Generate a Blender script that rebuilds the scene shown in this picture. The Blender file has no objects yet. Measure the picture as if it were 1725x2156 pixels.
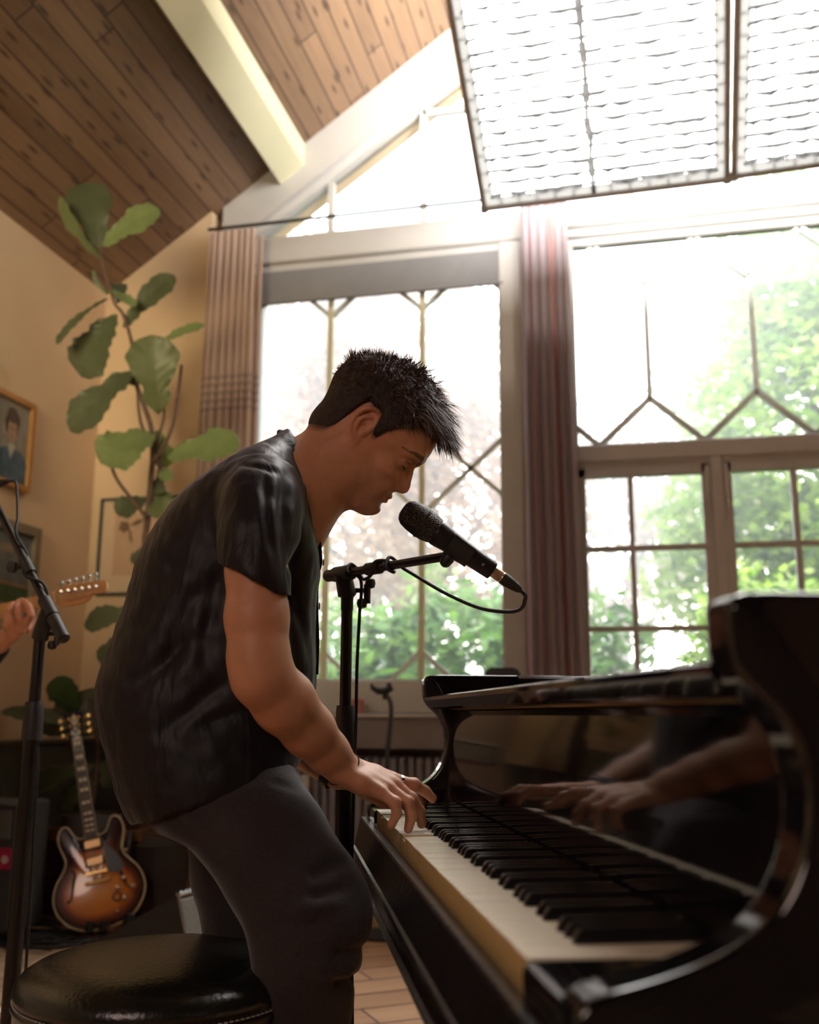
import bpy, math, random
import numpy as np
from mathutils import Vector, Matrix
import openvdb

SC = bpy.context.scene
COL = SC.collection
RNG = random.Random(7)
rad = math.radians

# ------------------------------------------------------------------ camera
CZ = 0.915                       # lens height above the floor
PITCH, ROLL, YAW = rad(11.515), rad(0.296), rad(12.903)
FPX = 2100.0
def _cam_axes():
    cp, sp, cr, sr, c, s = math.cos(PITCH), math.sin(PITCH), math.cos(ROLL), math.sin(ROLL), math.cos(YAW), math.sin(YAW)
    Rz = np.array([[c, s, 0], [-s, c, 0], [0, 0, 1]])
    M = np.array([[1, 0, 0], [0, 0, -1], [0, 1, 0]])
    Rx = np.array([[1, 0, 0], [0, cp, sp], [0, -sp, cp]])
    Rr = np.array([[cr, -sr, 0], [sr, cr, 0], [0, 0, 1]])
    return Rr @ Rx @ M @ Rz      # rows: right, down, forward in room axes
W2C = _cam_axes()
cam_data = bpy.data.cameras.new('camera')
cam_data.sensor_fit = 'VERTICAL'
cam_data.sensor_height = 36.0
cam_data.lens = 36.0 * FPX / 2156.0
cam_data.clip_start = 0.02
cam_data.clip_end = 200
cam_data.dof.use_dof = True
cam_data.dof.focus_distance = 1.72
cam_data.dof.aperture_fstop = 3.2
cam = bpy.data.objects.new('camera', cam_data)
COL.objects.link(cam)
_r, _d, _f = W2C
cam.matrix_world = Matrix(((_r[0], -_d[0], -_f[0], 0), (_r[1], -_d[1], -_f[1], 0), (_r[2], -_d[2], -_f[2], CZ), (0, 0, 0, 1)))
SC.camera = cam

# ------------------------------------------------------------------ world, lights, exposure
SKY_STRENGTH = 6.6
world = bpy.data.worlds.new('world'); SC.world = world
world.use_nodes = True
_nt = world.node_tree; _nt.nodes.clear()
_o = _nt.nodes.new('ShaderNodeOutputWorld'); _b = _nt.nodes.new('ShaderNodeBackground')
_tc = _nt.nodes.new('ShaderNodeTexCoord'); _sx = _nt.nodes.new('ShaderNodeSeparateXYZ'); _cr = _nt.nodes.new('ShaderNodeValToRGB')
_nt.links.new(_tc.outputs['Generated'], _sx.inputs[0]); _nt.links.new(_sx.outputs['Z'], _cr.inputs[0])
_cr.color_ramp.elements[0].position = 0.0; _cr.color_ramp.elements[0].color = (1.0, 0.97, 0.90, 1)
_cr.color_ramp.elements[1].position = 0.7; _cr.color_ramp.elements[1].color = (0.80, 0.90, 1.0, 1)
_nt.links.new(_cr.outputs[0], _b.inputs[0]); _b.inputs[1].default_value = SKY_STRENGTH
_nt.links.new(_b.outputs[0], _o.inputs[0])

def lamp(name, kind, loc, target, energy, color, **kw):
    d = bpy.data.lights.new(name, kind); d.energy = energy; d.color = color
    for k, v in kw.items(): setattr(d, k, v)
    o = bpy.data.objects.new(name, d); COL.objects.link(o)
    o.location = loc
    o.rotation_euler = (Vector(target) - Vector(loc)).to_track_quat('-Z', 'Y').to_euler()
    return o
PANEL_EMIT = 15.0
lamp('sun', 'SUN', (3.0, 12.0, 9.0), (-0.6, 2.2, 0.5), 42.0, (1.0, 0.93, 0.76), angle=rad(1.5))
# added area lights out of view: warm light on left wall, fill for player
lamp('wall_fill_left', 'AREA', (-2.3, 0.5, 2.5), (-2.9, 4.0, 2.55), 11.0, (1.0, 0.82, 0.50), shape='DISK', size=1.1, spread=rad(64))
lamp('player_fill_back', 'AREA', (-0.9, -1.6, 2.3), (-0.4, 1.7, 1.1), 19.0, (1.0, 0.74, 0.62), shape='DISK', size=1.2)

SC.view_settings.view_transform = 'Standard'
SC.view_settings.look = 'None'
SC.view_settings.exposure = 0.22
SC.view_settings.gamma = 1.0
SC.view_settings.use_curve_mapping = False
SC.cycles.use_denoising = True
SC.cycles.max_bounces = 8
SC.cycles.diffuse_bounces = 4
SC.cycles.glossy_bounces = 3
SC.cycles.transmission_bounces = 3
SC.cycles.volume_bounces = 0
SC.cycles.transparent_max_bounces = 12
SC.cycles.sample_clamp_indirect = 4.0
SC.cycles.use_adaptive_sampling = True
SC.cycles.adaptive_threshold = 0.03
SC.cycles.caustics_reflective = False
SC.cycles.caustics_refractive = False

# ------------------------------------------------------------------ measuring helpers
# room axes: x along the window wall, y towards it, z up; origin on the floor under the lens.
# piano axes: n away from the player (towards the tail), s along the keyboard away from the lens.
PD = np.array([-0.34317, 0.93927, 0.0]); PN = np.array([0.93927, 0.34317, 0.0])
def ray(u, v):
    return W2C.T @ np.array([(u - 862.5) / FPX, (v - 1078.0) / FPX, 1.0])
C0 = np.array([0, 0, CZ])
def W(n, s, z):
    """piano axes (z above the lens) -> room"""
    return PN * n + PD * s + C0 + np.array([0, 0, z])
def at_s(u, v, s):
    r = ray(u, v); return C0 + r * (s / (r @ PD))
def at_n(u, v, n):
    r = ray(u, v); return C0 + r * (n / (r @ PN))
def at_y(u, v, y):
    r = ray(u, v); return C0 + r * (y / r[1])
def at_x(u, v, x):
    r = ray(u, v); return C0 + r * (x / r[0])
def at_z(u, v, z):
    r = ray(u, v); return C0 + r * ((z - CZ) / r[2])
def at_d(u, v, d):
    """point at depth d along the viewing axis"""
    return C0 + ray(u, v) * d

# ------------------------------------------------------------------ mesh helpers
class MB:
    def __init__(self): self.v = []; self.f = []
    def _add(self, vs, fs):
        o = len(self.v); self.v += [tuple(float(c) for c in p) for p in vs]; self.f += [tuple(i + o for i in f) for f in fs]
        return self
    def box(self, lo, hi, M=None, bev=0.0):
        (x0, y0, z0), (x1, y1, z1) = lo, hi
        if bev > 0:
            b = bev
            pts = []
            prof = [(x0 + b, y0), (x1 - b, y0), (x1, y0 + b), (x1, y1 - b), (x1 - b, y1), (x0 + b, y1), (x0, y1 - b), (x0, y0 + b)]
            cx, cy = (x0 + x1) / 2, (y0 + y1) / 2
            def ring(ins, z):
                return [(cx + (p[0] - cx) * (1 - ins / max(abs(x1 - cx), 1e-6)), cy + (p[1] - cy) * (1 - ins / max(abs(y1 - cy), 1e-6)), z) for p in prof]
            rs = [ring(b, z0), ring(0, z0 + b), ring(0, z1 - b), ring(b, z1)]
            vs = [p for r in rs for p in r]; fs = []
            for k in range(3):
                for i in range(8):
                    j = (i + 1) % 8; fs.append((k * 8 + i, k * 8 + j, k * 8 + 8 + j, k * 8 + 8 + i))
            fs.append(tuple(range(7, -1, -1))); fs.append(tuple(range(24, 32)))
        else:
            vs = [(x0, y0, z0), (x1, y0, z0), (x1, y1, z0), (x0, y1, z0), (x0, y0, z1), (x1, y0, z1), (x1, y1, z1), (x0, y1, z1)]
            fs = [(0, 3, 2, 1), (4, 5, 6, 7), (0, 1, 5, 4), (1, 2, 6, 5), (2, 3, 7, 6), (3, 0, 4, 7)]
        if M is not None: vs = [M(*p) for p in vs]
        return self._add(vs, fs)
    def tube(self, pts, r, n=10, cap=True, squash=None):
        pts = [np.array(p, float) for p in pts]; m = len(pts)
        rs = list(r) if hasattr(r, '__len__') else [r] * m
        up = None; vs = []; fs = []
        for i, p in enumerate(pts):
            t = pts[min(i + 1, m - 1)] - pts[max(i - 1, 0)]; t = t / (np.linalg.norm(t) + 1e-12)
            if up is None:
                up = np.array([0, 0, 1.0]) if abs(t[2]) < 0.9 else np.array([1.0, 0, 0])
            a = np.cross(t, up); a /= np.linalg.norm(a) + 1e-12; b = np.cross(a, t); up = b
            for k in range(n):
                q = 2 * math.pi * k / n
                vs.append(p + rs[i] * (math.cos(q) * a + math.sin(q) * b))
        for i in range(m - 1):
            for k in range(n):
                j = (k + 1) % n; fs.append((i * n + k, i * n + j, i * n + n + j, i * n + n + k))
        if cap: fs.append(tuple(range(n - 1, -1, -1))); fs.append(tuple(range((m - 1) * n, m * n)))
        return self._add(vs, fs)
    def lathe(self, prof, c, axis=(0, 0, 1), n=32, cap=True):
        """prof: (radius, height along axis)"""
        ax = np.array(axis, float); ax /= np.linalg.norm(ax)
        h = np.array([1.0, 0, 0]) if abs(ax[0]) < 0.8 else np.array([0, 1.0, 0])
        a = np.cross(ax, h); a /= np.linalg.norm(a); b = np.cross(ax, a); c = np.array(c, float)
        vs = []; fs = []
        for (r, t) in prof:
            for k in range(n):
                q = 2 * math.pi * k / n
                vs.append(c + ax * t + r * (math.cos(q) * a + math.sin(q) * b))
        for i in range(len(prof) - 1):
            for k in range(n):
                j = (k + 1) % n; fs.append((i * n + k, i * n + j, i * n + n + j, i * n + n + k))
        if cap: fs.append(tuple(range(n - 1, -1, -1))); fs.append(tuple(range((len(prof) - 1) * n, len(prof) * n)))
        return self._add(vs, fs)
    def prism(self, poly, M, t0, t1, cap=True):
        """poly of (a, b), extruded in t; M(a, b, t) -> point"""
        n = len(poly)
        vs = [M(a, b, t0) for a, b in poly] + [M(a, b, t1) for a, b in poly]
        fs = [(i, (i + 1) % n, (i + 1) % n + n, i + n) for i in range(n)]
        if cap: fs += [tuple(range(n - 1, -1, -1)), tuple(range(n, 2 * n))]
        return self._add(vs, fs)
    def loft(self, rings, cap=True):
        n = len(rings[0]); vs = [p for r in rings for p in r]; fs = []
        for i in range(len(rings) - 1):
            for k in range(n):
                j = (k + 1) % n; fs.append((i * n + k, i * n + j, i * n + n + j, i * n + n + k))
        if cap: fs.append(tuple(range(n - 1, -1, -1))); fs.append(tuple(range((len(rings) - 1) * n, len(rings) * n)))
        return self._add(vs, fs)
    def poly(self, pts): return self._add(pts, [tuple(range(len(pts)))])

FR = {}                                   # frame matrix of every thing and part
def tag(o, label=None, cat=None, group=None, kind=None):
    if label: o['label'] = label
    if cat: o['category'] = cat
    if group: o['group'] = group
    if kind: o['kind'] = kind
    return o
def thing(name, loc, label, cat, group=None, rz=0.0):
    o = bpy.data.objects.new(name, None); COL.objects.link(o)
    o.empty_display_size = 0.1
    o.location = Vector([float(c) for c in loc]); o.rotation_euler = (0, 0, rz)
    FR[o.name] = Matrix.Translation(o.location) @ Matrix.Rotation(rz, 4, 'Z')
    return tag(o, label, cat, group)
def build(name, mb, material, parent=None, smooth=0.6, **tags):
    """world-space mesh -> one object; a top-level one gets its origin under its middle"""
    me = bpy.data.meshes.new(name)
    if isinstance(mb, MB): vs, fs = mb.v, mb.f
    else: vs, fs = mb
    vs = np.asarray(vs, dtype=float)
    if parent is not None: M = FR[parent.name]
    else:
        lo, hi = vs.min(0), vs.max(0)
        M = Matrix.Translation(((lo[0] + hi[0]) / 2, (lo[1] + hi[1]) / 2, lo[2]))
    Mi = np.array(M.inverted())
    loc = vs @ Mi[:3, :3].T + Mi[:3, 3]
    if isinstance(fs, np.ndarray):
        k = fs.shape[1]
        me.vertices.add(len(loc)); me.vertices.foreach_set('co', loc.astype(np.float32).ravel())
        me.loops.add(fs.size); me.loops.foreach_set('vertex_index', fs.astype(np.int32).ravel())
        me.polygons.add(len(fs)); me.polygons.foreach_set('loop_start', np.arange(0, fs.size, k, dtype=np.int32))
        me.update(calc_edges=True)
    else:
        me.from_pydata([tuple(p) for p in loc], [], fs)
    if material is not None: me.materials.append(material)
    o = bpy.data.objects.new(name, me); COL.objects.link(o)
    if parent is not None: o.parent = parent
    else: o.matrix_world = M
    FR[o.name] = M
    if smooth is not None:
        me.polygons.foreach_set('use_smooth', [True] * len(me.polygons))
        if smooth < 3: me.set_sharp_from_angle(angle=smooth)
    if tags: tag(o, **tags)
    return o
def copy_tree(o, parent=None):
    c = o.copy(); COL.objects.link(c)
    if parent is not None: c.parent = parent
    FR[c.name] = FR.get(o.name, Matrix())
    for ch in list(o.children): copy_tree(ch, c)
    return c
def struct(name, mb, material, **kw):
    o = build(name, mb, material, **kw); o['kind'] = 'structure'; return o
def spline(pts, n=8):
    """Catmull-Rom through pts"""
    P = [np.array(p, float) for p in pts]; P = [2 * P[0] - P[1]] + P + [2 * P[-1] - P[-2]]
    out = []
    for i in range(1, len(P) - 2):
        for k in range(n):
            t = k / n; a, b, c, d = P[i - 1], P[i], P[i + 1], P[i + 2]
            out.append(0.5 * ((2 * b) + (-a + c) * t + (2 * a - 5 * b + 4 * c - d) * t * t + (-a + 3 * b - 3 * c + d) * t ** 3))
    out.append(P[-2]); return out

# ------------------------------------------------------------------ materials
def newmat(name):
    m = bpy.data.materials.new(name); m.use_nodes = True
    nt = m.node_tree; b = nt.nodes['Principled BSDF']
    return m, nt, b
def N(nt, t, **kw):
    n = nt.nodes.new(t)
    for k, v in kw.items(): setattr(n, k, v)
    return n
def mat(name, color, rough=0.5, metal=0.0, spec=0.5, coat=0.0, vary=0.08, vscale=8.0, bump=0.0, bscale=60.0, sheen=0.0, sss=0.0, stretch=(1, 1, 1), detail=4.0, emit=None, trans=0.0):
    m, nt, b = newmat(name)
    tc = N(nt, 'ShaderNodeTexCoord'); mp = N(nt, 'ShaderNodeMapping'); mp.inputs['Scale'].default_value = stretch
    nt.links.new(tc.outputs['Object'], mp.inputs[0])
    nz = N(nt, 'ShaderNodeTexNoise'); nz.inputs['Scale'].default_value = vscale; nz.inputs['Detail'].default_value = detail
    nt.links.new(mp.outputs[0], nz.inputs['Vector'])
    cr = N(nt, 'ShaderNodeValToRGB')
    c = np.array(color[:3])
    cr.color_ramp.elements[0].position = 0.3; cr.color_ramp.elements[1].position = 0.7
    cr.color_ramp.elements[0].color = (*np.clip(c * (1 - vary), 0, 1), 1)
    cr.color_ramp.elements[1].color = (*np.clip(c * (1 + vary), 0, 1), 1)
    nt.links.new(nz.outputs['Fac'], cr.inputs[0]); nt.links.new(cr.outputs[0], b.inputs['Base Color'])
    b.inputs['Roughness'].default_value = rough; b.inputs['Metallic'].default_value = metal
    b.inputs['Specular IOR Level'].default_value = spec; b.inputs['Coat Weight'].default_value = coat
    b.inputs['Coat Roughness'].default_value = 0.04
    b.inputs['Sheen Weight'].default_value = sheen
    b.inputs['Sheen Roughness'].default_value = 0.4
    if sss: b.inputs['Subsurface Weight'].default_value = sss; b.inputs['Subsurface Radius'].default_value = (0.012, 0.005, 0.003); b.inputs['Subsurface Scale'].default_value = 1.0
    if trans: b.inputs['Transmission Weight'].default_value = trans
    if emit: b.inputs['Emission Color'].default_value = (*emit[:3], 1); b.inputs['Emission Strength'].default_value = emit[3]
    if bump:
        n2 = N(nt, 'ShaderNodeTexNoise'); n2.inputs['Scale'].default_value = bscale; n2.inputs['Detail'].default_value = 3
        nt.links.new(mp.outputs[0], n2.inputs['Vector'])
        bp = N(nt, 'ShaderNodeBump'); bp.inputs['Strength'].default_value = bump; bp.inputs['Distance'].default_value = 0.01
        nt.links.new(n2.outputs['Fac'], bp.inputs['Height']); nt.links.new(bp.outputs[0], b.inputs['Normal'])
    return m
def mat_glass(name, tint=(1, 1, 1)):
    m = bpy.data.materials.new(name); m.use_nodes = True; nt = m.node_tree; nt.nodes.clear()
    o = N(nt, 'ShaderNodeOutputMaterial'); mx = N(nt, 'ShaderNodeMixShader'); t = N(nt, 'ShaderNodeBsdfTransparent'); g = N(nt, 'ShaderNodeBsdfGlossy')
    lw = N(nt, 'ShaderNodeLayerWeight'); lw.inputs[0].default_value = 0.15
    t.inputs[0].default_value = (*tint, 1); g.inputs['Roughness'].default_value = 0.02
    nt.links.new(lw.outputs['Fresnel'], mx.inputs[0]); nt.links.new(t.outputs[0], mx.inputs[1]); nt.links.new(g.outputs[0], mx.inputs[2]); nt.links.new(mx.outputs[0], o.inputs[0])
    return m
def mat_boards(name, dark, light, groove, width, length, rough=0.45, knots=True, uv=True):
    """planks from UV: u along the board (metres), v across"""
    m, nt, b = newmat(name)
    L = nt.links.new
    uvn = N(nt, 'ShaderNodeUVMap'); sp = N(nt, 'ShaderNodeSeparateXYZ'); L(uvn.outputs[0], sp.inputs[0])
    def mth(op, a, c=None, d=None):
        n = N(nt, 'ShaderNodeMath', operation=op)
        for i, x in enumerate((a, c, d)):
            if x is None: continue
            if isinstance(x, (int, float)): n.inputs[i].default_value = x
            else: L(x, n.inputs[i])
        return n.outputs[0]
    v = mth('DIVIDE', sp.outputs['Y'], width); vi = mth('FLOOR', v); vf = mth('SUBTRACT', v, vi)
    wn = N(nt, 'ShaderNodeTexWhiteNoise', noise_dimensions='1D'); L(vi, wn.inputs['W'])
    off = mth('MULTIPLY', wn.outputs['Value'], 7.0)
    u = mth('ADD', mth('DIVIDE', sp.outputs['X'], length), off); ui = mth('FLOOR', u); uf = mth('SUBTRACT', u, ui)
    idn = mth('ADD', mth('MULTIPLY', ui, 17.31), mth('MULTIPLY', vi, 3.17))
    wn2 = N(nt, 'ShaderNodeTexWhiteNoise', noise_dimensions='1D'); L(idn, wn2.inputs['W'])
    cmb = N(nt, 'ShaderNodeCombineXYZ'); L(mth('MULTIPLY', sp.outputs['X'], 1.2), cmb.inputs[0]); L(mth('MULTIPLY', sp.outputs['Y'], 16.0), cmb.inputs[1]); L(mth('MULTIPLY', idn, 1.0), cmb.inputs[2])
    nz = N(nt, 'ShaderNodeTexNoise'); nz.inputs['Scale'].default_value = 2.2; nz.inputs['Detail'].default_value = 6; nz.inputs['Distortion'].default_value = 0.6; L(cmb.outputs[0], nz.inputs['Vector'])
    fac = mth('ADD', mth('MULTIPLY', wn2.outputs['Value'], 0.45), mth('MULTIPLY', nz.outputs['Fac'], 0.6))
    cr = N(nt, 'ShaderNodeValToRGB'); cr.color_ramp.elements[0].position = 0.2; cr.color_ramp.elements[1].position = 0.85
    cr.color_ramp.elements[0].color = (*dark, 1); cr.color_ramp.elements[1].color = (*light, 1); L(fac, cr.inputs[0])
    colr = cr.outputs[0]
    if knots:
        c2 = N(nt, 'ShaderNodeCombineXYZ'); L(mth('ADD', mth('MULTIPLY', sp.outputs['X'], 3.6), mth('MULTIPLY', wn.outputs['Value'], 9.0)), c2.inputs[0]); L(mth('MULTIPLY', v, 1.9), c2.inputs[1])
        vo = N(nt, 'ShaderNodeTexVoronoi', voronoi_dimensions='2D'); vo.inputs['Scale'].default_value = 1.0; L(c2.outputs[0], vo.inputs['Vector'])
        kr = N(nt, 'ShaderNodeValToRGB'); kr.color_ramp.elements[0].position = 0.06; kr.color_ramp.elements[1].position = 0.21
        kr.color_ramp.elements[0].color = (1, 1, 1, 1); kr.color_ramp.elements[1].color = (0, 0, 0, 1); L(vo.outputs['Distance'], kr.inputs[0])
        wk = N(nt, 'ShaderNodeSeparateXYZ'); L(vo.outputs['Color'], wk.inputs[0])
        kf = mth('MULTIPLY', kr.outputs[0], mth('GREATER_THAN', wk.outputs[0], 0.50))
        mx = N(nt, 'ShaderNodeMixRGB'); mx.inputs[2].default_value = (dark[0] * 0.25, dark[1] * 0.22, dark[2] * 0.25, 1)
        L(mth('MULTIPLY', kf, 0.85), mx.inputs[0]); L(colr, mx.inputs[1]); colr = mx.outputs[0]
    gv = mth('MINIMUM', vf, mth('SUBTRACT', 1.0, vf)); gu = mth('MINIMUM', uf, mth('SUBTRACT', 1.0, uf))
    g = mth('MAXIMUM', mth('LESS_THAN', gv, 0.038), mth('LESS_THAN', gu, 0.0036 / length * 1.2))
    mx = N(nt, 'ShaderNodeMixRGB'); mx.inputs[2].default_value = (*groove, 1); L(g, mx.inputs[0]); L(colr, mx.inputs[1])
    L(mx.outputs[0], b.inputs['Base Color']); b.inputs['Roughness'].default_value = rough
    bp = N(nt, 'ShaderNodeBump'); bp.inputs['Strength'].default_value = 0.6; bp.inputs['Distance'].default_value = 0.004; bp.invert = True
    L(g, bp.inputs['Height']); L(bp.outputs[0], b.inputs['Normal'])
    return m
def mat_leaf(name, cols, back_bright=1.25, trans=0.5, rough=0.4):
    """leaf: colour from the per-leaf attribute 'tone'"""
    m = bpy.data.materials.new(name); m.use_nodes = True; nt = m.node_tree; nt.nodes.clear()
    o = N(nt, 'ShaderNodeOutputMaterial'); at = N(nt, 'ShaderNodeAttribute'); at.attribute_name = 'tone'
    cr = N(nt, 'ShaderNodeValToRGB'); els = cr.color_ramp.elements
    while len(els) < len(cols): els.new(0.5)
    for i, c in enumerate(cols): els[i].position = i / (len(cols) - 1); els[i].color = (*c, 1)
    nt.links.new(at.outputs['Fac'], cr.inputs[0])
    p = N(nt, 'ShaderNodeBsdfPrincipled'); p.inputs['Roughness'].default_value = rough
    t = N(nt, 'ShaderNodeBsdfTranslucent'); mx = N(nt, 'ShaderNodeMixShader'); mx.inputs[0].default_value = trans
    hs = N(nt, 'ShaderNodeHueSaturation'); hs.inputs['Value'].default_value = back_bright; hs.inputs['Saturation'].default_value = 1.1
    nt.links.new(cr.outputs[0], p.inputs['Base Color']); nt.links.new(cr.outputs[0], hs.inputs['Color']); nt.links.new(hs.outputs[0], t.inputs[0])
    nt.links.new(p.outputs[0], mx.inputs[1]); nt.links.new(t.outputs[0], mx.inputs[2]); nt.links.new(mx.outputs[0], o.inputs[0])
    return m
def attr(o, name, vals, dom='POINT'):
    a = o.data.attributes.new(name, 'FLOAT', dom); a.data.foreach_set('value', np.asarray(vals, dtype=np.float32))
def attr_col(o, name, vals):
    a = o.data.attributes.new(name, 'FLOAT_COLOR', 'POINT'); a.data.foreach_set('color', np.asarray(vals, dtype=np.float32).ravel())
def set_uv(o, fn):
    me = o.data; uv = me.uv_layers.new(name='UVMap')
    M = FR[o.name]
    co = np.array([M @ v.co for v in me.vertices])
    for l in me.loops: uv.data[l.index].uv = fn(co[l.vertex_index])

M_lacquer = mat('black piano lacquer', (0.006, 0.0055, 0.006), rough=0.07, spec=0.75, coat=0.0, vary=0.3, vscale=3, bump=0.012, bscale=9)
M_lacquer_worn = mat('worn black lacquer', (0.009, 0.008, 0.009), rough=0.24, spec=0.4, vary=0.5, vscale=25, bump=0.12, bscale=80)
M_ivory = mat('ivory key top', (0.78, 0.70, 0.55), rough=0.25, spec=0.5, vary=0.05, vscale=20)
M_keywood = mat('yellowed key front', (0.50, 0.36, 0.16), rough=0.5, vary=0.12, vscale=40)
M_ebony = mat('black key', (0.010, 0.009, 0.010), rough=0.22, spec=0.5, vary=0.2)
M_brass = mat('brass', (0.62, 0.42, 0.18), rough=0.3, metal=1.0, vary=0.1)
M_gold = mat('gold hardware', (0.85, 0.55, 0.22), rough=0.28, metal=1.0, vary=0.08)
M_bronze = mat('gold painted iron plate', (0.40, 0.27, 0.10), rough=0.4, metal=0.7)
M_spruce = mat('soundboard spruce', (0.42, 0.25, 0.11), rough=0.5, stretch=(1, 14, 1))
M_cream = mat('cream wall paint', (0.66, 0.50, 0.33), rough=0.85, vary=0.04, vscale=2.5, bump=0.05, bscale=30)
M_white = mat('white window paint', (0.50, 0.49, 0.47), rough=0.5, vary=0.05, vscale=6, bump=0.05, bscale=40)
M_white2 = mat('pale green beam paint', (0.68, 0.66, 0.46), rough=0.55, vary=0.04, vscale=3)
M_lead = mat('window lead', (0.62, 0.68, 0.66), rough=0.5, metal=0.2, vary=0.1)
M_glass = mat_glass('window glass')
M_blind = mat('grey roller blind', (0.22, 0.22, 0.23), rough=0.8, vary=0.05)
M_black = mat('matt black plastic', (0.016, 0.015, 0.015), rough=0.5, vary=0.2)
M_blackmetal = mat('black steel tube', (0.03, 0.027, 0.025), rough=0.32, metal=0.6, vary=0.2)
M_rubber = mat('black rubber', (0.012, 0.011, 0.011), rough=0.6, vary=0.2)
M_chrome = mat('chrome', (0.7, 0.7, 0.7), rough=0.15, metal=1.0, vary=0.03)
M_leather = mat('black leatherette', (0.011, 0.012, 0.010), rough=0.24, spec=0.6, vary=0.2, vscale=4, bump=0.10, bscale=140)
M_stitch = mat('pale stitching thread', (0.55, 0.52, 0.45), rough=0.7)
M_radiator = mat('grey radiator enamel', (0.30, 0.31, 0.35), rough=0.35, vary=0.05)
M_panel_dark = mat('dark green panelling', (0.075, 0.075, 0.06), rough=0.6, vary=0.15)
M_wood_dark = mat('brown wood', (0.14, 0.07, 0.035), rough=0.5, vary=0.3, stretch=(2, 2, 14), vscale=3)
M_grey = mat('grey painted board', (0.24, 0.22, 0.22), rough=0.6, vary=0.05)
M_greycloth = mat('grey speaker cloth', (0.20, 0.20, 0.18), rough=0.9, vary=0.2, vscale=200)
# ================================================================== the room
XL, YR, YW = -2.91, 4.86, 5.0            # left wall, return wall, window wall
XR, YB = 3.6, -3.2
RIDGE_X = 0.9
def zc(x):                               # underside of the sloping ceiling
    return CZ + 2.815 + 0.715 * ((x if x < RIDGE_X else 2 * RIDGE_X - x) + 2.286)
ZR = zc(RIDGE_X)

M_parquet = mat_boards('parquet floor', (0.34, 0.17, 0.08), (0.56, 0.33, 0.17), (0.10, 0.05, 0.03), 0.16, 0.55, rough=0.4, knots=False)
M_planks = mat_boards('pine ceiling boards', (0.125, 0.074, 0.044), (0.245, 0.150, 0.088), (0.04, 0.022, 0.016), 0.1005, 1.9, rough=0.45)

b = MB(); b.box((XL - 0.1, YB - 0.1, -0.1), (XR + 0.1, YW + 0.2, 0.0))
fl = struct('floor', b, M_parquet)
ca, sa = math.cos(rad(-36)), math.sin(rad(-36))
set_uv(fl, lambda p: (p[0] * ca - p[1] * sa, p[0] * sa + p[1] * ca))

def yz(y0, y1): return lambda a, bb, t: (a, y0 + (y1 - y0) * t, bb)
sl = math.sqrt(1 + 0.715 ** 2)
for nm, x0, x1 in (('ceiling', XL - 0.12, RIDGE_X), ('ceiling_right', RIDGE_X, XR + 0.12)):
    b = MB(); b.prism([(x0, zc(x0)), (x1, zc(x1)), (x1, zc(x1) + 0.12), (x0, zc(x0) + 0.12)], yz(YB - 0.1, YW + 0.2), 0, 1)
    c = struct(nm, b, M_planks)
    set_uv(c, lambda p: (p[1], p[0] * sl))

def wallpoly(name, poly, y0, y1, m):
    b = MB(); b.prism(poly, yz(y0, y1), 0, 1); return struct(name, b, m)
ze = zc(XL)
b = MB(); b.box((XL - 0.12, YB, 0), (XL, YR + 0.3, ze + 0.05)); struct('wall_left', b, M_cream)
b = MB(); b.box((XR, YB, 0), (XR + 0.12, YW, zc(XR) + 0.05)); struct('wall_right', b, M_cream)
b = MB()
b.prism([(XL, 0), (XR, 0), (XR, zc(XR)), (RIDGE_X, ZR), (XL, ze)], yz(YB - 0.12, YB), 0, 1)
struct('wall_back', b, mat('brown wall paint', (0.16, 0.11, 0.08), rough=0.9))

# return wall with the framed drawing: from the left wall to the curtain
XE = -2.280
wallpoly('wall_return', [(XL, 0), (XE, 0), (XE, zc(XE) + 0.03), (XL, ze + 0.03)], YR, YW + 0.12, M_cream)

# gable wall around the windows
Z = lambda z: CZ + z
b = MB()
WX0, WX1 = -2.05, -0.606                 # left window opening
RX0, RX1 = -0.30, 1.62                   # right window opening
sillz = CZ - 0.0
b.box((XE - 0.02, YW, 0), (XR, YW + 0.12, sillz + 0.04))              # below the sills
b.box((XE - 0.02, YW, sillz), (WX0, YW + 0.12, Z(2.68)))
b.box((WX1, YW, sillz), (RX0, YW + 0.12, Z(2.55)))
b.box((RX1, YW, sillz), (XR, YW + 0.12, Z(2.68)))
# gable rake strip between the sloping window edge and the ceiling
def rake(x): return Z(2.68 + 0.713 * (x + 2.029))
xa, xb = XE - 0.02, RIDGE_X
b.prism([(xa, rake(xa)), (xb, rake(xb)), (xb, zc(xb) + 0.02), (xa, zc(xa) + 0.02)], yz(YW, YW + 0.12), 0, 1)
mr = lambda x: 2 * RIDGE_X - x
b.prism([(mr(xb), rake(xb)), (mr(xa), rake(xa)), (mr(xa), zc(xa) + 0.02), (mr(xb), zc(xb) + 0.02)], yz(YW, YW + 0.12), 0, 1)
b.prism([(mr(WX0), Z(2.6)), (XR, Z(2.6)), (XR, zc(XR)), (mr(xa), rake(xa))], yz(YW, YW + 0.12), 0, 1)
struct('wall_window', b, M_cream)

def trim(k, mb, m=M_white): return struct('trim_%d' % k, mb, m)
# rake board
b = MB()
b.prism([(-2.23, rake(-2.23) + 0.05), (RIDGE_X, rake(RIDGE_X) + 0.05), (RIDGE_X, zc(RIDGE_X) - 0.0), (-2.23, zc(-2.23))], yz(YW - 0.10, YW), 0, 1)
trim(1, b)
b = MB()
b.prism([(-2.03, rake(-2.03) - 0.0), (RIDGE_X, rake(RIDGE_X)), (RIDGE_X, rake(RIDGE_X) + 0.05), (-2.1, rake(-2.1) + 0.05)], yz(YW - 0.05, YW + 0.04), 0, 1)
trim(2, b)
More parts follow.
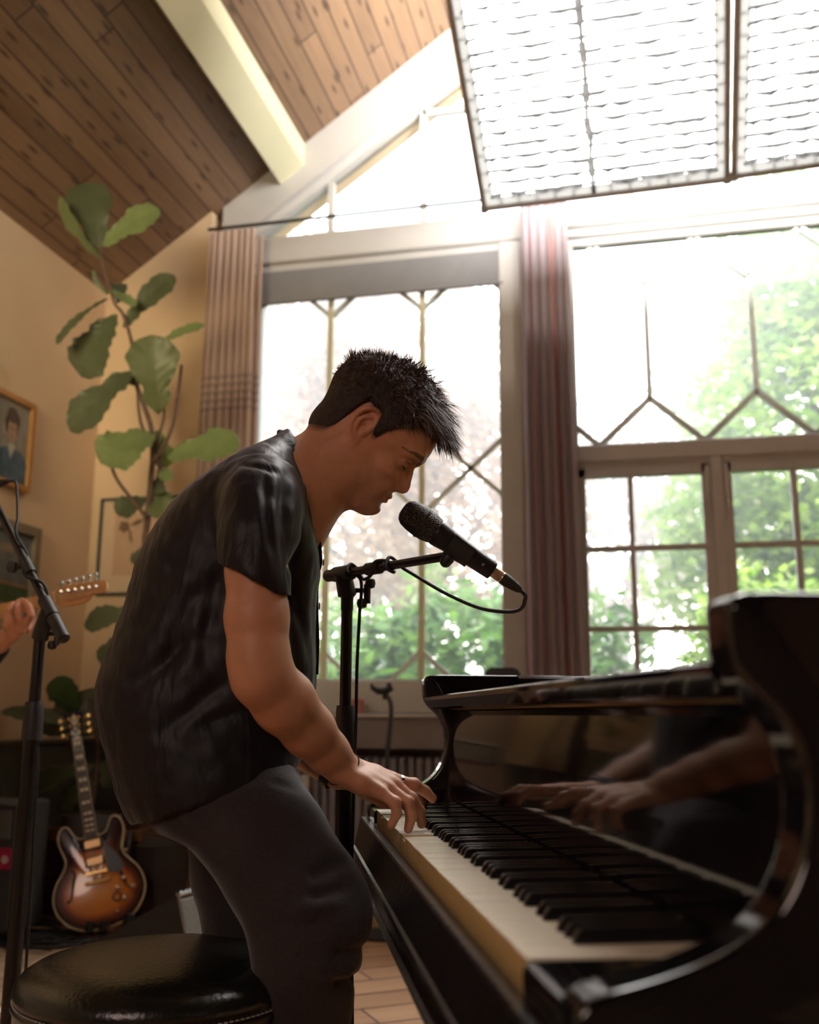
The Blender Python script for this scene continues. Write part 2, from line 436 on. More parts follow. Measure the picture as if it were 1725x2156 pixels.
# left transom and the grey blind under it
b = MB(); b.box((WX0 - 0.1, YW - 0.07, Z(2.49)), (WX1 + 0.12, YW + 0.05, Z(2.66)), bev=0.012); b.box((WX0 - 0.1, YW - 0.05, Z(2.44)), (WX1 + 0.12, YW + 0.03, Z(2.49)))
trim(3, b)
# right transom, moulded
b = MB(); b.box((RX0 - 0.1, YW - 0.08, Z(2.53)), (RX1 + 0.1, YW + 0.05, Z(2.66)), bev=0.015)
b.box((RX0 - 0.1, YW - 0.055, Z(2.48)), (RX1 + 0.1, YW + 0.04, Z(2.53)), bev=0.01); b.box((RX0 - 0.1, YW - 0.035, Z(2.435)), (RX1 + 0.1, YW + 0.03, Z(2.48)), bev=0.008)
trim(4, b)

# purlin under the ceiling
b = MB()
pz = lambda x, d: zc(x) - d
b.prism([(-1.885, pz(-1.885, -0.02)), (-1.885, pz(-1.885, 0.14)), (-1.750, pz(-1.750, 0.14)), (-1.750, pz(-1.750, -0.02))], yz(YB, YW - 0.10), 0, 1)
trim(5, b, M_white2)

def bars(b, segs, w, d, y=YW):
    """straight glazing bars in the window plane: (x0, z0, x1, z1)"""
    for (x0, z0, x1, z1) in segs:
        dx, dz = x1 - x0, z1 - z0; L = math.hypot(dx, dz); nx, nz = -dz / L * w / 2, dx / L * w / 2
        b.prism([(x0 + nx, z0 + nz), (x1 + nx, z1 + nz), (x1 - nx, z1 - nz), (x0 - nx, z0 - nz)], yz(y - d, y + 0.012), 0, 1)

# ---- window 1: left, tall, lead lattice
b = MB()
zt, zb = Z(2.30), Z(0.16)
b.box((WX0, YW - 0.03, zb - 0.16), (WX0 + 0.05, YW + 0.06, zt)); b.box((WX1 - 0.05, YW - 0.06, zb - 0.16), (WX1 + 0.07, YW + 0.06, zt + 0.2), bev=0.01)
b.box((WX0, YW - 0.04, zb - 0.16), (WX1, YW + 0.06, zb + 0.02), bev=0.012); b.box((WX0, YW - 0.03, zt), (WX1, YW + 0.06, zt + 0.24))
w1 = struct('window_1', b, M_white)
b = MB()
bars(b, [(x, zb, x, zt) for x in (-1.597, -1.077)], 0.030, 0.02)
build('glazing_bar', b, M_white2, w1)
b = MB(); sg = []
cols = [-2.117, -1.597, -1.077, -0.557]
for i in range(3):
    x0, x1 = cols[i], cols[i + 1]; xm = (x0 + x1) / 2; zm = Z(1.265); h = 0.235
    for (xa_, za_, xb_, zb_) in ((x0, zm + h, xm, zm), (x1, zm + h, xm, zm), (x0, zm - h, xm, zm), (x1, zm - h, xm, zm),
                                 (x0, Z(2.17), xm, Z(2.405)), (x1, Z(2.17), xm, Z(2.405)), (x0, Z(0.32), xm, Z(0.085)), (x1, Z(0.32), xm, Z(0.085))):
        # clip to the opening
        pts = [(xa_ + (xb_ - xa_) * t / 40, za_ + (zb_ - za_) * t / 40) for t in range(41)]
        pts = [p for p in pts if WX0 < p[0] < WX1 and zb < p[1] < zt]
        if len(pts) > 1: sg.append((*pts[0], *pts[-1]))
bars(b, sg, 0.024, 0.010)
build('lead_lattice', b, M_lead, w1)
g = MB(); g.box((WX0, YW + 0.002, zb), (WX1, YW + 0.006, zt)); build('pane', g, M_glass, w1)

# ---- window 2: right, hexagon lead above two casements
b = MB()
zr0, zr1 = Z(1.19), Z(1.345)             # rail between lattice and casements
ztop, zbot = Z(2.44), Z(-0.02)
b.box((RX0, YW - 0.03, zbot), (RX0 + 0.04, YW + 0.06, ztop)); b.box((RX1 - 0.05, YW - 0.03, zbot), (RX1, YW + 0.06, ztop))
b.box((RX0, YW - 0.05, zr0 + 0.06), (RX1, YW + 0.06, zr1), bev=0.010); b.box((RX0, YW - 0.03, zr0 + 0.02), (RX1, YW + 0.06, zr0 + 0.07))
b.box((RX0, YW - 0.03, zbot), (RX1, YW + 0.06, zbot + 0.10))
b.box((0.375, YW - 0.045, zbot), (0.435, YW + 0.05, zr1 - 0.02), bev=0.006)
w2 = struct('window_2', b, M_white)
b = MB(); sg = []
for k in range(-1, 4):
    xv = 0.105 + 0.516 * k                # vertical bars
    xm = xv + 0.258                       # apexes at top and bottom
    sg += [(xv, Z(1.585), xv, Z(2.20)), (xv, Z(2.20), xm, Z(2.435)), (xv, Z(1.585), xm, Z(1.345)), (xv + 0.516, Z(2.20), xm, Z(2.435)), (xv + 0.516, Z(1.585), xm, Z(1.345))]
sg2 = []
for (xa_, za_, xb_, zb_) in sg:
    pts = [(xa_ + (xb_ - xa_) * t / 40, za_ + (zb_ - za_) * t / 40) for t in range(41)]
    pts = [p for p in pts if RX0 < p[0] < RX1]
    if len(pts) > 1: sg2.append((*pts[0], *pts[-1]))
bars(b, sg2, 0.028, 0.014); build('lead_lattice', b, M_lead, w2)
for (c0, c1, hinge_x) in ((-0.27, 0.375, 0.36), (0.435, 1.09, 0.45), (1.10, 1.58, 1.56)):
    f = MB(); sw = 0.04
    y0_, y1_ = YW - 0.035, YW + 0.03
    f.box((c0, y0_, zbot + 0.05), (c0 + sw, y1_, zr0 + 0.03)); f.box((c1 - sw, y0_, zbot + 0.05), (c1, y1_, zr0 + 0.03))
    f.box((c0, y0_, zr0 - 0.01), (c1, y1_, zr0 + 0.03)); f.box((c0, y0_, zbot + 0.05), (c1, y1_, zbot + 0.12))
    ca_ = build('casement', f, M_white, w2)
    f = MB(); xm = (c0 + c1) / 2 - (0.062 if c0 < 0 else 0)
    f.box((xm - 0.013, y0_ + 0.01, zbot + 0.1), (xm + 0.013, y1_, zr0))
    for zz in (Z(0.815), Z(0.418), Z(0.03)): f.box((c0, y0_ + 0.012, zz - 0.012), (c1, y1_, zz + 0.012))
    build('glazing_bar', f, M_white, ca_)
    f = MB(); f.box((hinge_x - 0.012, y0_ - 0.012, zr0 - 0.14), (hinge_x + 0.012, y0_ + 0.005, zr0 + 0.02), bev=0.003); f.tube([(hinge_x, y0_ - 0.012, zr0 - 0.15), (hinge_x, y0_ - 0.012, zr0 - 0.20)], 0.008)
    build('hinge', f, M_white, ca_)
g = MB(); g.box((RX0, YW + 0.002, zbot), (RX1, YW + 0.006, ztop)); build('pane', g, M_glass, w2)

# ---- windows 3 and 4: the gable lights above the transoms
b = MB()
bars(b, [(x, Z(2.66), x, rake(x)) for x in (-1.608, -1.072)], 0.034, 0.03)
bars(b, [(-1.072, Z(3.345), 1.0, Z(3.345)), (-0.45, Z(2.66), -0.45, rake(-0.45))], 0.034, 0.03)
w3 = struct('window_3', b, M_white)
g = MB(); g.prism([(-2.05, Z(2.66)), (RIDGE_X, Z(2.66)), (RIDGE_X, rake(RIDGE_X)), (-2.05, rake(-2.05))], yz(YW + 0.002, YW + 0.006), 0, 1); build('pane', g, M_glass, w3)
b = MB()
bars(b, [(x, Z(2.66), x, Z(3.8)) for x in (0.02, 0.60, 1.15)], 0.05, 0.04)
bars(b, [(0.058, Z(2.66), 0.058, Z(3.8)), (0.9, Z(3.345), 3.0, Z(3.345))], 0.022, 0.03)
w4 = struct('window_4', b, M_white)
g = MB(); g.prism([(RIDGE_X, Z(2.66)), (3.9, Z(2.66)), (3.6, rake(mr(3.6))), (RIDGE_X, rake(RIDGE_X))], yz(YW + 0.002, YW + 0.006), 0, 1); build('pane', g, M_glass, w4)

# sill boards and the boxing under the left window
b = MB(); b.box((-2.2, YW - 0.30, CZ - 0.012), (-0.45, YW + 0.0, CZ + 0.004), bev=0.003); trim(6, b, M_white)
b = MB(); b.box((-2.2, YW - 0.26, CZ - 0.14), (-0.45, YW - 0.23, CZ - 0.012)); b.box((-2.2, YW - 0.27, CZ - 0.155), (-0.45, YW - 0.22, CZ - 0.14))
trim(7, b, M_grey)
b = MB(); b.box((XE, YW - 0.04, 0), (3.4, YW, CZ - 0.14)); trim(8, b, M_grey)
# dark panelling on the lower walls of the corner
b = MB(); b.box((XL, 1.5, 0), (XL + 0.03, YR, CZ - 0.15)); b.box((XL, 1.5, CZ - 0.15), (XL + 0.045, YR, CZ - 0.125), bev=0.004); struct('baseboard_left', b, M_panel_dark)
b = MB(); b.box((XL, YR - 0.03, 0), (XE, YR, CZ - 0.15)); b.box((XL, YR - 0.045, CZ - 0.15), (XE, YR, CZ - 0.125), bev=0.004); struct('baseboard_return', b, M_panel_dark)

# roller blind
bl = thing('roller_blind', (-1.33, YW - 0.04, Z(2.26)), 'grey roller blind half drawn at the top of the left window', 'blind')
b = MB(); b.box((WX0 + 0.02, YW - 0.055, Z(2.262)), (WX1 - 0.02, YW - 0.050, Z(2.45))); build('blind_cloth', b, M_blind, bl)
b = MB(); b.box((WX0 + 0.02, YW - 0.062, Z(2.252)), (WX1 - 0.02, YW - 0.044, Z(2.268)), bev=0.003); build('bottom_bar', b, M_blind, bl)

# radiator under the sill
rd = thing('radiator', (-1.2, YW - 0.14, 0.08), 'grey column radiator under the left window sill', 'radiator')
zt_ = CZ - 0.195
first = None
for k in range(34):
    x = -1.95 + k * 0.0432
    if first is None:
        c = MB()
        for yy in (YW - 0.20, YW - 0.12):
            c.tube([(x, yy, 0.12), (x, yy, zt_ - 0.02)], 0.0175, n=8)
        c.tube([(x, YW - 0.21, 0.13), (x, YW - 0.10, 0.13)], 0.017, n=8); c.lathe([(0.0, -0.055), (0.012, -0.055), (0.019, -0.04), (0.019, 0.04), (0.012, 0.055), (0, 0.055)], (x, YW - 0.16, zt_ - 0.02), axis=(0, 1, 0), n=12, cap=False)
        first = build('radiator_column', c, M_radiator, rd)
    else:
        d_ = first.copy(); COL.objects.link(d_); d_.parent = rd; d_.location = (k * 0.0432, 0, 0); FR[d_.name] = FR[first.name]
for x in (-1.9, -0.57): c = MB(); c.box((x, YW - 0.19, 0.0), (x + 0.02, YW - 0.13, 0.13)); build('foot', c, M_radiator, rd)
c = MB(); pv = at_y(641, 1648, 4.62); c.tube([(-1.99, YW - 0.16, 0.60), (pv[0] - 0.02, pv[1] + 0.05, pv[2] - 0.06), (pv[0], pv[1], pv[2] - 0.03)], 0.011); build('valve_pipe', c, M_chrome, rd)
c = MB(); c.lathe([(0.012, -0.04), (0.024, -0.03), (0.027, 0.0), (0.024, 0.025), (0.01, 0.034)], pv); build('valve_cap', c, M_white, rd, label='white radiator valve cap')

# curtains
def curtain_mb(path_top, path_bot, z1, z0, amp, nfold, y, rows=40, phase=0.0, pinch=0.4):
    (xa, xb), (xc, xd) = path_top, path_bot
    cols_ = nfold * 10; vs = []; fs = []
    for r in range(rows + 1):
        t = r / rows; z = z1 + (z0 - z1) * t; l = xa + (xc - xa) * t; rr = xb + (xd - xb) * t
        a = amp * (pinch + (1 - pinch) * min(1, t * 3)) 
        for c_ in range(cols_ + 1):
            q = c_ / cols_; w = q * nfold * 2 * math.pi + phase + 0.6 * math.sin(q * 7 + t * 1.5)
            vs.append((l + (rr - l) * (q + 0.012 * math.sin(w * 2)), y + a * math.sin(w) + 0.3 * a * math.sin(w * 0.5 + 2 * t), z))
    n_ = cols_ + 1
    for r in range(rows):
        for c_ in range(cols_): fs.append((r * n_ + c_, r * n_ + c_ + 1, (r + 1) * n_ + c_ + 1, (r + 1) * n_ + c_))
    m0 = len(vs)
    vs += [(p[0], p[1] + 0.006, p[2]) for p in vs]; fs += [tuple(i + m0 for i in reversed(f)) for f in fs[:]]
    b = MB(); b._add(vs, fs); return b
def mat_cloth_bands(name, base, band, bands, stripes=None):
    """cloth with woven bands at given heights (world z) and optional vertical stripes by object x"""
    m, nt, bs = newmat(name); L = nt.links.new
    ge = N(nt, 'ShaderNodeNewGeometry'); sp = N(nt, 'ShaderNodeSeparateXYZ'); L(ge.outputs['Position'], sp.inputs[0])
    prev = None
    col = N(nt, 'ShaderNodeRGB'); col.outputs[0].default_value = (*base, 1); out = col.outputs[0]
    for (z, hw) in bands:
        c1 = N(nt, 'ShaderNodeMath', operation='COMPARE'); L(sp.outputs['Z'], c1.inputs[0]); c1.inputs[1].default_value = z; c1.inputs[2].default_value = hw
        mx = N(nt, 'ShaderNodeMixRGB'); L(c1.outputs[0], mx.inputs[0]); L(out, mx.inputs[1]); mx.inputs[2].default_value = (*band, 1); out = mx.outputs[0]
    for (x, hw, c_) in (stripes or []):
        # stripes run slightly slanted with the cloth
        ad = N(nt, 'ShaderNodeMath', operation='MULTIPLY_ADD'); L(sp.outputs['Z'], ad.inputs[0]); ad.inputs[1].default_value = 0.014; L(sp.outputs['X'], ad.inputs[2])
        c1 = N(nt, 'ShaderNodeMath', operation='COMPARE'); L(ad.outputs[0], c1.inputs[0]); c1.inputs[1].default_value = x; c1.inputs[2].default_value = hw
        mx = N(nt, 'ShaderNodeMixRGB'); L(c1.outputs[0], mx.inputs[0]); L(out, mx.inputs[1]); mx.inputs[2].default_value = (*c_, 1); out = mx.outputs[0]
    nz = N(nt, 'ShaderNodeTexNoise'); nz.inputs['Scale'].default_value = 90
    hs = N(nt, 'ShaderNodeMixRGB', blend_type='MULTIPLY'); hs.inputs[0].default_value = 0.25; L(out, hs.inputs[1]); L(nz.outputs['Color'], hs.inputs[2])
    L(hs.outputs[0], bs.inputs['Base Color']); bs.inputs['Roughness'].default_value = 0.9; bs.inputs['Sheen Weight'].default_value = 0.3
    bs.inputs['Transmission Weight'].default_value = 0.0
    tl = N(nt, 'ShaderNodeBsdfTranslucent'); L(hs.outputs[0], tl.inputs[0]); ms = N(nt, 'ShaderNodeMixShader'); ms.inputs[0].default_value = 0.3
    L(bs.outputs[0], ms.inputs[1]); L(tl.outputs[0], ms.inputs[2]); L(ms.outputs[0], nt.nodes['Material Output'].inputs[0])
    return m
M_curtain = mat_cloth_bands('mauve beige curtain', (0.74, 0.58, 0.50), (0.44, 0.35, 0.33), [(Z(1.79 - 0.045 * k), 0.007) for k in range(5)])
M_curtain2 = mat_cloth_bands('dark red grey curtain', (0.50, 0.42, 0.45), (0.15, 0.05, 0.05), [], stripes=[(-0.492, 0.009, (0.52, 0.20, 0.26)), (-0.42, 0.004, (0.50, 0.24, 0.28)), (-0.312, 0.009, (0.58, 0.28, 0.26))])
cu = thing('curtain', (-2.1, YR - 0.07, 0.02), 'pale mauve curtain with dark woven bands left of the tall window', 'curtain')
build('curtain_cloth', curtain_mb((-2.255, -1.985), (-2.30, -1.945), Z(2.65), 0.03, 0.016, 7, YR - 0.07), M_curtain, cu, smooth=4)
build('curtain_cloth', curtain_mb((-1.985, -1.955), (-1.97, -1.93), Z(2.62), 0.03, 0.012, 1, YR - 0.03), M_curtain, cu, smooth=4)
cu2 = thing('curtain', (-0.38, YR - 0.1, 0.02), 'dark grey and red striped curtain hanging between the two windows', 'curtain')
build('curtain_cloth', curtain_mb((-0.515, -0.275), (-0.515, -0.225), Z(2.66), 0.03, 0.020, 6, YR - 0.08, phase=1.2), M_curtain2, cu2, smooth=4)
rod = thing('curtain_rod', (-1.4, YR - 0.06, Z(2.69)), 'thin dark curtain rod crossing the gable window', 'curtain rod')
b = MB(); b.tube([(-2.27, YR - 0.06, Z(2.672)), (-0.2, YR - 0.06, Z(2.672))], 0.0095); build('rod', b, M_blackmetal, rod)
for x in (-2.2, -0.3): b = MB(); b.tube([(x, YR - 0.06, Z(2.672)), (x, YW - 0.0, Z(2.672))], 0.006); build('bracket', b, M_blackmetal, rod)

# ---- pictures
def picture(name, P, frame_w, depth, fm, label, cat='picture', mount=None, art=None, group=None):
    """P(a, b, d): a across 0..1, b up 0..1, d metres off the wall; real size from P"""
    o = P(0, 0, 0); ex = np.array(P(1, 0, 0)) - o; ez = np.array(P(0, 1, 0)) - o
    w, h = np.linalg.norm(ex), np.linalg.norm(ez)
    t = thing(name, P(0.5, 0, 0), label, cat)
    fw, fh = frame_w / w, frame_w / h
    b = MB()
    for (a0, b0, a1, b1) in ((0, 0, 1, fh), (0, 1 - fh, 1, 1), (0, fh, fw, 1 - fh), (1 - fw, fh, 1, 1 - fh)):
        b._add([P(a0, b0, 0), P(a1, b0, 0), P(a1, b1, 0), P(a0, b1, 0), P(a0, b0, depth), P(a1, b0, depth), P(a1, b1, depth), P(a0, b1, depth)],
               [(0, 3, 2, 1), (4, 5, 6, 7), (0, 1, 5, 4), (1, 2, 6, 5), (2, 3, 7, 6), (3, 0, 4, 7)])
    build('frame', b, fm, t)
    def flat(nm, pts, m, d, **kw):
        q = MB(); q._add([P(a, bb, d) for a, bb in pts], [tuple(range(len(pts)))]); return build(nm, q, m, t, **kw)
    return t, flat
def blob(cx, cz, rx, rz, n=20, rot=0.0, wob=0.0, seed=1):
    r = random.Random(seed); out = []
    for k in range(n):
        q = 2 * math.pi * k / n; rr = 1 + wob * r.uniform(-1, 1)
        x, z = rx * rr * math.cos(q), rz * rr * math.sin(q)
        out.append((cx + x * math.cos(rot) - z * math.sin(rot), cz + x * math.sin(rot) + z * math.cos(rot)))
    return out
pm = lambda nm, c, v=0.18: mat(nm, c, rough=0.7, vary=v, vscale=18, detail=6)
# portrait on the left wall (camera side edge runs out of the frame)
def PL(y0, y1, z0, z1):
    return lambda a, b_, d=0: np.array([XL + 0.004 + d, y0 + (y1 - y0) * a, z0 + (z1 - z0) * b_])
t, flat = picture('portrait_painting', PL(3.86, 4.235, Z(1.055), Z(1.503)), 0.028, 0.03, mat('gilt frame', (0.46, 0.24, 0.08), rough=0.4, metal=0.3, vary=0.2), 'gold framed portrait of a dark haired sitter in blue, upper left wall', 'painting')
flat('canvas', [(0.05, 0.05), (0.95, 0.05), (0.95, 0.95), (0.05, 0.95)], pm('canvas grey', (0.27, 0.25, 0.21)), 0.010)
flat('painted_hair', blob(0.57, 0.70, 0.15, 0.17, wob=0.06), pm('painted hair', (0.09, 0.06, 0.045)), 0.012)
flat('painted_clothes', [(0.2, 0.05), (0.95, 0.05), (0.93, 0.30), (0.80, 0.40), (0.66, 0.43), (0.58, 0.30), (0.50, 0.43), (0.36, 0.38), (0.24, 0.28)], pm('painted blue clothes', (0.07, 0.12, 0.17), 0.4), 0.013)
flat('painted_collar', [(0.50, 0.44), (0.57, 0.30), (0.66, 0.45), (0.62, 0.47), (0.54, 0.47)], pm('painted collar', (0.45, 0.42, 0.36)), 0.0145)
flat('painted_face', blob(0.57, 0.62, 0.095, 0.135), pm('painted skin', (0.40, 0.26, 0.17)), 0.0145)
flat('painted_cap', blob(0.57, 0.755, 0.12, 0.065), pm('painted hair', (0.09, 0.06, 0.045)), 0.0150)
for yy in (0.535, 0.605): flat('painted_eye', blob(yy, 0.635, 0.018, 0.010), pm('painted eye', (0.08, 0.05, 0.04)), 0.0155)
flat('painted_mouth', blob(0.57, 0.555, 0.024, 0.008), pm('painted mouth', (0.28, 0.10, 0.08)), 0.0155)
# landscape below it
t, flat = picture('landscape_painting', PL(3.86, 4.352, Z(0.46), Z(0.897)), 0.045, 0.035, mat('dull silver frame', (0.25, 0.21, 0.15), rough=0.5, metal=0.3, vary=0.2), 'grey framed landscape painting with green field, lower left wall', 'painting')
flat('canvas', [(0.09, 0.09), (0.91, 0.09), (0.91, 0.91), (0.09, 0.91)], pm('painted sky', (0.15, 0.17, 0.17), 0.3), 0.010)
flat('painted_cloud', blob(0.5, 0.70, 0.12, 0.05, wob=0.2), pm('painted cloud', (0.30, 0.25, 0.16)), 0.012)
flat('painted_field', [(0.09, 0.09), (0.91, 0.09), (0.91, 0.30), (0.09, 0.32)], pm('painted field', (0.06, 0.10, 0.04), 0.3), 0.012)
flat('painted_path', [(0.09, 0.32), (0.91, 0.30), (0.91, 0.335), (0.09, 0.355)], pm('painted path', (0.30, 0.19, 0.10)), 0.013)
# framed drawing on the return wall
PF = lambda a, b_, d=0: np.array([-2.846 + 0.52 * a, YR - 0.004 - d, Z(0.622) + 0.534 * b_])
t, flat = picture('framed_drawing', PF, 0.014, 0.022, mat('dark green frame', (0.035, 0.05, 0.045), rough=0.5), 'thin dark frame with an ink drawing behind the tall plant', 'drawing')
flat('mount_board', [(0.02, 0.02), (0.98, 0.02), (0.98, 0.98), (0.02, 0.98)], pm('mount board', (0.60, 0.46, 0.32), 0.03), 0.008)
flat('drawing_paper', [(0.17, 0.20), (0.83, 0.20), (0.83, 0.83), (0.17, 0.83)], pm('drawing paper', (0.50, 0.34, 0.23), 0.05), 0.010)
ink = pm('drawing ink', (0.16, 0.10, 0.07))
for k, (cx_, cz_, rx_, rz_, ro) in enumerate(((0.28, 0.70, 0.05, 0.06, 0.5), (0.36, 0.60, 0.015, 0.07, 0.2), (0.43, 0.74, 0.08, 0.02, 0.4), (0.52, 0.62, 0.02, 0.06, -0.4), (0.40, 0.40, 0.02, 0.03, 0), (0.6, 0.5, 0.06, 0.015, 1.1))):
    flat('ink_mark', blob(cx_, cz_, rx_, rz_, rot=ro, wob=0.3, seed=k), ink, 0.012)

# ---- overhead light panels
def mat_emit(name, col, strength):
    m, nt, b_ = newmat(name); b_.inputs['Base Color'].default_value = (0.8, 0.8, 0.8, 1)
    nz = N(nt, 'ShaderNodeTexNoise'); nz.inputs['Scale'].default_value = 3.0; mr_ = N(nt, 'ShaderNodeMapRange')
    mr_.inputs['To Min'].default_value = strength * 0.85; mr_.inputs['To Max'].default_value = strength * 1.15
    nt.links.new(nz.outputs['Fac'], mr_.inputs['Value']); nt.links.new(mr_.outputs[0], b_.inputs['Emission Strength'])
    b_.inputs['Emission Color'].default_value = (*col, 1); return m
M_emit = mat_emit('lit diffusion cloth', (1.0, 0.97, 0.93), PANEL_EMIT)
M_gridcloth = mat('white grid cloth', (0.82, 0.82, 0.84), rough=0.8, vary=0.03)
def mat_translucent(name, c, tr):
    m = mat(name, c, rough=0.8, vary=0.03); nt = m.node_tree; b_ = nt.nodes['Principled BSDF']
    t_ = N(nt, 'ShaderNodeBsdfTranslucent'); t_.inputs[0].default_value = (*c, 1); ms = N(nt, 'ShaderNodeMixShader'); ms.inputs[0].default_value = tr
    nt.links.new(b_.outputs[0], ms.inputs[1]); nt.links.new(t_.outputs[0], ms.inputs[2]); nt.links.new(ms.outputs[0], nt.nodes['Material Output'].inputs[0]); return m
M_gridcloth = mat_translucent('white grid cloth', (0.016, 0.016, 0.017), 0.12)
M_web = mat_translucent('grey webbing', (0.15, 0.15, 0.145), 0.5)
M_cordg = mat('grey cord', (0.6, 0.6, 0.58), rough=0.7)
def light_panel(c0, c1, up, label, seam):
    """c0, c1: lower corners; up: vector up the panel; the lit cloth faces down to the room"""
    c0, c1, up = np.array(c0), np.array(c1), np.array(up)
    ex = c1 - c0; w = np.linalg.norm(ex); ex = ex / w; h = np.linalg.norm(up); ey = up / h; nr = np.cross(ex, ey)
    if nr[2] > 0: nr = -nr                                  # towards the floor
    P = lambda a, b_, d=0.0: c0 + ex * a + ey * b_ + nr * d
    t = thing('light_panel', P(w / 2, 0), label, 'light panel', 'overhead light panels')
    b = MB(); b._add([P(0.008, 0.008, -0.03), P(w - 0.008, 0.008, -0.03), P(w - 0.008, h - 0.008, -0.03), P(0.008, h - 0.008, -0.03), P(0.008, 0.008, -0.034), P(w - 0.008, 0.008, -0.034), P(w - 0.008, h - 0.008, -0.034), P(0.008, h - 0.008, -0.034)],
           [(0, 1, 2, 3), (7, 6, 5, 4), (0, 4, 5, 1), (1, 5, 6, 2), (2, 6, 7, 3), (3, 7, 4, 0)])
    build('lit_cloth', b, M_emit, t)
    b = MB(); r = random.Random(int(w * 1000))
    b.tube([P(0, 0), P(w, 0), ], 0.014); b.tube([P(w, 0), P(w, h)], 0.014); b.tube([P(w, h), P(0, h)], 0.014); b.tube([P(0, h), P(0, 0)], 0.014)
    for (a_, b_) in ((0, 0), (w, 0), (w, h), (0, h)): b.lathe([(0, -0.022), (0.02, -0.015), (0.02, 0.015), (0, 0.022)], P(a_, b_), n=10, cap=False)
    for (px_, py_, qx, qy) in ((0, 0.5, 0.5, 1.0),): pass
    build('frame', b, mat('grey frame tube', (0.62, 0.62, 0.60), rough=0.4, metal=0.3), t)
    # egg crate: strips of white cloth standing off the lit cloth
    b = MB(); nx, ny = int(round(w / 0.075)), int(round(h / 0.060))
    def strip(p, q, d0, d1, segs, wob):
        prev = None
        for k in range(segs + 1):
            u = k / segs; x = p + (q - p) * u
            off = wob * r.uniform(-1, 1); dirv = ey if abs((q - p) @ ex) > abs((q - p) @ ey) else ex
            a1 = x + dirv * off * 0.3 + nr * d0; a2 = x + dirv * off + nr * d1
            if prev is not None: b._add([prev[0], a1, a2, prev[1]], [(0, 1, 2, 3)])
            prev = (a1, a2)
    for j in range(1, ny): strip(P(0.04, h * j / ny), P(w - 0.04, h * j / ny), -0.028, 0.020, nx * 2, 0.010)
    for i in range(1, nx): strip(P(w * i / nx, 0.04), P(w * i / nx, h - 0.04), -0.028, 0.012, ny * 2, 0.004)
    build('egg_crate_grid', b, M_gridcloth, t, smooth=None)
    b = MB(); e_ = 0.055
    for (x0, y0, x1, y1) in ((0.012, 0.012, w - 0.012, e_), (0.012, h - e_, w - 0.012, h - 0.012), (0.012, e_, e_, h - e_), (w - e_, e_, w - 0.012, h - e_)):
        b._add([P(x0, y0, 0.0), P(x1, y0, 0.0), P(x1, y1, 0.0), P(x0, y1, 0.0)], [(0, 1, 2, 3)])
    build('edge_webbing', b, M_web, t, smooth=None)
    # edge webbing with lacing loops, and the middle seam
    for (p, q) in ((P(0.0, 0.0), P(w, 0)), (P(0, 0), P(0, h)), (P(w, 0), P(w, h)), (P(0, h), P(w, h))):
        L_ = np.linalg.norm(q - p); k_ = int(L_ / 0.085); cen = P(w / 2, h / 2)
        for i in range(k_ + 1):
            x = p + (q - p) * i / k_; inn = cen - x; inn = inn - (q - p) / L_ * (inn @ (q - p) / L_); inn /= np.linalg.norm(inn)
            b = MB(); b.tube([x, x + inn * 0.045 + nr * -0.012], 0.0035, n=5); build('lacing_loop', b, M_cordg, t)
    if seam:
        b = MB(); xs_ = w * 0.47; pts = [P(xs_ + r.uniform(-0.006, 0.006), 0.02 + (h - 0.04) * k / 24, 0.02) for k in range(25)]
        for k in range(24):
            a_, c_ = pts[k], pts[k + 1]; wd = 0.010 + 0.007 * (k % 2)
            b._add([a_ - ex * wd, a_ + ex * wd, c_ + ex * wd, c_ - ex * wd], [(0, 1, 2, 3)])
        build('seam_strap', b, M_web, t)
    # added hidden light and housing to brighten the ceiling; cords carry the frame
    hp_ = P(w * 0.5, h * 0.45, -0.40)
    b = MB(); b.lathe([(0.02, 0.10), (0.06, 0.08), (0.07, -0.04), (0.05, -0.05), (0.0, -0.05)], hp_ + np.array([0, 0, 0.10]), n=18); build('fill_housing', b, M_black, t)
    lamp('ceiling_fill', 'POINT', hp_, hp_ - [0, 0, 1], 30.0, (1.0, 0.90, 0.74), shadow_soft_size=0.06)
    for (a_, b_) in ((0, 0), (w, 0), (w, h), (0, h)):
        c_ = P(a_, b_); q = MB(); q.tube([c_, (c_[0], c_[1], zc(c_[0]) - 0.002)], 0.0018, n=5); build('hanging_cord', q, M_cordg, t)
    return t
zf = 2.40
pA = at_z(1020, 440, CZ + zf); pB = at_z(1532, 378, CZ + zf)
pC = at_z(945, 0, CZ + zf * 2.70 / 2.2); dirU = pC - pA; dirU = dirU / np.linalg.norm(dirU) * 2.1
light_panel(pA, pB, dirU, 'glowing egg-crate light panel, left of the pair overhead', True)
pD = at_z(1546, 372, CZ + zf); pE = pD + (pB - pA) * 1.0
pE[2] += 0.02
light_panel(pD, pE, dirU * 1.0 + np.array([0.02, 0, 0]), 'glowing egg-crate light panel, right of the pair overhead, cut by the photo edge', False)
b = MB()
for k, (px_, py_) in enumerate(((pA + dirU), (pB + dirU)) if False else []): pass

# haze in the whole room
hz = MB(); hz.box((XL + 0.002, YB + 0.01, 0.002), (XR - 0.002, YW - 0.004, 3.0))
# ================================================================== the grand piano
ang = math.atan2(PN[1], PN[0])
pbase = W(0.95, 1.40, -CZ)
piano = thing('grand_piano', pbase, 'black lacquered grand piano with its keyboard open in the foreground', 'piano', rz=ang)
S0, S1 = 0.789, 2.014            # ends of the keyboard (treble near the lens)
A0, A1 = 0.642, 0.686            # near arm
B0, B1 = 2.119, 2.163            # far arm
KW = (S1 - S0) / 52
KT = -0.18
Wns = lambda s0, s1: (lambda n, z, t: W(n, s0 + (s1 - s0) * t, z))

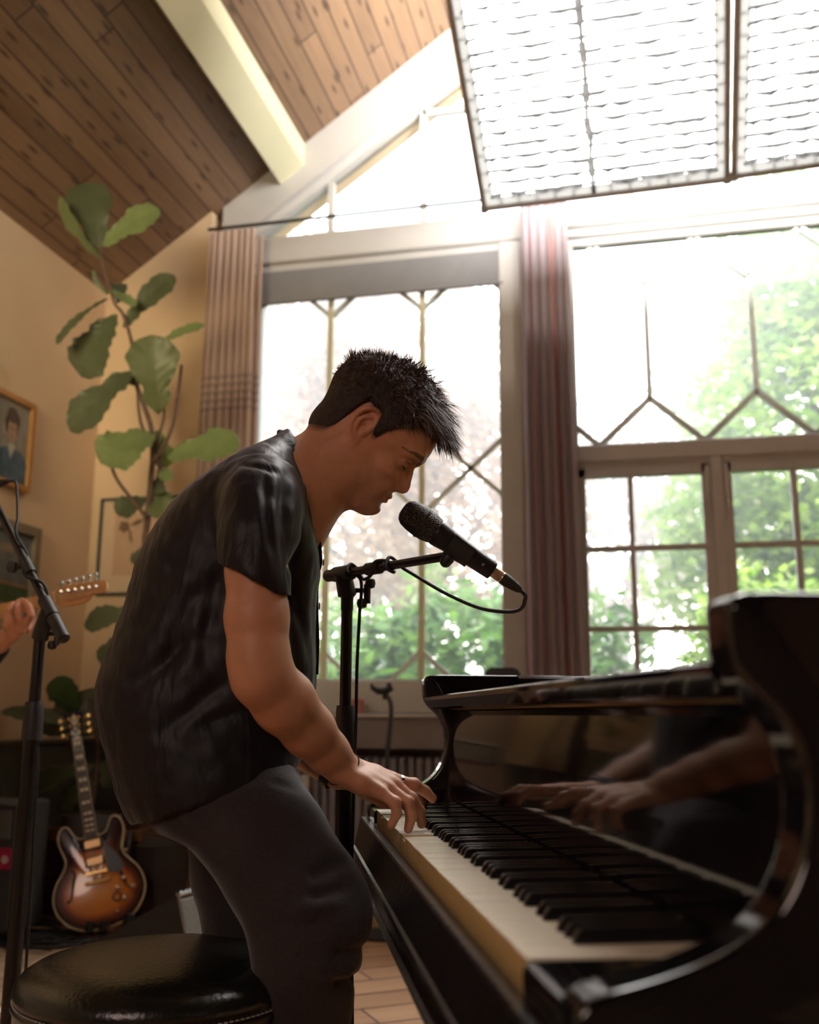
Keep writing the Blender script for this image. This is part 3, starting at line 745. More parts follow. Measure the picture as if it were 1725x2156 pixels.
def chaikin(p, k=2):
    for _ in range(k):
        q = []
        for i in range(len(p) - 1):
            a, b_ = np.array(p[i]), np.array(p[i + 1]); q += [tuple(a * .75 + b_ * .25), tuple(a * .25 + b_ * .75)]
        p = [p[0]] + q + [p[-1]]
    return p
front = [(0.186, -0.207), (0.183, -0.192), (0.187, -0.178), (0.200, -0.170), (0.230, -0.164), (0.256, -0.157), (0.280, -0.149), (0.304, -0.137), (0.322, -0.123), (0.336, -0.103), (0.346, -0.076), (0.349, -0.048), (0.344, -0.020), (0.332, 0.000), (0.314, 0.016), (0.303, 0.030), (0.2995, 0.050), (0.3000, 0.074)]
front = chaikin(front, 2) + [(0.304, 0.080), (0.312, 0.0835), (0.330, 0.085)]
prof = front + [(0.62, 0.085), (0.62, -0.36), (0.43, -0.36), (0.43, -0.207)]
def arm_mesh(s0, s1, prof):
    """arm with rounded long edges"""
    b = MB(); e = 0.005
    P_ = np.array(prof); c = P_.mean(0)
    def inset(d):
        out = []
        n = len(P_)
        for i in range(n):
            a, b_, c_ = P_[i - 1], P_[i], P_[(i + 1) % n]
            t = c_ - a; t = t / (np.linalg.norm(t) + 1e-9); nn = np.array([-t[1], t[0]])
            if i == 0 or i >= n - 4: nn = nn * 0
            out.append(b_ + nn * d)
        return out
    # orientation: inside is to the tail side
    sgn = -1
    rings = []
    for (ds, d) in ((0, e), (e * 0.3, e * 0.3), (e, 0), (e * 1.5, 0)):
        rings.append([W(n_, s0 + ds, z_) for n_, z_ in inset(sgn * d)])
    for (ds, d) in ((e * 1.5, 0), (e, 0), (e * 0.3, e * 0.3), (0, e)):
        rings.append([W(n_, s1 - ds, z_) for n_, z_ in inset(sgn * d)])
    b.loft(rings)
    return b
build('arm', arm_mesh(A0, A1, prof), M_lacquer, piano, smooth=0.9)
build('arm', arm_mesh(B0, B1, prof), M_lacquer, piano, smooth=0.9)
# key slip: worn front rail with stepped mouldings, whole width
ks = [(0.187, -0.2075), (0.1735, -0.2065), (0.171, -0.209), (0.160, -0.262), (0.1555, -0.264), (0.1555, -0.272), (0.162, -0.274), (0.160, -0.300), (0.155, -0.302), (0.155, -0.309), (0.42, -0.309), (0.42, -0.235), (0.189, -0.235)]
b = MB(); b.prism(ks, Wns(A0 + 0.01, B1 - 0.01), 0, 1); build('key_slip', b, M_lacquer_worn, piano, smooth=0.3)
b = MB(); b.prism([(0.170, -0.309), (0.60, -0.309), (0.60, -0.36), (0.30, -0.36), (0.24, -0.33)], Wns(A0 + 0.02, B1 - 0.02), 0, 1); build('key_bed', b, M_lacquer_worn, piano)
# white keys
names = 'CBAGFED'
def wkey(s):
    m = MB(); m.box((0, 0.0006, KT - 0.030), (0.150, KW - 0.0006, KT - 0.0022)); return m
def key_white(j, press=0.0):
    s = S0 + j * KW
    M = lambda a, bb, c: W(0.191 + a, s + bb, c - press * max(0.0, 1 - a / 0.22))
    m = MB(); m.box((0.0015, 0.0011, KT - 0.036), (0.155, KW - 0.0011, KT - 0.0022), M=M)
    m2 = MB(); m2.box((0.0, 0.0011, KT - 0.0024), (0.155, KW - 0.0011, KT), M=M, bev=0.0006)
    return m, m2
proto_w = None
PRESS = {33: 0.006, 47: 0.005}
import zlib
for j in range(52):
    if j == 0 or j in PRESS:
        m, m2 = key_white(j, PRESS.get(j, 0.0))
        k = build('white_key', m, M_keywood, piano, smooth=0.2)
        c = build('key_top', m2, M_ivory, k, smooth=0.2)
        if j == 0: proto_w, proto_t = k, c
    else:
        k = proto_w.copy(); COL.objects.link(k); k.parent = piano; FR[k.name] = FR[proto_w.name]
        hj = (zlib.crc32(bytes([j])) % 1000) / 1000 - 0.5
        k.location = (0, 0, 0.0006 * hj) ; k.location.y += j * KW
        c = proto_t.copy(); COL.objects.link(c); c.parent = k; FR[c.name] = FR[proto_t.name]
# black keys: slanted front, rounded top
def key_black(s):
    m = MB(); hw = 0.0050; l0, l1 = 0.240, 0.345
    def ring(n_, z0, zt, w0, w1):
        return [W(n_, s - w0, z0), W(n_, s - w1, zt - 0.0012), W(n_, s - w1 + 0.0014, zt), W(n_, s + w1 - 0.0014, zt), W(n_, s + w1, zt - 0.0012), W(n_, s + w0, z0)]
    m.loft([ring(l0, KT - 0.004, KT + 0.001, 0.0058, 0.0052), ring(l0 + 0.0022, KT - 0.004, KT + 0.0075, 0.0058, 0.0047), ring(l0 + 0.0055, KT - 0.004, KT + 0.0112, 0.0058, 0.0046), ring(l0 + 0.010, KT - 0.004, KT + 0.0122, 0.0058, 0.0046), ring(l1, KT - 0.004, KT + 0.0125, 0.0058, 0.0048)])
    return m
proto_b = None; nb = 0
for j in range(51):
    if names[j % 7] in 'BAGED':
        s = S0 + (j + 1) * KW
        if proto_b is None: proto_b = build('black_key', key_black(s), M_ebony, piano, smooth=0.5); s_b = s
        else:
            k = proto_b.copy(); COL.objects.link(k); k.parent = piano; k.location = (0, s - s_b, 0); FR[k.name] = FR[proto_b.name]
        nb += 1
for (s0_, s1_) in ((A1 - 0.002, S0 - 0.0015), (S1 + 0.0015, B0 + 0.002)):
    b = MB(); b.prism([(0.187, -0.207), (0.1865, -0.190), (0.189, -0.1835), (0.195, -0.1815), (0.352, -0.1815), (0.352, -0.207)], Wns(s0_, s1_), 0, 1); build('key_block', b, M_lacquer, piano, smooth=0.5)
# fallboard, hinge and nosing
b = MB(); b.prism([(0.3505, KT - 0.004), (0.3490, KT + 0.004), (0.3595, 0.008), (0.361, 0.013), (0.376, 0.013), (0.372, KT - 0.004)], Wns(A1 - 0.002, B0 + 0.002), 0, 1)
build('fallboard', b, M_lacquer, piano, smooth=0.4)
b = MB(); b.prism([(0.301, 0.030), (0.3015, 0.0365), (0.305, 0.039), (0.44, 0.046), (0.44, 0.0135), (0.322, 0.0135), (0.312, 0.0165)], Wns(A1 - 0.002, B0 + 0.002), 0, 1)
build('fallboard_nosing', b, M_lacquer, piano, smooth=0.25)
b = MB(); b.tube([W(0.3530, A1 + 0.01, 0.0125), W(0.3530, B0 - 0.01, 0.0125)], 0.0013, n=8)
for k in range(90):
    s_ = A1 + 0.02 + k * (B0 - A1 - 0.04) / 90; b.tube([W(0.3530, s_, 0.0125), W(0.3530, s_ + 0.006, 0.0125)], 0.0018, n=8)
build('piano_hinge', b, M_brass, piano)
# red felt strip behind the keys
b = MB(); b.box((0.343, S0, KT - 0.006), (0.3495, S1, KT + 0.001), M=lambda a, s_, z_: W(a, s_, z_)); build('name_felt', b, mat('dark red felt', (0.10, 0.015, 0.02), rough=0.95), piano)
# rim: closed outline behind the arms
out = [(0.50, A0), (0.80, A0), (1.00, A0 + 0.03), (1.20, 0.78), (1.36, 0.96), (1.50, 1.16), (1.66, 1.38), (1.80, 1.50), (1.93, 1.62), (2.00, 1.78), (1.99, 1.94), (1.92, 2.07), (1.80, 2.14), (1.66, B1), (0.50, B1)]
o2 = []
pts = [np.array([a, b_, 0.0]) for a, b_ in out]
sm = spline(pts[1:-1], 5); outl = [pts[0]] + sm + [pts[-1]]
inn = []
for i, p in enumerate(outl):
    t_ = outl[min(i + 1, len(outl) - 1)] - outl[max(i - 1, 0)]; t_ /= np.linalg.norm(t_); nn = np.array([-t_[1], t_[0], 0]); inn.append(p + nn * 0.06)
b = MB(); rings = []
for p, q in zip(outl, inn):
    rings.append([W(p[0], p[1], -0.30), W(p[0], p[1], 0.078), W(p[0] * .9 + q[0] * .1, p[1] * .9 + q[1] * .1, 0.084), W(p[0] * .1 + q[0] * .9, p[1] * .1 + q[1] * .9, 0.084), W(q[0], q[1], 0.078), W(q[0], q[1], -0.30)])
b.loft(rings); build('rim', b, M_lacquer, piano, smooth=0.6)
b = MB(); b._add([W(q[0], q[1], -0.12) for q in inn] + [W(q[0], q[1], -0.13) for q in inn], [tuple(range(len(inn))), tuple(range(2 * len(inn) - 1, len(inn) - 1, -1))]); build('soundboard', b, M_spruce, piano, smooth=None)
# iron plate: struts and string band
b = MB()
for s_ in (0.80, 1.05, 1.35, 1.65, 1.95):
    n1_ = 0.95 if s_ < 0.9 else (1.2 if s_ < 1.1 else 1.7)
    b.box((0.46, s_ - 0.015, -0.03), (n1_, s_ + 0.015, 0.01), M=W)
b.box((0.44, A0 + 0.06, -0.03), (0.56, B1 - 0.06, -0.005), M=W)
b._add([W(q[0] * 0.985 + 0.01, q[1] * 0.985 + 0.02, -0.06) for q in inn[2:-1]] + [W(q[0] * 0.93 + 0.05, q[1] * 0.93 + 0.10, -0.05) for q in inn[2:-1]], [(i, i + 1, i + 1 + len(inn[2:-1]), i + len(inn[2:-1])) for i in range(len(inn[2:-1]) - 1)])
build('iron_plate', b, M_bronze, piano, smooth=0.4)
b = MB()
for k in range(70):
    s_ = 0.74 + k * 0.0195; L_ = 0.85 if s_ < 0.85 else min(1.75, 0.85 + (s_ - 0.85) * 1.1)
    b._add([W(0.56, s_, -0.015), W(0.56, s_ + 0.001, -0.015), W(L_, s_ + 0.001, -0.03), W(L_, s_, -0.03)], [(0, 1, 2, 3)])
build('strings', b, M_chrome, piano, smooth=None, kind='stuff')
# legs and lyre
for (n_, s_) in ((0.42, 0.80), (0.42, 2.00), (1.72, 1.85)):
    b = MB(); b.box((n_ - 0.075, s_ - 0.075, -0.42), (n_ + 0.075, s_ + 0.075, -0.31), M=W, bev=0.008)
    c = W(n_, s_, -0.42); b.lathe([(0.062, 0.0), (0.066, -0.02), (0.05, -0.05), (0.055, -0.10), (0.046, -0.28), (0.036, -0.42), (0.042, -0.435), (0.03, -0.445)], c, n=20)
    lg = build('leg', b, M_lacquer, piano, smooth=0.7)
    b = MB(); b.lathe([(0.014, -0.025), (0.030, -0.018), (0.030, 0.018), (0.014, 0.025)], W(n_, s_, -CZ + 0.0305), axis=PD, n=16); b.box((n_ - 0.02, s_ - 0.02, -CZ + 0.045), (n_ + 0.02, s_ + 0.02, -CZ + 0.056), M=W); build('caster', b, M_brass, lg)
b = MB(); b.box((0.40, 1.30, -0.84), (0.52, 1.50, -0.80), M=W, bev=0.008)
for s_ in (1.34, 1.46): b.tube([W(0.46, s_, -0.80), W(0.46, s_, -0.355)], 0.018, n=10)
ly = build('pedal_lyre', b, M_lacquer, piano)
for s_ in (1.34, 1.40, 1.46):
    b = MB(); b.tube([W(0.42, s_, -0.82), W(0.36, s_, -0.825), W(0.30, s_, -0.84)], [0.012, 0.014, 0.016], n=10); build('pedal', b, M_brass, ly)
# a chip of light wood in front of the pressed key
cp = at_n(843, 1762, 0.189)

# ================================================================== stool
sn, ss, sr = -0.165, 1.645, 0.212
stool = thing('stool', W(sn, ss, -CZ), 'round black leatherette stool with pale seam stitching in the lower left', 'stool')
c = W(sn, ss, 0); zb_ = -CZ + 0.0
pz_ = lambda l: [(r, z) for r, z in l]
b = MB(); b.lathe([(0.0, -0.352), (0.0670, -0.3525), (0.1228, -0.355), (0.1618, -0.359), (0.1875, -0.366), (0.2020, -0.375), (0.2098, -0.386), (0.2120, -0.395), (0.2104, -0.402), (0.2081, -0.4035)], c, n=72, cap=False); b.lathe([(0.2081, -0.4035), (0.0, -0.41)], c, n=72, cap=False)
build('seat', b, M_leather, stool, smooth=2)
b = MB(); b.lathe([(0.2081, -0.404), (0.2126, -0.409), (0.2126, -0.413), (0.2087, -0.417), (0.2076, -0.60), (0.2053, -CZ + 0.03), (0.2009, -CZ + 0.03)], c, n=72); sb = build('body', b, M_leather, stool, smooth=0.9)
b = MB()
for k in range(150):
    q = 2 * math.pi * k / 150; q2 = q + 0.026; p1 = c + np.array([math.cos(q), math.sin(q), 0]) * 0.2104 + [0, 0, -0.4045]; p2 = c + np.array([math.cos(q2), math.sin(q2), 0]) * 0.2104 + [0, 0, -0.4045]
    b.tube([p1, p2], 0.0009, n=5)
build('stitching', b, M_stitch, sb)
b = MB(); b.lathe([(0.1674, -CZ), (0.1786, -CZ + 0.005), (0.1841, -CZ + 0.03), (0.1, -CZ + 0.035)], c, n=48); build('base', b, M_black, stool)

# ================================================================== vocal microphone on its boom stand
def stand(base, pole_top, boom_a, boom_b, label, lower_h, thick=1.0, feet_rot=0.0, clutch=None, name='microphone_stand'):
    base = np.array(base); st = thing(name, (base[0], base[1], 0), label, 'microphone stand', 'microphone stands')
    top = np.array(pole_top)
    zl = lower_h
    at_ = lambda z: base + (top - base) * ((z - base[2]) / (top[2] - base[2]))
    b = MB(); b.tube([at_(zl - 0.02), top], 0.0115 * thick, n=14); build('upper_tube', b, M_blackmetal, st)
    b = MB(); b.tube([at_(0.10), at_(zl)], 0.0155 * thick, n=16); build('lower_tube', b, M_blackmetal, st)
    b = MB(); b.tube([at_(zl - 0.085), at_(zl - 0.02), at_(zl - 0.004), at_(zl)], [0.020 * thick, 0.0185 * thick, 0.0175 * thick, 0.0165 * thick], n=18); build('clutch', b, M_black, st)
    # tripod base
    b = MB(); b.lathe([(0.026, 0.13), (0.030, 0.12), (0.030, 0.06), (0.022, 0.05)], (base[0], base[1], 0), n=16); build('tripod_hub', b, M_black, st)
    for k in range(3):
        q = feet_rot + k * 2 * math.pi / 3; e = np.array([base[0] + 0.30 * math.cos(q), base[1] + 0.30 * math.sin(q), 0.014])
        b = MB(); b.tube([(base[0], base[1], 0.10), e], 0.008, n=10); lg = build('leg', b, M_blackmetal, st)
        b = MB(); d = (e - np.array([base[0], base[1], 0.10])); d /= np.linalg.norm(d); b.tube([e - d * 0.03, e + d * 0.005], 0.0125, n=10); build('rubber_foot', b, M_rubber, lg)
    # swivel and boom
    A_, B_ = np.array(boom_a), np.array(boom_b)
    bd = B_ - A_; bl_ = np.linalg.norm(bd); bd /= bl_
    tj = (top - A_) @ bd; J = A_ + bd * tj
    b = MB(); b.tube([top - [0, 0, 0.06], top - [0, 0, 0.035], top - [0, 0, 0.03], J - [0, 0, 0.002]], [0.0125, 0.0125, 0.019, 0.017], n=14); b.tube([J - bd * 0.028, J + bd * 0.028], 0.0155, n=14); sw = build('swivel', b, M_black, st)
    side = np.cross(bd, [0, 0, 1.0]); side /= np.linalg.norm(side)
    b = MB(); kc = top - np.array([0, 0, 0.02]); rt = np.array([0.97, 0.22, 0])
    b.tube([kc, kc + rt * 0.045], 0.005, n=8); b.tube([kc + rt * 0.040 + [0, 0, 0.012], kc + rt * 0.040 - [0, 0, 0.026]], 0.007, n=10)
    b.lathe([(0, -0.011), (0.009, -0.008), (0.011, 0), (0.009, 0.008), (0, 0.011)], kc + rt * 0.046 + [0, 0, 0.014], n=12, cap=False); b.lathe([(0, -0.011), (0.009, -0.008), (0.011, 0), (0.009, 0.008), (0, 0.011)], kc + rt * 0.030 - [0, 0, 0.026], n=12, cap=False)
    build('clutch_knob', b, M_black, sw)
    b = MB(); b.tube([A_, B_], 0.0085 * thick, n=12); bo = build('boom', b, M_blackmetal, st)
    b = MB(); b.tube([A_, A_ + bd * 0.004, A_ + bd * 0.075], [0.008 * thick, 0.0125 * thick, 0.0125 * thick], n=14); b.tube([A_ + bd * 0.078, A_ + bd * 0.085], 0.0145, n=14); build('grip_end', b, M_black, bo)
    return st, bo, bd, J
def S_(u, v, s): return at_s(u, v, s)
base = S_(727, 1500, 1.985); base = np.array([base[0], base[1], 0.0])
topj = S_(732, 1222, 1.985); topj[0], topj[1] = base[0], base[1]
boomA, boomB = S_(688, 1213, 2.03), S_(948, 1170, 1.70)
stv, bo, bd, J = stand(base, topj, boomA, boomB, 'black boom microphone stand between the player and the piano', CZ + at_s(727, 1485, 1.985)[2] - CZ, feet_rot=0.6, clutch=None)
b = MB(); m_ = boomA + bd * np.linalg.norm(boomB - boomA) * 0.42; b.tube([m_ - bd * 0.02, m_ + bd * 0.02], 0.0125, n=12); build('boom_collar', b, M_black, bo)
# microphone
sm_ = 1.66
mt, mb_ = S_(858, 1078, sm_), S_(1046, 1208, sm_ + 0.0)
ax = mb_ - mt; mL = np.linalg.norm(ax); ax /= mL
SCL = 1.22
mic = thing('microphone', mb_, 'black handheld vocal microphone in a stand clip in front of the singer', 'microphone')
k_ = mL / 0.178
prof_g = [(0.0, -0.010), (0.010, -0.0095), (0.0175, -0.006), (0.0225, 0.001), (0.0250, 0.012), (0.0262, 0.026), (0.0262, 0.031)]
prof_g2 = [(0.0262, 0.031), (0.0255, 0.044), (0.0225, 0.055), (0.0205, 0.059)]
def mat_mesh():
    m, nt, b_ = newmat('microphone mesh'); tc = N(nt, 'ShaderNodeTexCoord'); vo = N(nt, 'ShaderNodeTexVoronoi'); vo.inputs['Scale'].default_value = 420
    nt.links.new(tc.outputs['Object'], vo.inputs['Vector']); cr = N(nt, 'ShaderNodeValToRGB'); cr.color_ramp.elements[0].position = 0.25; cr.color_ramp.elements[1].position = 0.55
    cr.color_ramp.elements[0].color = (0.003, 0.003, 0.003, 1); cr.color_ramp.elements[1].color = (0.07, 0.06, 0.05, 1)
    nt.links.new(vo.outputs['Distance'], cr.inputs[0]); nt.links.new(cr.outputs[0], b_.inputs['Base Color']); b_.inputs['Metallic'].default_value = 0.8; b_.inputs['Roughness'].default_value = 0.35
    bp = N(nt, 'ShaderNodeBump'); bp.inputs['Strength'].default_value = 0.9; bp.inputs['Distance'].default_value = 0.002; nt.links.new(vo.outputs['Distance'], bp.inputs['Height']); nt.links.new(bp.outputs[0], b_.inputs['Normal']); return m
b = MB(); b.lathe([(r * k_, t * k_) for r, t in prof_g + prof_g2[1:]], mt, axis=ax, n=36, cap=False); build('grille', b, mat_mesh(), mic, smooth=2)
b = MB(); b.lathe([(0.0264 * k_, 0.029 * k_), (0.0272 * k_, 0.0295 * k_), (0.0272 * k_, 0.0335 * k_), (0.0264 * k_, 0.034 * k_)], mt, axis=ax, n=36); build('grille_ring', b, M_black, mic)
b = MB(); b.lathe([(r * k_, t * k_) for r, t in [(0.0215, 0.057), (0.0225, 0.061), (0.021, 0.072), (0.0195, 0.085), (0.0178, 0.11), (0.0165, 0.14), (0.0158, 0.166), (0.0150, 0.170), (0.011, 0.171)]], mt, axis=ax, n=32); bdm = build('handle', b, mat('microphone body', (0.02, 0.018, 0.017), rough=0.38, metal=0.4), mic, smooth=0.7)
# connector
b = MB(); b.lathe([(r * k_, t * k_) for r, t in [(0.0095, 0.170), (0.0098, 0.172), (0.0098, 0.186), (0.0092, 0.187), (0.0098, 0.188), (0.0098, 0.190)]], mt, axis=ax, n=24); cn = build('connector', b, mat('silver gold connector', (0.55, 0.40, 0.28), rough=0.35, metal=0.9), mic, label='bright metal connector shell')
b = MB(); b.lathe([(r * k_, t * k_) for r, t in [(0.0102, 0.189), (0.0105, 0.192), (0.0100, 0.200), (0.0085, 0.212), (0.0066, 0.222), (0.0048, 0.226)]], mt, axis=ax, n=20); build('connector_boot', b, M_rubber, cn, smooth=0.8)
pr_ = mt + ax * 0.150 * k_ ; camd = (C0 - pr_); camd -= ax * (camd @ ax); camd /= np.linalg.norm(camd)
b = MB(); b.lathe([(0.0028, 0.0), (0.0028, 0.001), (0.0018, 0.0012), (0.0016, 0.0)], pr_ + camd * 0.0165 * k_, axis=camd, n=12); build('emblem', b, M_chrome, bdm)
# clip
up_ = np.cross(ax, camd); up_ /= np.linalg.norm(up_)
if up_[2] < 0: up_ = -up_
b = MB(); rings = []
for t in (0.086, 0.092, 0.120, 0.128):
    r0 = (0.0195 if t < 0.1 else 0.0175) * k_; r1 = r0 + 0.0035
    cc = mt + ax * t * k_; rg = []
    for k in range(13):
        q = math.radians(128 - 256 * k / 12); rg.append(cc + (math.sin(q) * camd - math.cos(q) * up_) * r1)
    for k in range(12, -1, -1):
        q = math.radians(128 - 256 * k / 12); rg.append(cc + (math.sin(q) * camd - math.cos(q) * up_) * r0)
    rings.append(rg)
b.loft(rings)
cj = mt + ax * 0.098 * k_ - up_ * 0.026 * k_; b.tube([cj + up_ * 0.012, cj, cj - up_ * 0.012], [0.010, 0.012, 0.008], n=12); b.tube([boomB, cj - up_ * 0.006], 0.0105, n=12)
build('microphone_clip', b, M_black, stv, smooth=0.7)
# cable of the microphone
e0 = mt + ax * 0.225 * k_
cable_pts = [e0, e0 + ax * 0.010 + [0, 0, -0.003], S_(1106, 1262, 1.66), S_(1098, 1281, 1.665), S_(1070, 1288, 1.67), S_(1010, 1280, 1.70), S_(940, 1250, 1.74), S_(880, 1215, 1.79), S_(846, 1194, 1.83), S_(833, 1180, 1.855)]
b = MB()
def on_boom(t): return boomA + (boomB - boomA) * t
bs = np.cross(bd, [0, 0, 1.0]); bs /= np.linalg.norm(bs); bu = np.cross(bs, bd)
def wrap(t, q, r=0.0130): return on_boom(t) + (math.cos(q) * bu + math.sin(q) * bs) * r
pts = cable_pts + [wrap(0.545, 0.0, 0.016), wrap(0.56, 1.8), wrap(0.575, 3.3, 0.013), wrap(0.53, 4.6), wrap(0.50, 5.6, 0.015), wrap(0.46, 7.0), wrap(0.42, 9.0), wrap(0.34, 9.6, 0.018), wrap(0.28, 10.2, 0.018), wrap(0.24, 11.5), wrap(0.22, 12.6, 0.016), wrap(0.235, 14.2), S_(760, 1222, 1.955), S_(757, 1300, 1.95), S_(752, 1400, 1.95), S_(750, 1500, 1.955), S_(747, 1600, 1.965), S_(744, 1700, 1.97), S_(741, 1800, 1.975), S_(740, 1950, 1.98), S_(742, 2156, 1.985)]
pe = pts[-1]; pts += [np.array([pe[0], pe[1], 0.25]), np.array([pe[0] + 0.03, pe[1], 0.04]), np.array([pe[0] + 0.15, pe[1] - 0.1, 0.012]), np.array([pe[0] + 0.5, pe[1] + 0.1, 0.010])]
b.tube(spline(pts, 7), 0.0034, n=8); tag(build('microphone_cable', b, M_rubber, None, smooth=2), 'black cable looping from the singer\'s microphone down its stand', 'cable')

# ================================================================== second stand at the left edge
def D_(u, v, d): return at_d(u, v, d)
dd = 2.30
bs2 = D_(84, 1310, dd); base2 = np.array([bs2[0], bs2[1], 0.0]); 
bl2 = at_z(22, 2300, 0.0)
top2 = D_(86, 1316, dd)
gbase = D_(28, 2156, 2.28)
# keep the pole upright in the room
A2, B2 = D_(136, 1348, 2.22), D_(-60, 960, 2.62)
stv2, bo2, bd2, J2 = stand(base2, top2, A2, B2, 'black boom microphone stand cut by the left photo edge', D_(84, 1478, dd)[2], thick=1.15, feet_rot=0.1)
b = MB(); q_ = A2 + (B2 - A2) * 0.36; b.tube([q_ - bd2 * 0.025, q_ + bd2 * 0.025], 0.0135, n=12); q2_ = q_ + np.array([-0.04, 0, 0.0]); b.tube([q_, q2_], 0.006, n=8); b.lathe([(0, -0.008), (0.014, -0.006), (0.014, 0.006), (0, 0.008)], q2_, axis=(0.3, 1, 0), n=14, cap=False); build('boom_collar', b, M_black, bo2)
# its microphone, only the connector end shows
m0 = D_(-10, 1020, 2.55); m1 = D_(22, 1012, 2.53); axm = m1 - m0; axm /= np.linalg.norm(axm)
mic2 = thing('microphone', m0 - axm * 0.18, 'microphone connector end showing at the left photo edge', 'microphone')
b = MB(); b.lathe([(0.0, -0.20), (0.024, -0.185), (0.025, -0.15), (0.019, -0.135), (0.016, -0.02), (0.014, -0.01)], m0, axis=axm, n=24); build('handle', b, mat('microphone body', (0.02, 0.018, 0.017), rough=0.38, metal=0.4), mic2, smooth=0.7)
b = MB(); b.lathe([(0.010, -0.012), (0.010, 0.012), (0.011, 0.013), (0.010, 0.022), (0.005, 0.045)], m0 + axm * 0.0, axis=axm, n=18); build('connector', b, M_black, mic2)
b = MB(); b.tube([m0 - axm * 0.06 - [0, 0, 0.024], m0 - axm * 0.03 - [0, 0, 0.02]], 0.012, n=10); b.tube([B2, B2 + (m0 - axm * 0.06 - B2) * 0.5, m0 - axm * 0.05 - [0, 0, 0.02]], 0.010, n=10); build('microphone_clip', b, M_black, stv2)
bs_2 = np.cross(bd2, [0, 0, 1.0]); bs_2 /= np.linalg.norm(bs_2); bu_2 = np.cross(bs_2, bd2)
def wrap2(t, q, r=0.014): return A2 + (B2 - A2) * t + (math.cos(q) * bu_2 + math.sin(q) * bs_2) * r
pts = [m0 + axm * 0.04, D_(32, 1014, 2.50), D_(36, 1040, 2.47), D_(37, 1090, 2.43), D_(34, 1125, 2.40), wrap2(0.42, 1.5), wrap2(0.36, 3.4), wrap2(0.30, 4.8, 0.016), wrap2(0.25, 6.5, 0.016), wrap2(0.20, 8.0), wrap2(0.15, 9.0, 0.014), D_(92, 1330, 2.27), D_(88, 1380, 2.275), D_(84, 1450, 2.27), D_(80, 1550, 2.27), D_(78, 1640, 2.27), D_(72, 1720, 2.27), D_(66, 1850, 2.27)]
pe = pts[-1]; pts += [np.array([pe[0] + 0.005, pe[1], 0.30]), np.array([pe[0], pe[1] + 0.02, 0.05]), np.array([pe[0] - 0.1, pe[1] + 0.2, 0.012]), np.array([pe[0] - 0.2, pe[1] + 0.7, 0.01])]
b = MB(); b.tube(spline(pts, 6), 0.0036, n=8); tag(build('microphone_cable', b, M_rubber, None, smooth=2), 'black cable twisted around the boom stand at the left edge', 'cable')

# ================================================================== gooseneck stand, chair and cup by the window
gq = lambda u, v: at_y(u, v, 4.35)
gn = thing('gooseneck_stand', (gq(815, 1600)[0], 4.35, 0), 'dark flexible gooseneck stand with a clamp in front of the window sill', 'stand')
g0 = gq(815, 1600)
b = MB(); b.tube(spline([(g0[0], 4.35, 0.02), (g0[0], 4.35, 0.45), g0, gq(820, 1545), gq(824, 1505), gq(822, 1478), gq(814, 1462)], 6), 0.0105, n=10); build('neck', b, mat('grey black steel', (0.07, 0.07, 0.075), rough=0.4, metal=0.3), gn, smooth=2)
b = MB(); b.lathe([(0.12, 0.0), (0.12, 0.012), (0.02, 0.022)], (g0[0], 4.35, 0), n=28); build('base', b, M_black, gn)
b = MB(); p_ = gq(806, 1452)
b.tube([gq(787, 1449), gq(797, 1455), gq(812, 1455), gq(824, 1449)], [0.012, 0.016, 0.018, 0.014], n=10); b.tube([gq(785, 1453), gq(783, 1440)], 0.008, n=8); b.tube([gq(825, 1455), gq(818, 1438)], [0.012, 0.009], n=8); b.tube([gq(810, 1473), gq(812, 1458)], [0.010, 0.014], n=8)
build('clamp', b, M_black, gn)
chq = lambda u, v: at_y(u, v, 3.9)
cb = chq(1060, 1415)
ch = thing('chair', (cb[0], 3.95, 0), 'dark chair whose rounded back shows behind the piano', 'chair')
x0_, x1_ = chq(1023, 1428)[0], chq(1097, 1428)[0]; zt_ = chq(1060, 1406)[2]
rr = []; b = MB()
pl_ = [(x0_, zt_ - 0.30), (x1_, zt_ - 0.30)] + [(x1_ - 0.03 + 0.03 * math.cos(q), zt_ - 0.03 + 0.03 * math.sin(q)) for q in np.linspace(0, math.pi / 2, 7)] + [(x0_ + 0.03 + 0.03 * math.cos(q), zt_ - 0.03 + 0.03 * math.sin(q)) for q in np.linspace(math.pi / 2, math.pi, 7)]
b.prism(pl_, yz(3.88, 3.92), 0, 1); build('backrest', b, M_black, ch)
b = MB(); b.box((cb[0] - 0.21, 3.90, 0.44), (cb[0] + 0.21, 4.32, 0.49), bev=0.02); build('seat', b, M_black, ch)
b = MB(); b.tube([(cb[0], 3.90, zt_ - 0.28), (cb[0], 3.93, 0.46)], 0.02); build('back_post', b, M_blackmetal, ch)
for sx in (-0.17, 0.17):
    for yy in (3.94, 4.28):
        b = MB(); b.tube([(cb[0] + sx, yy, 0.45), (cb[0] + sx * 1.1, yy, 0.0)], 0.013, n=10); build('leg', b, M_blackmetal, ch)
cpz = at_y(753, 1489, YW - 0.17)
b = MB(); b.lathe([(0.020, 0.0), (0.030, 0.006), (0.036, 0.035), (0.034, 0.072), (0.031, 0.074), (0.032, 0.04), (0.022, 0.010), (0.0, 0.009)], (cpz[0], YW - 0.17, CZ + 0.004), n=24, cap=False)
tag(build('glass_cup', b, mat('pink glass', (0.42, 0.16, 0.14), rough=0.25, vary=0.3, vscale=30), None, smooth=1), 'small pink glass cup standing on the window sill', 'cup')
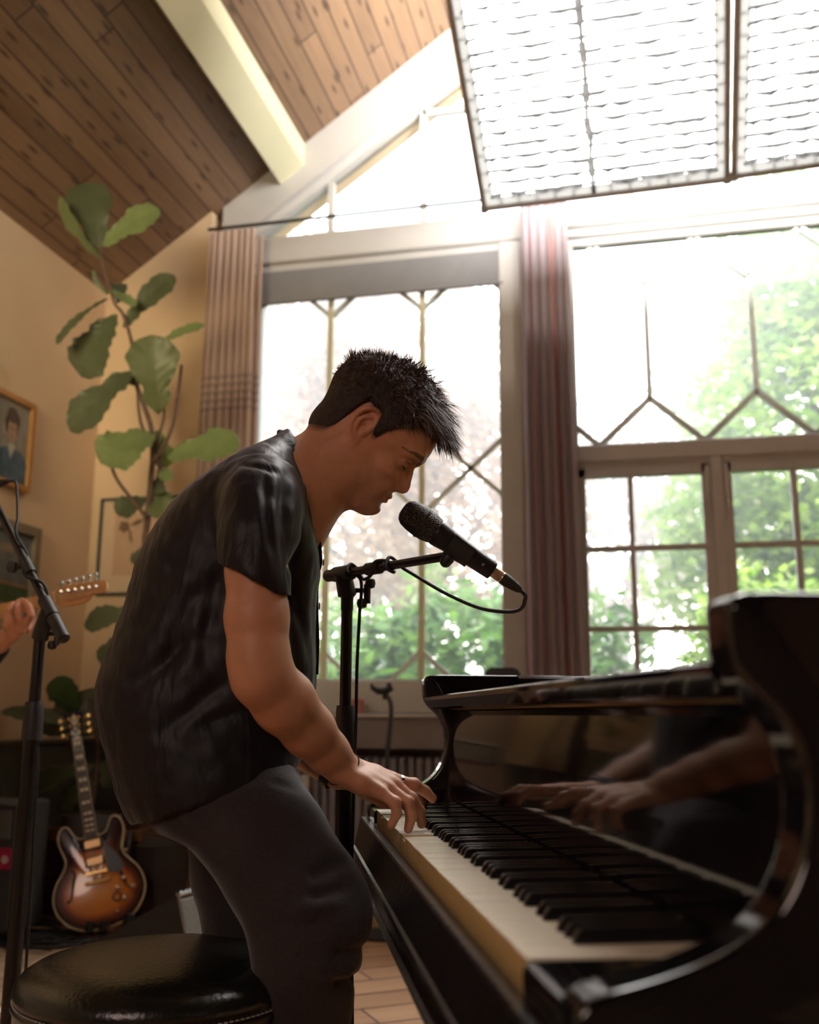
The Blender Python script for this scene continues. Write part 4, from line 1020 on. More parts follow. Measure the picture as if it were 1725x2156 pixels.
# ================================================================== semi-hollow guitar on its stand
GD = 4.10
gc = at_d(212, 1840, GD)
gb = at_d(205, 1950, GD - 0.02); gt = at_d(153, 1496, GD + 0.30)   # butt and headstock on the neck axis
gup = gt - at_d(221, 1955, GD - 0.03); GLEN = np.linalg.norm(gup); gup /= GLEN
butt = at_d(221, 1955, GD - 0.03)
gx = np.cross(gup, np.array([0, 1.0, 0.0])); gx /= np.linalg.norm(gx)     # to the right seen from the front
# turn the body slightly to the lens
gn_ = np.cross(gx, gup); gn_ /= np.linalg.norm(gn_)
if gn_ @ (C0 - butt) < 0: gn_ = -gn_
toC = C0 - butt; toC -= gup * (toC @ gup); toC /= np.linalg.norm(toC)
gn_ = toC * 0.9 + gn_ * 0.1; gn_ -= gup * (gn_ @ gup); gn_ /= np.linalg.norm(gn_); gx = np.cross(gup, gn_); 
if gx[0] < 0: gx = -gx
G = lambda x, y, d=0.0: butt + gx * x + gup * y + gn_ * d
print('guitar length', GLEN)
gk = GLEN / 1.02
guitar = thing('electric_guitar', (butt[0], butt[1], butt[2] - 0.0), 'sunburst semi-hollow electric guitar with gold hardware leaning on a stand', 'guitar')
half = [(0.0, 0.0), (0.05, 0.002), (0.10, 0.015), (0.150, 0.045), (0.185, 0.09), (0.203, 0.14), (0.200, 0.19), (0.182, 0.235), (0.152, 0.275), (0.132, 0.305), (0.128, 0.335), (0.138, 0.37), (0.147, 0.405), (0.147, 0.440), (0.135, 0.470), (0.115, 0.483), (0.095, 0.474), (0.082, 0.450), (0.068, 0.425), (0.045, 0.412), (0.026, 0.418)]
hs = spline([(x, y, 0) for x, y in half], 4)
outl_g = [(p[0] * gk, p[1] * gk) for p in hs] + [(-p[0] * gk, p[1] * gk) for p in reversed(hs[1:])]
def offs(poly, d):
    P_ = np.array(poly); n_ = len(P_); out = []
    for i in range(n_):
        t_ = P_[(i + 1) % n_] - P_[i - 1]; t_ /= np.linalg.norm(t_) + 1e-9; out.append(P_[i] + np.array([-t_[1], t_[0]]) * d)
    return out
def gring(d, dep): return [G(p[0], p[1], dep) for p in offs(outl_g, d)]
b = MB(); b.loft([gring(0.004, -0.048), gring(0.0, -0.042), gring(0.0, -0.002)]); build('body', b, mat('dark sunburst side', (0.035, 0.016, 0.010), rough=0.25, coat=0.6), guitar, smooth=0.7)
# carved top, colour attribute for the burst
cen = np.array([0.0, 0.19 * gk]); rings2 = []; ring_pts = []
cols_ = []
K = 12
vs = []; cl = []
P_ = np.array(offs(outl_g, 0.004)); n_ = len(P_)
for k in range(K + 1):
    t_ = k / K
    for p in P_:
        q = cen + (p - cen) * (1 - t_) ; 
        # arch
        q2 = np.array([q[0], q[1]]); e_ = t_
        vs.append(G(q2[0], q2[1], 0.012 * (1 - (1 - e_) ** 2.2))); cl.append(t_)
fs = [(k * n_ + i, k * n_ + (i + 1) % n_, (k + 1) * n_ + (i + 1) % n_, (k + 1) * n_ + i) for k in range(K) for i in range(n_)]
b = MB(); b._add(vs, fs)
def mat_burst():
    m, nt, bs = newmat('sunburst lacquer'); at = N(nt, 'ShaderNodeAttribute'); at.attribute_name = 'burst'; cr = N(nt, 'ShaderNodeValToRGB'); e = cr.color_ramp.elements
    e[0].position = 0.0; e[0].color = (0.03, 0.013, 0.010, 1); e[1].position = 1.0; e[1].color = (0.72, 0.27, 0.030, 1)
    for p, c in ((0.14, (0.05, 0.016, 0.010)), (0.30, (0.22, 0.05, 0.015)), (0.48, (0.60, 0.18, 0.020))): x = e.new(p); x.color = (*c, 1)
    nt.links.new(at.outputs['Fac'], cr.inputs[0]); nt.links.new(cr.outputs[0], bs.inputs['Base Color']); bs.inputs['Roughness'].default_value = 0.22; bs.inputs['Coat Weight'].default_value = 0.8; bs.inputs['Coat Roughness'].default_value = 0.06; return m
M_burst = mat_burst()
tp = build('top', b, M_burst, guitar, smooth=2)
bv = []
P2 = np.array(offs(outl_g, 0.0)) 
for k in range(K + 1):
    t_ = k / K
    for p in P_:
        q = cen + (p - cen) * (1 - t_); d = np.min(np.hypot(P2[:, 0] - q[0], P2[:, 1] - q[1]))
        up_f = max(0.0, (q[1] / gk - 0.31)) * 2.2
        bv.append(max(0.0, min(1.0, d / (0.15 * gk) - up_f)))
attr(tp, 'burst', bv)
M_cream2 = mat('cream binding', (0.62, 0.48, 0.27), rough=0.35)
b = MB(); pts = [G(p[0], p[1], 0.0) for p in offs(outl_g, 0.0015)]; b.tube(pts + [pts[0]], 0.0028, n=6); pts2 = [G(p[0], p[1], -0.044) for p in offs(outl_g, 0.0005)]; b.tube(pts2 + [pts2[0]], 0.002, n=6); build('binding', b, M_cream2, guitar)
gy = lambda y: y * gk
# fretboard, frets, inlays, neck, headstock
b = MB(); w0, w1 = 0.028 * gk, 0.0215 * gk; n0, n1 = gy(0.40), gy(0.87)
b._add([G(-w0, n0, 0.012), G(w0, n0, 0.012), G(w1, n1, 0.012), G(-w1, n1, 0.012), G(-w0, n0, 0.019), G(w0, n0, 0.019), G(w1, n1, 0.019), G(-w1, n1, 0.019)], [(0, 3, 2, 1), (4, 5, 6, 7), (0, 1, 5, 4), (1, 2, 6, 5), (2, 3, 7, 6), (3, 0, 4, 7)])
fb = build('fretboard', b, mat('ebony fretboard', (0.03, 0.022, 0.018), rough=0.4), guitar)
b = MB(); b.loft([[G(-wd, y, 0.012), G(-wd * 0.8, y, -0.002), G(0, y, -0.009), G(wd * 0.8, y, -0.002), G(wd, y, 0.012)] for wd, y in ((w0, gy(0.38)), (w1, n1), (w1 * 0.9, gy(0.885)))]); build('neck', b, mat('brown neck', (0.10, 0.035, 0.015), rough=0.3, coat=0.4), guitar, smooth=0.8)
bb = MB(); bb.tube([G(-w0, n0, 0.017), G(-w1, n1, 0.017)], 0.0016, n=5); bb.tube([G(w0, n0, 0.017), G(w1, n1, 0.017)], 0.0016, n=5); build('neck_binding', bb, M_cream2, guitar)
scale = n1 - gy(0.247)
fp = [n1 - scale * (1 - 2 ** (-k / 12)) for k in range(0, 23)]
b = MB()
for y in fp[1:]:
    if y > n0: wd = w0 + (w1 - w0) * (y - n0) / (n1 - n0); b.tube([G(-wd, y, 0.0195), G(wd, y, 0.0195)], 0.0011, n=5)
build('frets', b, mat('nickel', (0.6, 0.55, 0.45), rough=0.25, metal=1), fb)
M_pearl = mat('pearl inlay', (0.75, 0.66, 0.48), rough=0.2, vary=0.25, vscale=60)
for k in (1, 3, 5, 7, 9, 12, 15, 17, 19, 21):
    b = MB()
    y0_, y1_ = fp[k], fp[k - 1]; ym = (y0_ + y1_) / 2; hh = (y1_ - y0_) * 0.30; wd = (w0 + (w1 - w0) * (ym - n0) / (n1 - n0)) * 0.68
    for sg_ in (-1, 1): b._add([G(sg_ * 0.002, ym - hh, 0.0192), G(sg_ * wd, ym - hh * 0.9, 0.0192), G(sg_ * wd, ym + hh * 0.9, 0.0192), G(sg_ * 0.002, ym + hh, 0.0192)], [(0, 1, 2, 3) if sg_ > 0 else (3, 2, 1, 0)])
    build('inlay', b, M_pearl, fb, smooth=None)
b = MB(); b.box((-w1 * 1.0, n1, 0.012), (w1 * 1.0, n1 + 0.006, 0.021), M=lambda x, y, d: G(x, y, d)); build('nut', b, M_cream2, guitar)
hd = [(0.0215, 0.872), (0.036, 0.90), (0.040, 0.96), (0.045, 1.015), (0.030, 1.012), (0.020, 1.028), (0.0, 1.010)]
hd = [(x * gk, y * gk) for x, y in hd] + [(-x * gk, y * gk) for x, y in reversed(hd[:-1])]
b = MB(); b.prism(hd, lambda x, y, t: G(x, y, -0.004 + 0.015 * t - (y - n1) * 0.25), 0, 1); hk = build('headstock', b, mat('black headstock', (0.02, 0.024, 0.035), rough=0.12, coat=0.8), guitar)
b = MB()
for (x, y, r_) in ((0, 0.985, 0.010), (0, 0.955, 0.009), (0.012, 0.97, 0.006), (-0.012, 0.97, 0.006), (0, 0.93, 0.006)):
    b.poly([G(x * gk + r_ * math.cos(q), y * gk + 1.4 * r_ * math.sin(q), 0.0125 - (y * gk - n1) * 0.25) for q in np.linspace(0, 2 * math.pi, 9)[:-1]])
build('pearl_ornament', b, M_pearl, hk, smooth=None)
for sg_ in (-1, 1):
    for y in (0.905, 0.945, 0.985):
        b = MB(); x_ = sg_ * (0.036 + (y - 0.9) * 0.06) * gk; dd_ = -(y * gk - n1) * 0.25
        b.tube([G(x_, gy(y), dd_), G(x_ + sg_ * 0.017, gy(y), dd_)], 0.003, n=6); b.lathe([(0, -0.010), (0.007, -0.007), (0.0085, 0), (0.007, 0.007), (0, 0.010)], G(x_ + sg_ * 0.023, gy(y), dd_), axis=gup, n=10, cap=False); b.lathe([(0.005, 0), (0.005, 0.014), (0.0, 0.015)], G(x_ - sg_ * 0.016, gy(y), 0.008 + dd_), axis=gn_, n=10)
        build('tuning_machine', b, M_gold, hk)
# pickups, bridge, tailpiece
for y in (0.375, 0.297):
    b = MB(); b.box((-0.044 * gk, gy(y) - 0.020, 0.010), (0.044 * gk, gy(y) + 0.020, 0.016), M=G, bev=0.003); ring = build('pickup_ring', b, M_black, guitar)
    b = MB(); b.box((-0.036 * gk, gy(y) - 0.0165, 0.014), (0.036 * gk, gy(y) + 0.0165, 0.023), M=G, bev=0.003); build('pickup_cover', b, mat('worn gold cover', (0.75, 0.48, 0.24), rough=0.35, metal=0.9), ring)
b = MB(); b.box((-0.042 * gk, gy(0.247) - 0.007, 0.014), (0.042 * gk, gy(0.247) + 0.007, 0.024), M=G, bev=0.003)
for sg_ in (-1, 1): b.lathe([(0.007, 0.010), (0.009, 0.018), (0.007, 0.022)], G(sg_ * 0.040 * gk, gy(0.247), 0), axis=gn_, n=12)
build('bridge', b, M_gold, guitar)
b = MB(); b.tube([G(-0.042 * gk, gy(0.205), 0.020), G(0.042 * gk, gy(0.205), 0.020)], 0.0075, n=12)
for sg_ in (-1, 1): b.lathe([(0.009, 0.008), (0.010, 0.020), (0.009, 0.026), (0.0, 0.028)], G(sg_ * 0.046 * gk, gy(0.205), 0), axis=gn_, n=12)
build('tailpiece', b, M_gold, guitar)
b = MB()
for k in range(6):
    x = (-0.5 + k / 5) * 2; b.tube([G(x * 0.026 * gk, gy(0.205), 0.026), G(x * 0.026 * gk, gy(0.247), 0.026), G(x * 0.018 * gk, n1, 0.0225), G(x * 0.016 * gk, gy(0.93), 0.004)], 0.0006, n=4)
build('strings', b, mat('nickel', (0.6, 0.55, 0.45), rough=0.25, metal=1), guitar)
# pickguard, knobs, f-holes, socket
pg = [(0.030, 0.412), (0.040, 0.395), (0.078, 0.340), (0.105, 0.300), (0.122, 0.262), (0.122, 0.240), (0.100, 0.222), (0.062, 0.236), (0.052, 0.245), (0.048, 0.320), (0.046, 0.397), (0.030, 0.398)]
b = MB(); b.prism([(x * gk, y * gk) for x, y in pg], lambda x, y, t: G(x, y, 0.015 + 0.002 * t), 0, 1); build('pickguard', b, mat('black pickguard', (0.022, 0.026, 0.028), rough=0.3), guitar)
for (x, y) in ((0.118, 0.195), (0.148, 0.150), (0.085, 0.158), (0.108, 0.108)):
    b = MB(); b.lathe([(0.0125, 0.004), (0.0125, 0.012), (0.0095, 0.021), (0.0, 0.0215)], G(x * gk, y * gk, 0), axis=gn_, n=18); build('control_knob', b, mat('amber knob', (0.42, 0.20, 0.06), rough=0.25, coat=0.5), guitar)
b = MB(); b.lathe([(0.019, 0.004), (0.019, 0.011), (0.014, 0.012), (0.013, 0.006), (0.0, 0.006)], G(0.074 * gk, 0.120 * gk, 0), axis=gn_, n=22); build('output_jack', b, mat('dark jack plate', (0.03, 0.04, 0.05), rough=0.3), guitar)
b = MB(); b.lathe([(0.006, 0.004), (0.004, 0.012), (0.0, 0.013)], G(0.066 * gk, 0.062 * gk, 0), axis=gn_, n=10); build('toggle_switch', b, M_cream2, guitar)
M_hole = mat('dark f hole', (0.01, 0.006, 0.004), rough=0.8)
for sg_ in (-1, 1):
    sx = -1 if sg_ < 0 else 1
    path = [(0.115, 0.275), (0.104, 0.272), (0.102, 0.255), (0.110, 0.235), (0.119, 0.205), (0.128, 0.175), (0.136, 0.155), (0.148, 0.150)]
    pp = spline([(sx * x * gk * 0.92, y * gk, 0) for x, y in path], 4)
    b = MB(); wds = [0.004 + 0.006 * math.sin(math.pi * i / (len(pp) - 1)) ** 2 for i in range(len(pp))]
    for i in range(len(pp) - 1):
        a_, c_ = pp[i], pp[i + 1]; t_ = (c_ - a_); t_ /= np.linalg.norm(t_); nn = np.array([-t_[1], t_[0], 0])
        da = 0.0135
        b._add([G(*(a_ + nn * wds[i] / 2)[:2], da), G(*(a_ - nn * wds[i] / 2)[:2], da), G(*(c_ - nn * wds[i + 1] / 2)[:2], da), G(*(c_ + nn * wds[i + 1] / 2)[:2], da)], [(0, 1, 2, 3)])
    for e_, r_ in ((pp[0], 0.005), (pp[-1], 0.0065)): b.poly([G(e_[0] + r_ * math.cos(q), e_[1] + r_ * math.sin(q), 0.0136) for q in np.linspace(0, 2 * math.pi, 13)[:-1]])
    build('f_hole', b, M_hole, guitar, smooth=None)
b = MB(); b.lathe([(0.005, 0.0), (0.007, 0.010), (0.0, 0.012)], G(0.135 * gk, 0.318 * gk, -0.02), axis=gx, n=10); build('strap_button', b, M_gold, guitar)
# guitar stand
gs = thing('guitar_stand', (butt[0], butt[1] + 0.15, 0), 'low black guitar stand holding the sunburst guitar', 'guitar stand')
for (u_, v_) in ((190, 1952), (219, 1950), (274, 1936)):
    b = MB(); p = at_d(u_, v_, GD - 0.08); b.lathe([(0.0, -0.022), (0.017, -0.018), (0.019, 0.018), (0.0, 0.024)], p, axis=(0.15, 0.2, 1), n=12, cap=False); build('rubber_yoke', b, M_rubber, gs)
b = MB(); pL, pR = at_d(180, 1955, GD - 0.04), at_d(262, 1940, GD - 0.04); pM = np.array([(pL[0] + pR[0]) / 2, pL[1] + 0.13, max(0.08, pL[2])])
for p in (pL, pR): b.tube([p, p + [0, 0.05, 0.0], pM], 0.009, n=8)
b.tube([pM, pM + [0, 0.06, 0.34]], 0.011, n=10); build('frame', b, M_blackmetal, gs)
for dx, dy in ((-0.20, -0.10), (0.20, -0.08), (0.0, 0.25)):
    b = MB(); b.tube([pM, (pM[0] + dx, pM[1] + dy, 0.012)], 0.010, n=8); build('leg', b, M_blackmetal, gs)

# ================================================================== monitor wedge, amplifier, box, shelf
# wedge: dark side to the lens, grilled front to the right
wq = lambda u, v, d: at_d(u, v, d)
wg = thing('monitor_speaker', (wq(330, 1990, 3.55)[0], wq(330, 1990, 3.55)[1], 0), 'black floor monitor wedge with a grey grille behind the stool', 'speaker')
A_ = wq(240, 1965, 3.42); B_ = wq(375, 1884, 3.42); C_ = wq(418, 2010, 3.42)
zB = B_[2]; f0 = np.array([B_[0], B_[1], 0.0]) ; dx_ = np.array([1.0, -0.10, 0]); 
side = [np.array([A_[0] - 0.10, A_[1], 0.0]), np.array([A_[0] - 0.10, A_[1], A_[2] - 0.045]), B_, np.array([C_[0] + 0.02, B_[1], 0.0])]
back = np.array([0.10, 0.55, 0.0])
b = MB(); b._add(side + [p + back for p in side], [(0, 1, 2, 3), (7, 6, 5, 4), (0, 4, 5, 1), (1, 5, 6, 2), (0, 3, 7, 4)]); build('cabinet', b, M_black, wg, smooth=None)
b = MB(); gq_ = [side[2] + [0.004, 0, -0.02], side[3] + [0.004, 0, 0.01], side[3] + back + [0.004, 0, 0.01], side[2] + back + [0.004, 0, -0.02]]; b._add([np.array(p) for p in gq_] + [np.array(p) + [-0.012, 0, 0] for p in gq_], [(0, 1, 2, 3), (4, 5, 1, 0), (5, 6, 2, 1), (6, 7, 3, 2), (7, 4, 0, 3)]); build('grille', b, M_greycloth, wg, smooth=None)
b = MB(); e1, e2 = side[2], side[2] + back; b.tube([e1, e2], 0.010, n=8); b.tube([side[2] + [0.003, -0.002, 0], side[3] + [0.003, -0.002, 0]], 0.005, n=6)
b.tube([side[2] + [0.003, 0, -0.02], side[2] + back + [0.003, 0, -0.02]], 0.004, n=6)
build('corner_trim', b, mat('bright aluminium edge', (0.45, 0.45, 0.42), rough=0.3, metal=0.7), wg)
b = MB()
for k in range(22): p = e1 + (e2 - e1) * k / 21 + np.array([-0.008, 0, 0.011]); b.tube([p, p + [0.014, 0, 0]], 0.004, n=5)
build('rubber_ribs', b, M_rubber, wg)

# amplifier at the left with a pink badge
am = thing('amplifier', (-2.6, 3.84, 0), 'dark amplifier cabinet with a pink badge at the left edge', 'amplifier')
ax0 = at_y(100, 1800, 3.95); AX1 = ax0[0] - 0.05; AY = 3.72; AZ = at_y(40, 1690, 3.72)[2]
b = MB(); b.box((XL + 0.06, AY, 0.06), (AX1 + 0.05, AY + 0.23, AZ), bev=0.012); build('cabinet', b, mat('dark tolex', (0.05, 0.048, 0.045), rough=0.7, bump=0.3, bscale=300), am)
b = MB(); b.box((XL + 0.09, AY - 0.004, 0.10), (AX1 + 0.02, AY + 0.004, AZ - 0.16)); gl = build('grille_cloth', b, mat('dark grille cloth', (0.06, 0.055, 0.055), rough=0.9, vary=0.3, vscale=250), am)
b = MB(); b.box((XL + 0.09, AY - 0.006, AZ - 0.14), (AX1 + 0.02, AY + 0.002, AZ - 0.03)); cpn = build('control_panel', b, mat('grey control panel', (0.12, 0.12, 0.11), rough=0.4), am)
for k in range(9):
    x = XL + 0.13 + k * 0.055
    if x > AX1: break
    b = MB(); b.lathe([(0.011, 0), (0.009, 0.014), (0, 0.015)], (x, AY - 0.006, AZ - 0.085), axis=(0, -1, 0), n=12); build('control_knob', b, M_chrome if k % 2 else M_black, cpn)
p0, p1 = at_y(-30, 1830, AY - 0.008), at_y(24, 1786, AY - 0.008)
b = MB(); b.box((p0[0], AY - 0.010, p0[2]), (p1[0], AY - 0.004, p1[2]), bev=0.002); bg = build('badge', b, mat('pink badge', (0.42, 0.02, 0.07), rough=0.5), am)
pc = at_y(9, 1810, AY - 0.012); b = MB(); b.prism([(pc[0] + 0.016 * math.cos(q) * (1.0 if math.cos(q) > 0 else 0.8), pc[2] + 0.016 * math.sin(q)) for q in np.linspace(0, 2 * math.pi, 17)[:-1]], yz(AY - 0.013, AY - 0.010), 0, 1); build('badge_mark', b, mat('pale mark', (0.6, 0.5, 0.45), rough=0.5), bg)
for x_ in (XL + 0.12, AX1 - 0.02): b = MB(); b.box((x_ - 0.025, AY + 0.05, 0.0), (x_ + 0.025, AY + 0.20, 0.06)); build('foot', b, M_rubber, am)
# brown wooden crate behind the guitar
q0, q1 = at_d(95, 1740, 4.75), at_d(290, 1740, 4.75)
cr_ = thing('wooden_crate', ((q0[0] + q1[0]) / 2, q0[1], 0), 'low brown wooden crate behind the sunburst guitar', 'crate')
cz_ = q0[2]; cy0 = 4.40; cx0, cx1 = q0[0] + 0.02, q1[0] + 0.08
b = MB(); b.box((cx0, cy0, 0.0), (cx1, cy0 + 0.02, cz_ - 0.06)); b.box((cx0, cy0 + 0.02, 0), (cx0 + 0.02, cy0 + 0.38, cz_)); b.box((cx1 - 0.02, cy0 + 0.02, 0), (cx1, cy0 + 0.38, cz_)); b.box((cx0, cy0 + 0.36, 0), (cx1, cy0 + 0.38, cz_)); build('box', b, M_wood_dark, cr_)
b = MB(); b.box((cx0 - 0.01, cy0 - 0.012, cz_ - 0.05), (cx1 + 0.01, cy0 + 0.012, cz_), bev=0.004); build('rim', b, mat('lighter brown wood', (0.22, 0.11, 0.05), rough=0.5, vary=0.3, stretch=(14, 2, 2), vscale=3), cr_)

# orange and white effect pedal
pp_ = at_z(2, 2130, 0.05)
pd = thing('effect_pedal', (pp_[0] - 0.02, pp_[1], 0.002), 'small orange and white effect pedal on the floor at the lower left edge', 'pedal')
b = MB(); b.box((pp_[0] - 0.11, pp_[1] - 0.05, 0.002), (pp_[0] + 0.022, pp_[1] + 0.06, 0.05), bev=0.006); build('housing', b, mat('orange enamel', (0.75, 0.16, 0.03), rough=0.35), pd)
b = MB(); b.box((pp_[0] - 0.10, pp_[1] - 0.045, 0.0495), (pp_[0] + 0.002, pp_[1] + 0.03, 0.052)); build('face_plate', b, mat('white face plate', (0.75, 0.75, 0.72), rough=0.4), pd)
b = MB(); b.lathe([(0.012, 0), (0.010, 0.016), (0, 0.017)], (pp_[0] + 0.008, pp_[1] + 0.045, 0.05), n=14); build('control_knob', b, M_black, pd)
pb_ = at_z(10, 2165, 0.03)
b = MB(); b.box((pb_[0] - 0.16, pb_[1] - 0.14, 0.002), (pb_[0] + 0.06, pb_[1] - 0.005, 0.04), bev=0.01); tag(build('pedal_board', b, M_black), 'black pedal board edge below the orange pedal', 'pedal board')

# rug on the floor at the left
M_rug = mat('tan wool rug', (0.42, 0.28, 0.16), rough=0.95, vary=0.35, vscale=14, bump=0.6, bscale=120)
b = MB(); vs = []; fs = []; nx_, ny_ = 40, 50; rr_ = random.Random(4)
for i in range(nx_ + 1):
    for j in range(ny_ + 1):
        x = -2.75 + 1.30 * i / nx_; y = 1.6 + 2.15 * j / ny_; vs.append((x, y, 0.010 + 0.004 * math.sin(x * 40 + y * 9) * rr_.random()))
for i in range(nx_):
    for j in range(ny_): fs.append((i * (ny_ + 1) + j, (i + 1) * (ny_ + 1) + j, (i + 1) * (ny_ + 1) + j + 1, i * (ny_ + 1) + j + 1))
b._add(vs, fs); b.box((-2.75, 1.6, 0.0), (-1.45, 3.75, 0.006)); tag(build('rug', b, M_rug), 'tan woven rug on the floor left of the stool', 'rug')
# coiled cables
rc = random.Random(11)
def coil(cx, cy, r, turns, label, seed):
    q = random.Random(seed); pts = []
    for k in range(int(turns * 14) + 1):
        a = 2 * math.pi * k / 14; rr = r * (1 + 0.22 * math.sin(a * 0.37 + seed)); pts.append((cx + rr * math.cos(a) * 1.25 + 0.05 * math.sin(a * .21 + seed), cy + rr * math.sin(a) * 0.8, 0.020 + 0.006 * (k / 14 % 3)))
    b = MB(); b.tube(spline(pts, 2), 0.0042, n=6); tag(build('coiled_cable', b, M_rubber, None, smooth=2), label, 'cable', 'coiled cables on the floor')
for k, (u_, v_, r_, lb) in enumerate(((60, 1958, 0.20, 'coiled black cable lying nearest the amplifier'), (120, 1975, 0.17, 'coiled black cable lying in front of the sunburst guitar'), (95, 1990, 0.12, 'small loop of black cable at the rug edge'), (20, 1968, 0.2, 'coiled black cable at the left photo edge'))):
    p = at_z(u_, v_, 0.02); coil(p[0], p[1], r_, 5 - k * 0.6, lb, k + 1)

# ================================================================== plants
def leaf_mb(base, tip, width, normal, curl=0.15, wave=0.05, fiddle=0.25, nseg=30, seed=0, fold=0.12):
    """one leaf: midrib from base to tip"""
    base, tip = np.array(base, float), np.array(tip, float); d = tip - base; L_ = np.linalg.norm(d); d /= L_
    nn = np.array(normal, float); nn -= d * (nn @ d); nn /= np.linalg.norm(nn); sd = np.cross(d, nn)
    r = random.Random(seed); vs = []; fs = []; M_ = 11; ph = r.uniform(0, 6)
    for i in range(nseg + 1):
        t = i / nseg
        w = width * 0.5 * float(np.interp(t, [0, .04, .12, .22, .34, .46, .60, .74, .86, .94, .985, 1], [.03, .16, .40, .56 - .05 * fiddle, .62 - .45 * fiddle, .78 - .35 * fiddle, .96, 1.0, .88, .62, .30, .04]))
        w *= 1 + 0.05 * math.sin(t * 23 + ph)
        w = max(w, 0.0012)
        c = base + d * L_ * t + nn * (curl * L_ * (math.sin(math.pi * t * 0.9) * 0.6 - t * t * 0.6))
        for j in range(M_):
            s_ = (j - (M_ - 1) / 2) / ((M_ - 1) / 2)
            h = fold * w * abs(s_) + wave * width * math.sin(t * 15 + ph + s_ * 2) * s_ * s_ * 0.5 - 0.03 * width * abs(s_) * math.cos((t - 0.25 * abs(s_)) * 44)
            vs.append(c + sd * w * s_ + nn * h)
    for i in range(nseg):
        for j in range(M_ - 1): fs.append((i * M_ + j, i * M_ + j + 1, (i + 1) * M_ + j + 1, (i + 1) * M_ + j))
    b = MB(); b._add(vs, fs)
    b.tube([base + d * L_ * t + nn * (curl * L_ * (math.sin(math.pi * t * 0.9) * 0.6 - t * t * 0.6) - 0.0012) for t in np.linspace(0, 0.95, 9)], [0.0022 * (1 - 0.8 * k / 8) + 0.0006 for k in range(9)], n=5)
    return b
def leafmat(name, c, tr=0.35):
    m, nt, bs = newmat(name); L = nt.links.new
    tc = N(nt, 'ShaderNodeTexCoord'); nz = N(nt, 'ShaderNodeTexNoise'); nz.inputs['Scale'].default_value = 14; nz.inputs['Detail'].default_value = 4; L(tc.outputs['Object'], nz.inputs['Vector'])
    cr = N(nt, 'ShaderNodeValToRGB'); c = np.array(c); cr.color_ramp.elements[0].color = (*(c * 0.75), 1); cr.color_ramp.elements[1].color = (*np.minimum(c * 1.3, 1), 1); L(nz.outputs['Fac'], cr.inputs[0])
    L(cr.outputs[0], bs.inputs['Base Color']); bs.inputs['Roughness'].default_value = 0.42
    bp = N(nt, 'ShaderNodeBump'); bp.inputs['Strength'].default_value = 0.4; bp.inputs['Distance'].default_value = 0.004; L(nz.outputs['Fac'], bp.inputs['Height']); L(bp.outputs[0], bs.inputs['Normal'])
    t_ = N(nt, 'ShaderNodeBsdfTranslucent'); t_.inputs[0].default_value = (c[0] * 1.6, c[1] * 1.5, c[2] * 0.8, 1); ms = N(nt, 'ShaderNodeMixShader'); ms.inputs[0].default_value = tr
    L(bs.outputs[0], ms.inputs[1]); L(t_.outputs[0], ms.inputs[2]); L(ms.outputs[0], nt.nodes['Material Output'].inputs[0]); return m
M_leaf1 = leafmat('fig leaf green', (0.15, 0.185, 0.085), 0.25); M_leaf2 = leafmat('fig leaf dark green', (0.085, 0.105, 0.055), 0.12); M_leaf3 = leafmat('fig leaf light green', (0.21, 0.28, 0.12), 0.25)
M_stem = mat('grey brown fig stem', (0.15, 0.095, 0.075), rough=0.8, vary=0.3, vscale=40, bump=0.5, bscale=120)
PDp = 4.62
P4 = lambda u, v, d=0.0: at_d(u, v, PDp + d)
fig = thing('fig_tree', (P4(322, 1300)[0] + 0.03, P4(318, 1300)[1] + 0.10, 0), 'tall potted fiddle-leaf fig rising behind the player to the ceiling', 'plant')
fbx, fby = P4(322, 1300)[0] + 0.03, P4(318, 1300)[1] + 0.10
stems = [([(fbx, fby, 0.42), (fbx, fby, 0.8), P4(308, 1200), P4(308, 1120), P4(318, 1010), P4(322, 960), P4(318, 900), P4(302, 850, .02), P4(285, 800, .02), P4(288, 770), P4(272, 700), P4(258, 660), P4(242, 640), P4(232, 610), P4(222, 580), P4(212, 540), P4(214, 500)], 0.017, 0.004),
         ([P4(322, 985), P4(332, 930), P4(345, 880), P4(346, 840, -.02)], 0.009, 0.005), ([P4(325, 970), P4(345, 940), P4(362, 900), P4(372, 850), P4(380, 790), P4(382, 768)], 0.010, 0.006),
         ([P4(309, 1090, -.02), P4(285, 1060, -.03), P4(250, 1015, -.05), P4(236, 985, -.05), P4(232, 960, -.05)], 0.010, 0.006), ([P4(312, 1110, .03), P4(318, 1060, .03), P4(332, 1000, .03), P4(338, 960, .03), P4(345, 1040, .03)][:4], 0.009, 0.005),
         ([P4(335, 965, .03), P4(342, 1000, .03), P4(346, 1035, .03)], 0.007, 0.003), ([P4(320, 930), P4(300, 900, .03), P4(292, 860, .03), P4(290, 825, .03)], 0.009, 0.006)]
for k, (pts, r0, r1) in enumerate(stems):
    sp_ = spline(pts, 5); b = MB(); b.tube(sp_, list(np.linspace(r0, r1, len(sp_))), n=9)
    build('stem', b, M_stem, fig, smooth=2)
nrm = lambda a, b_, c: np.array([a, b_, c], float)
towards = -np.array(W2C[2])
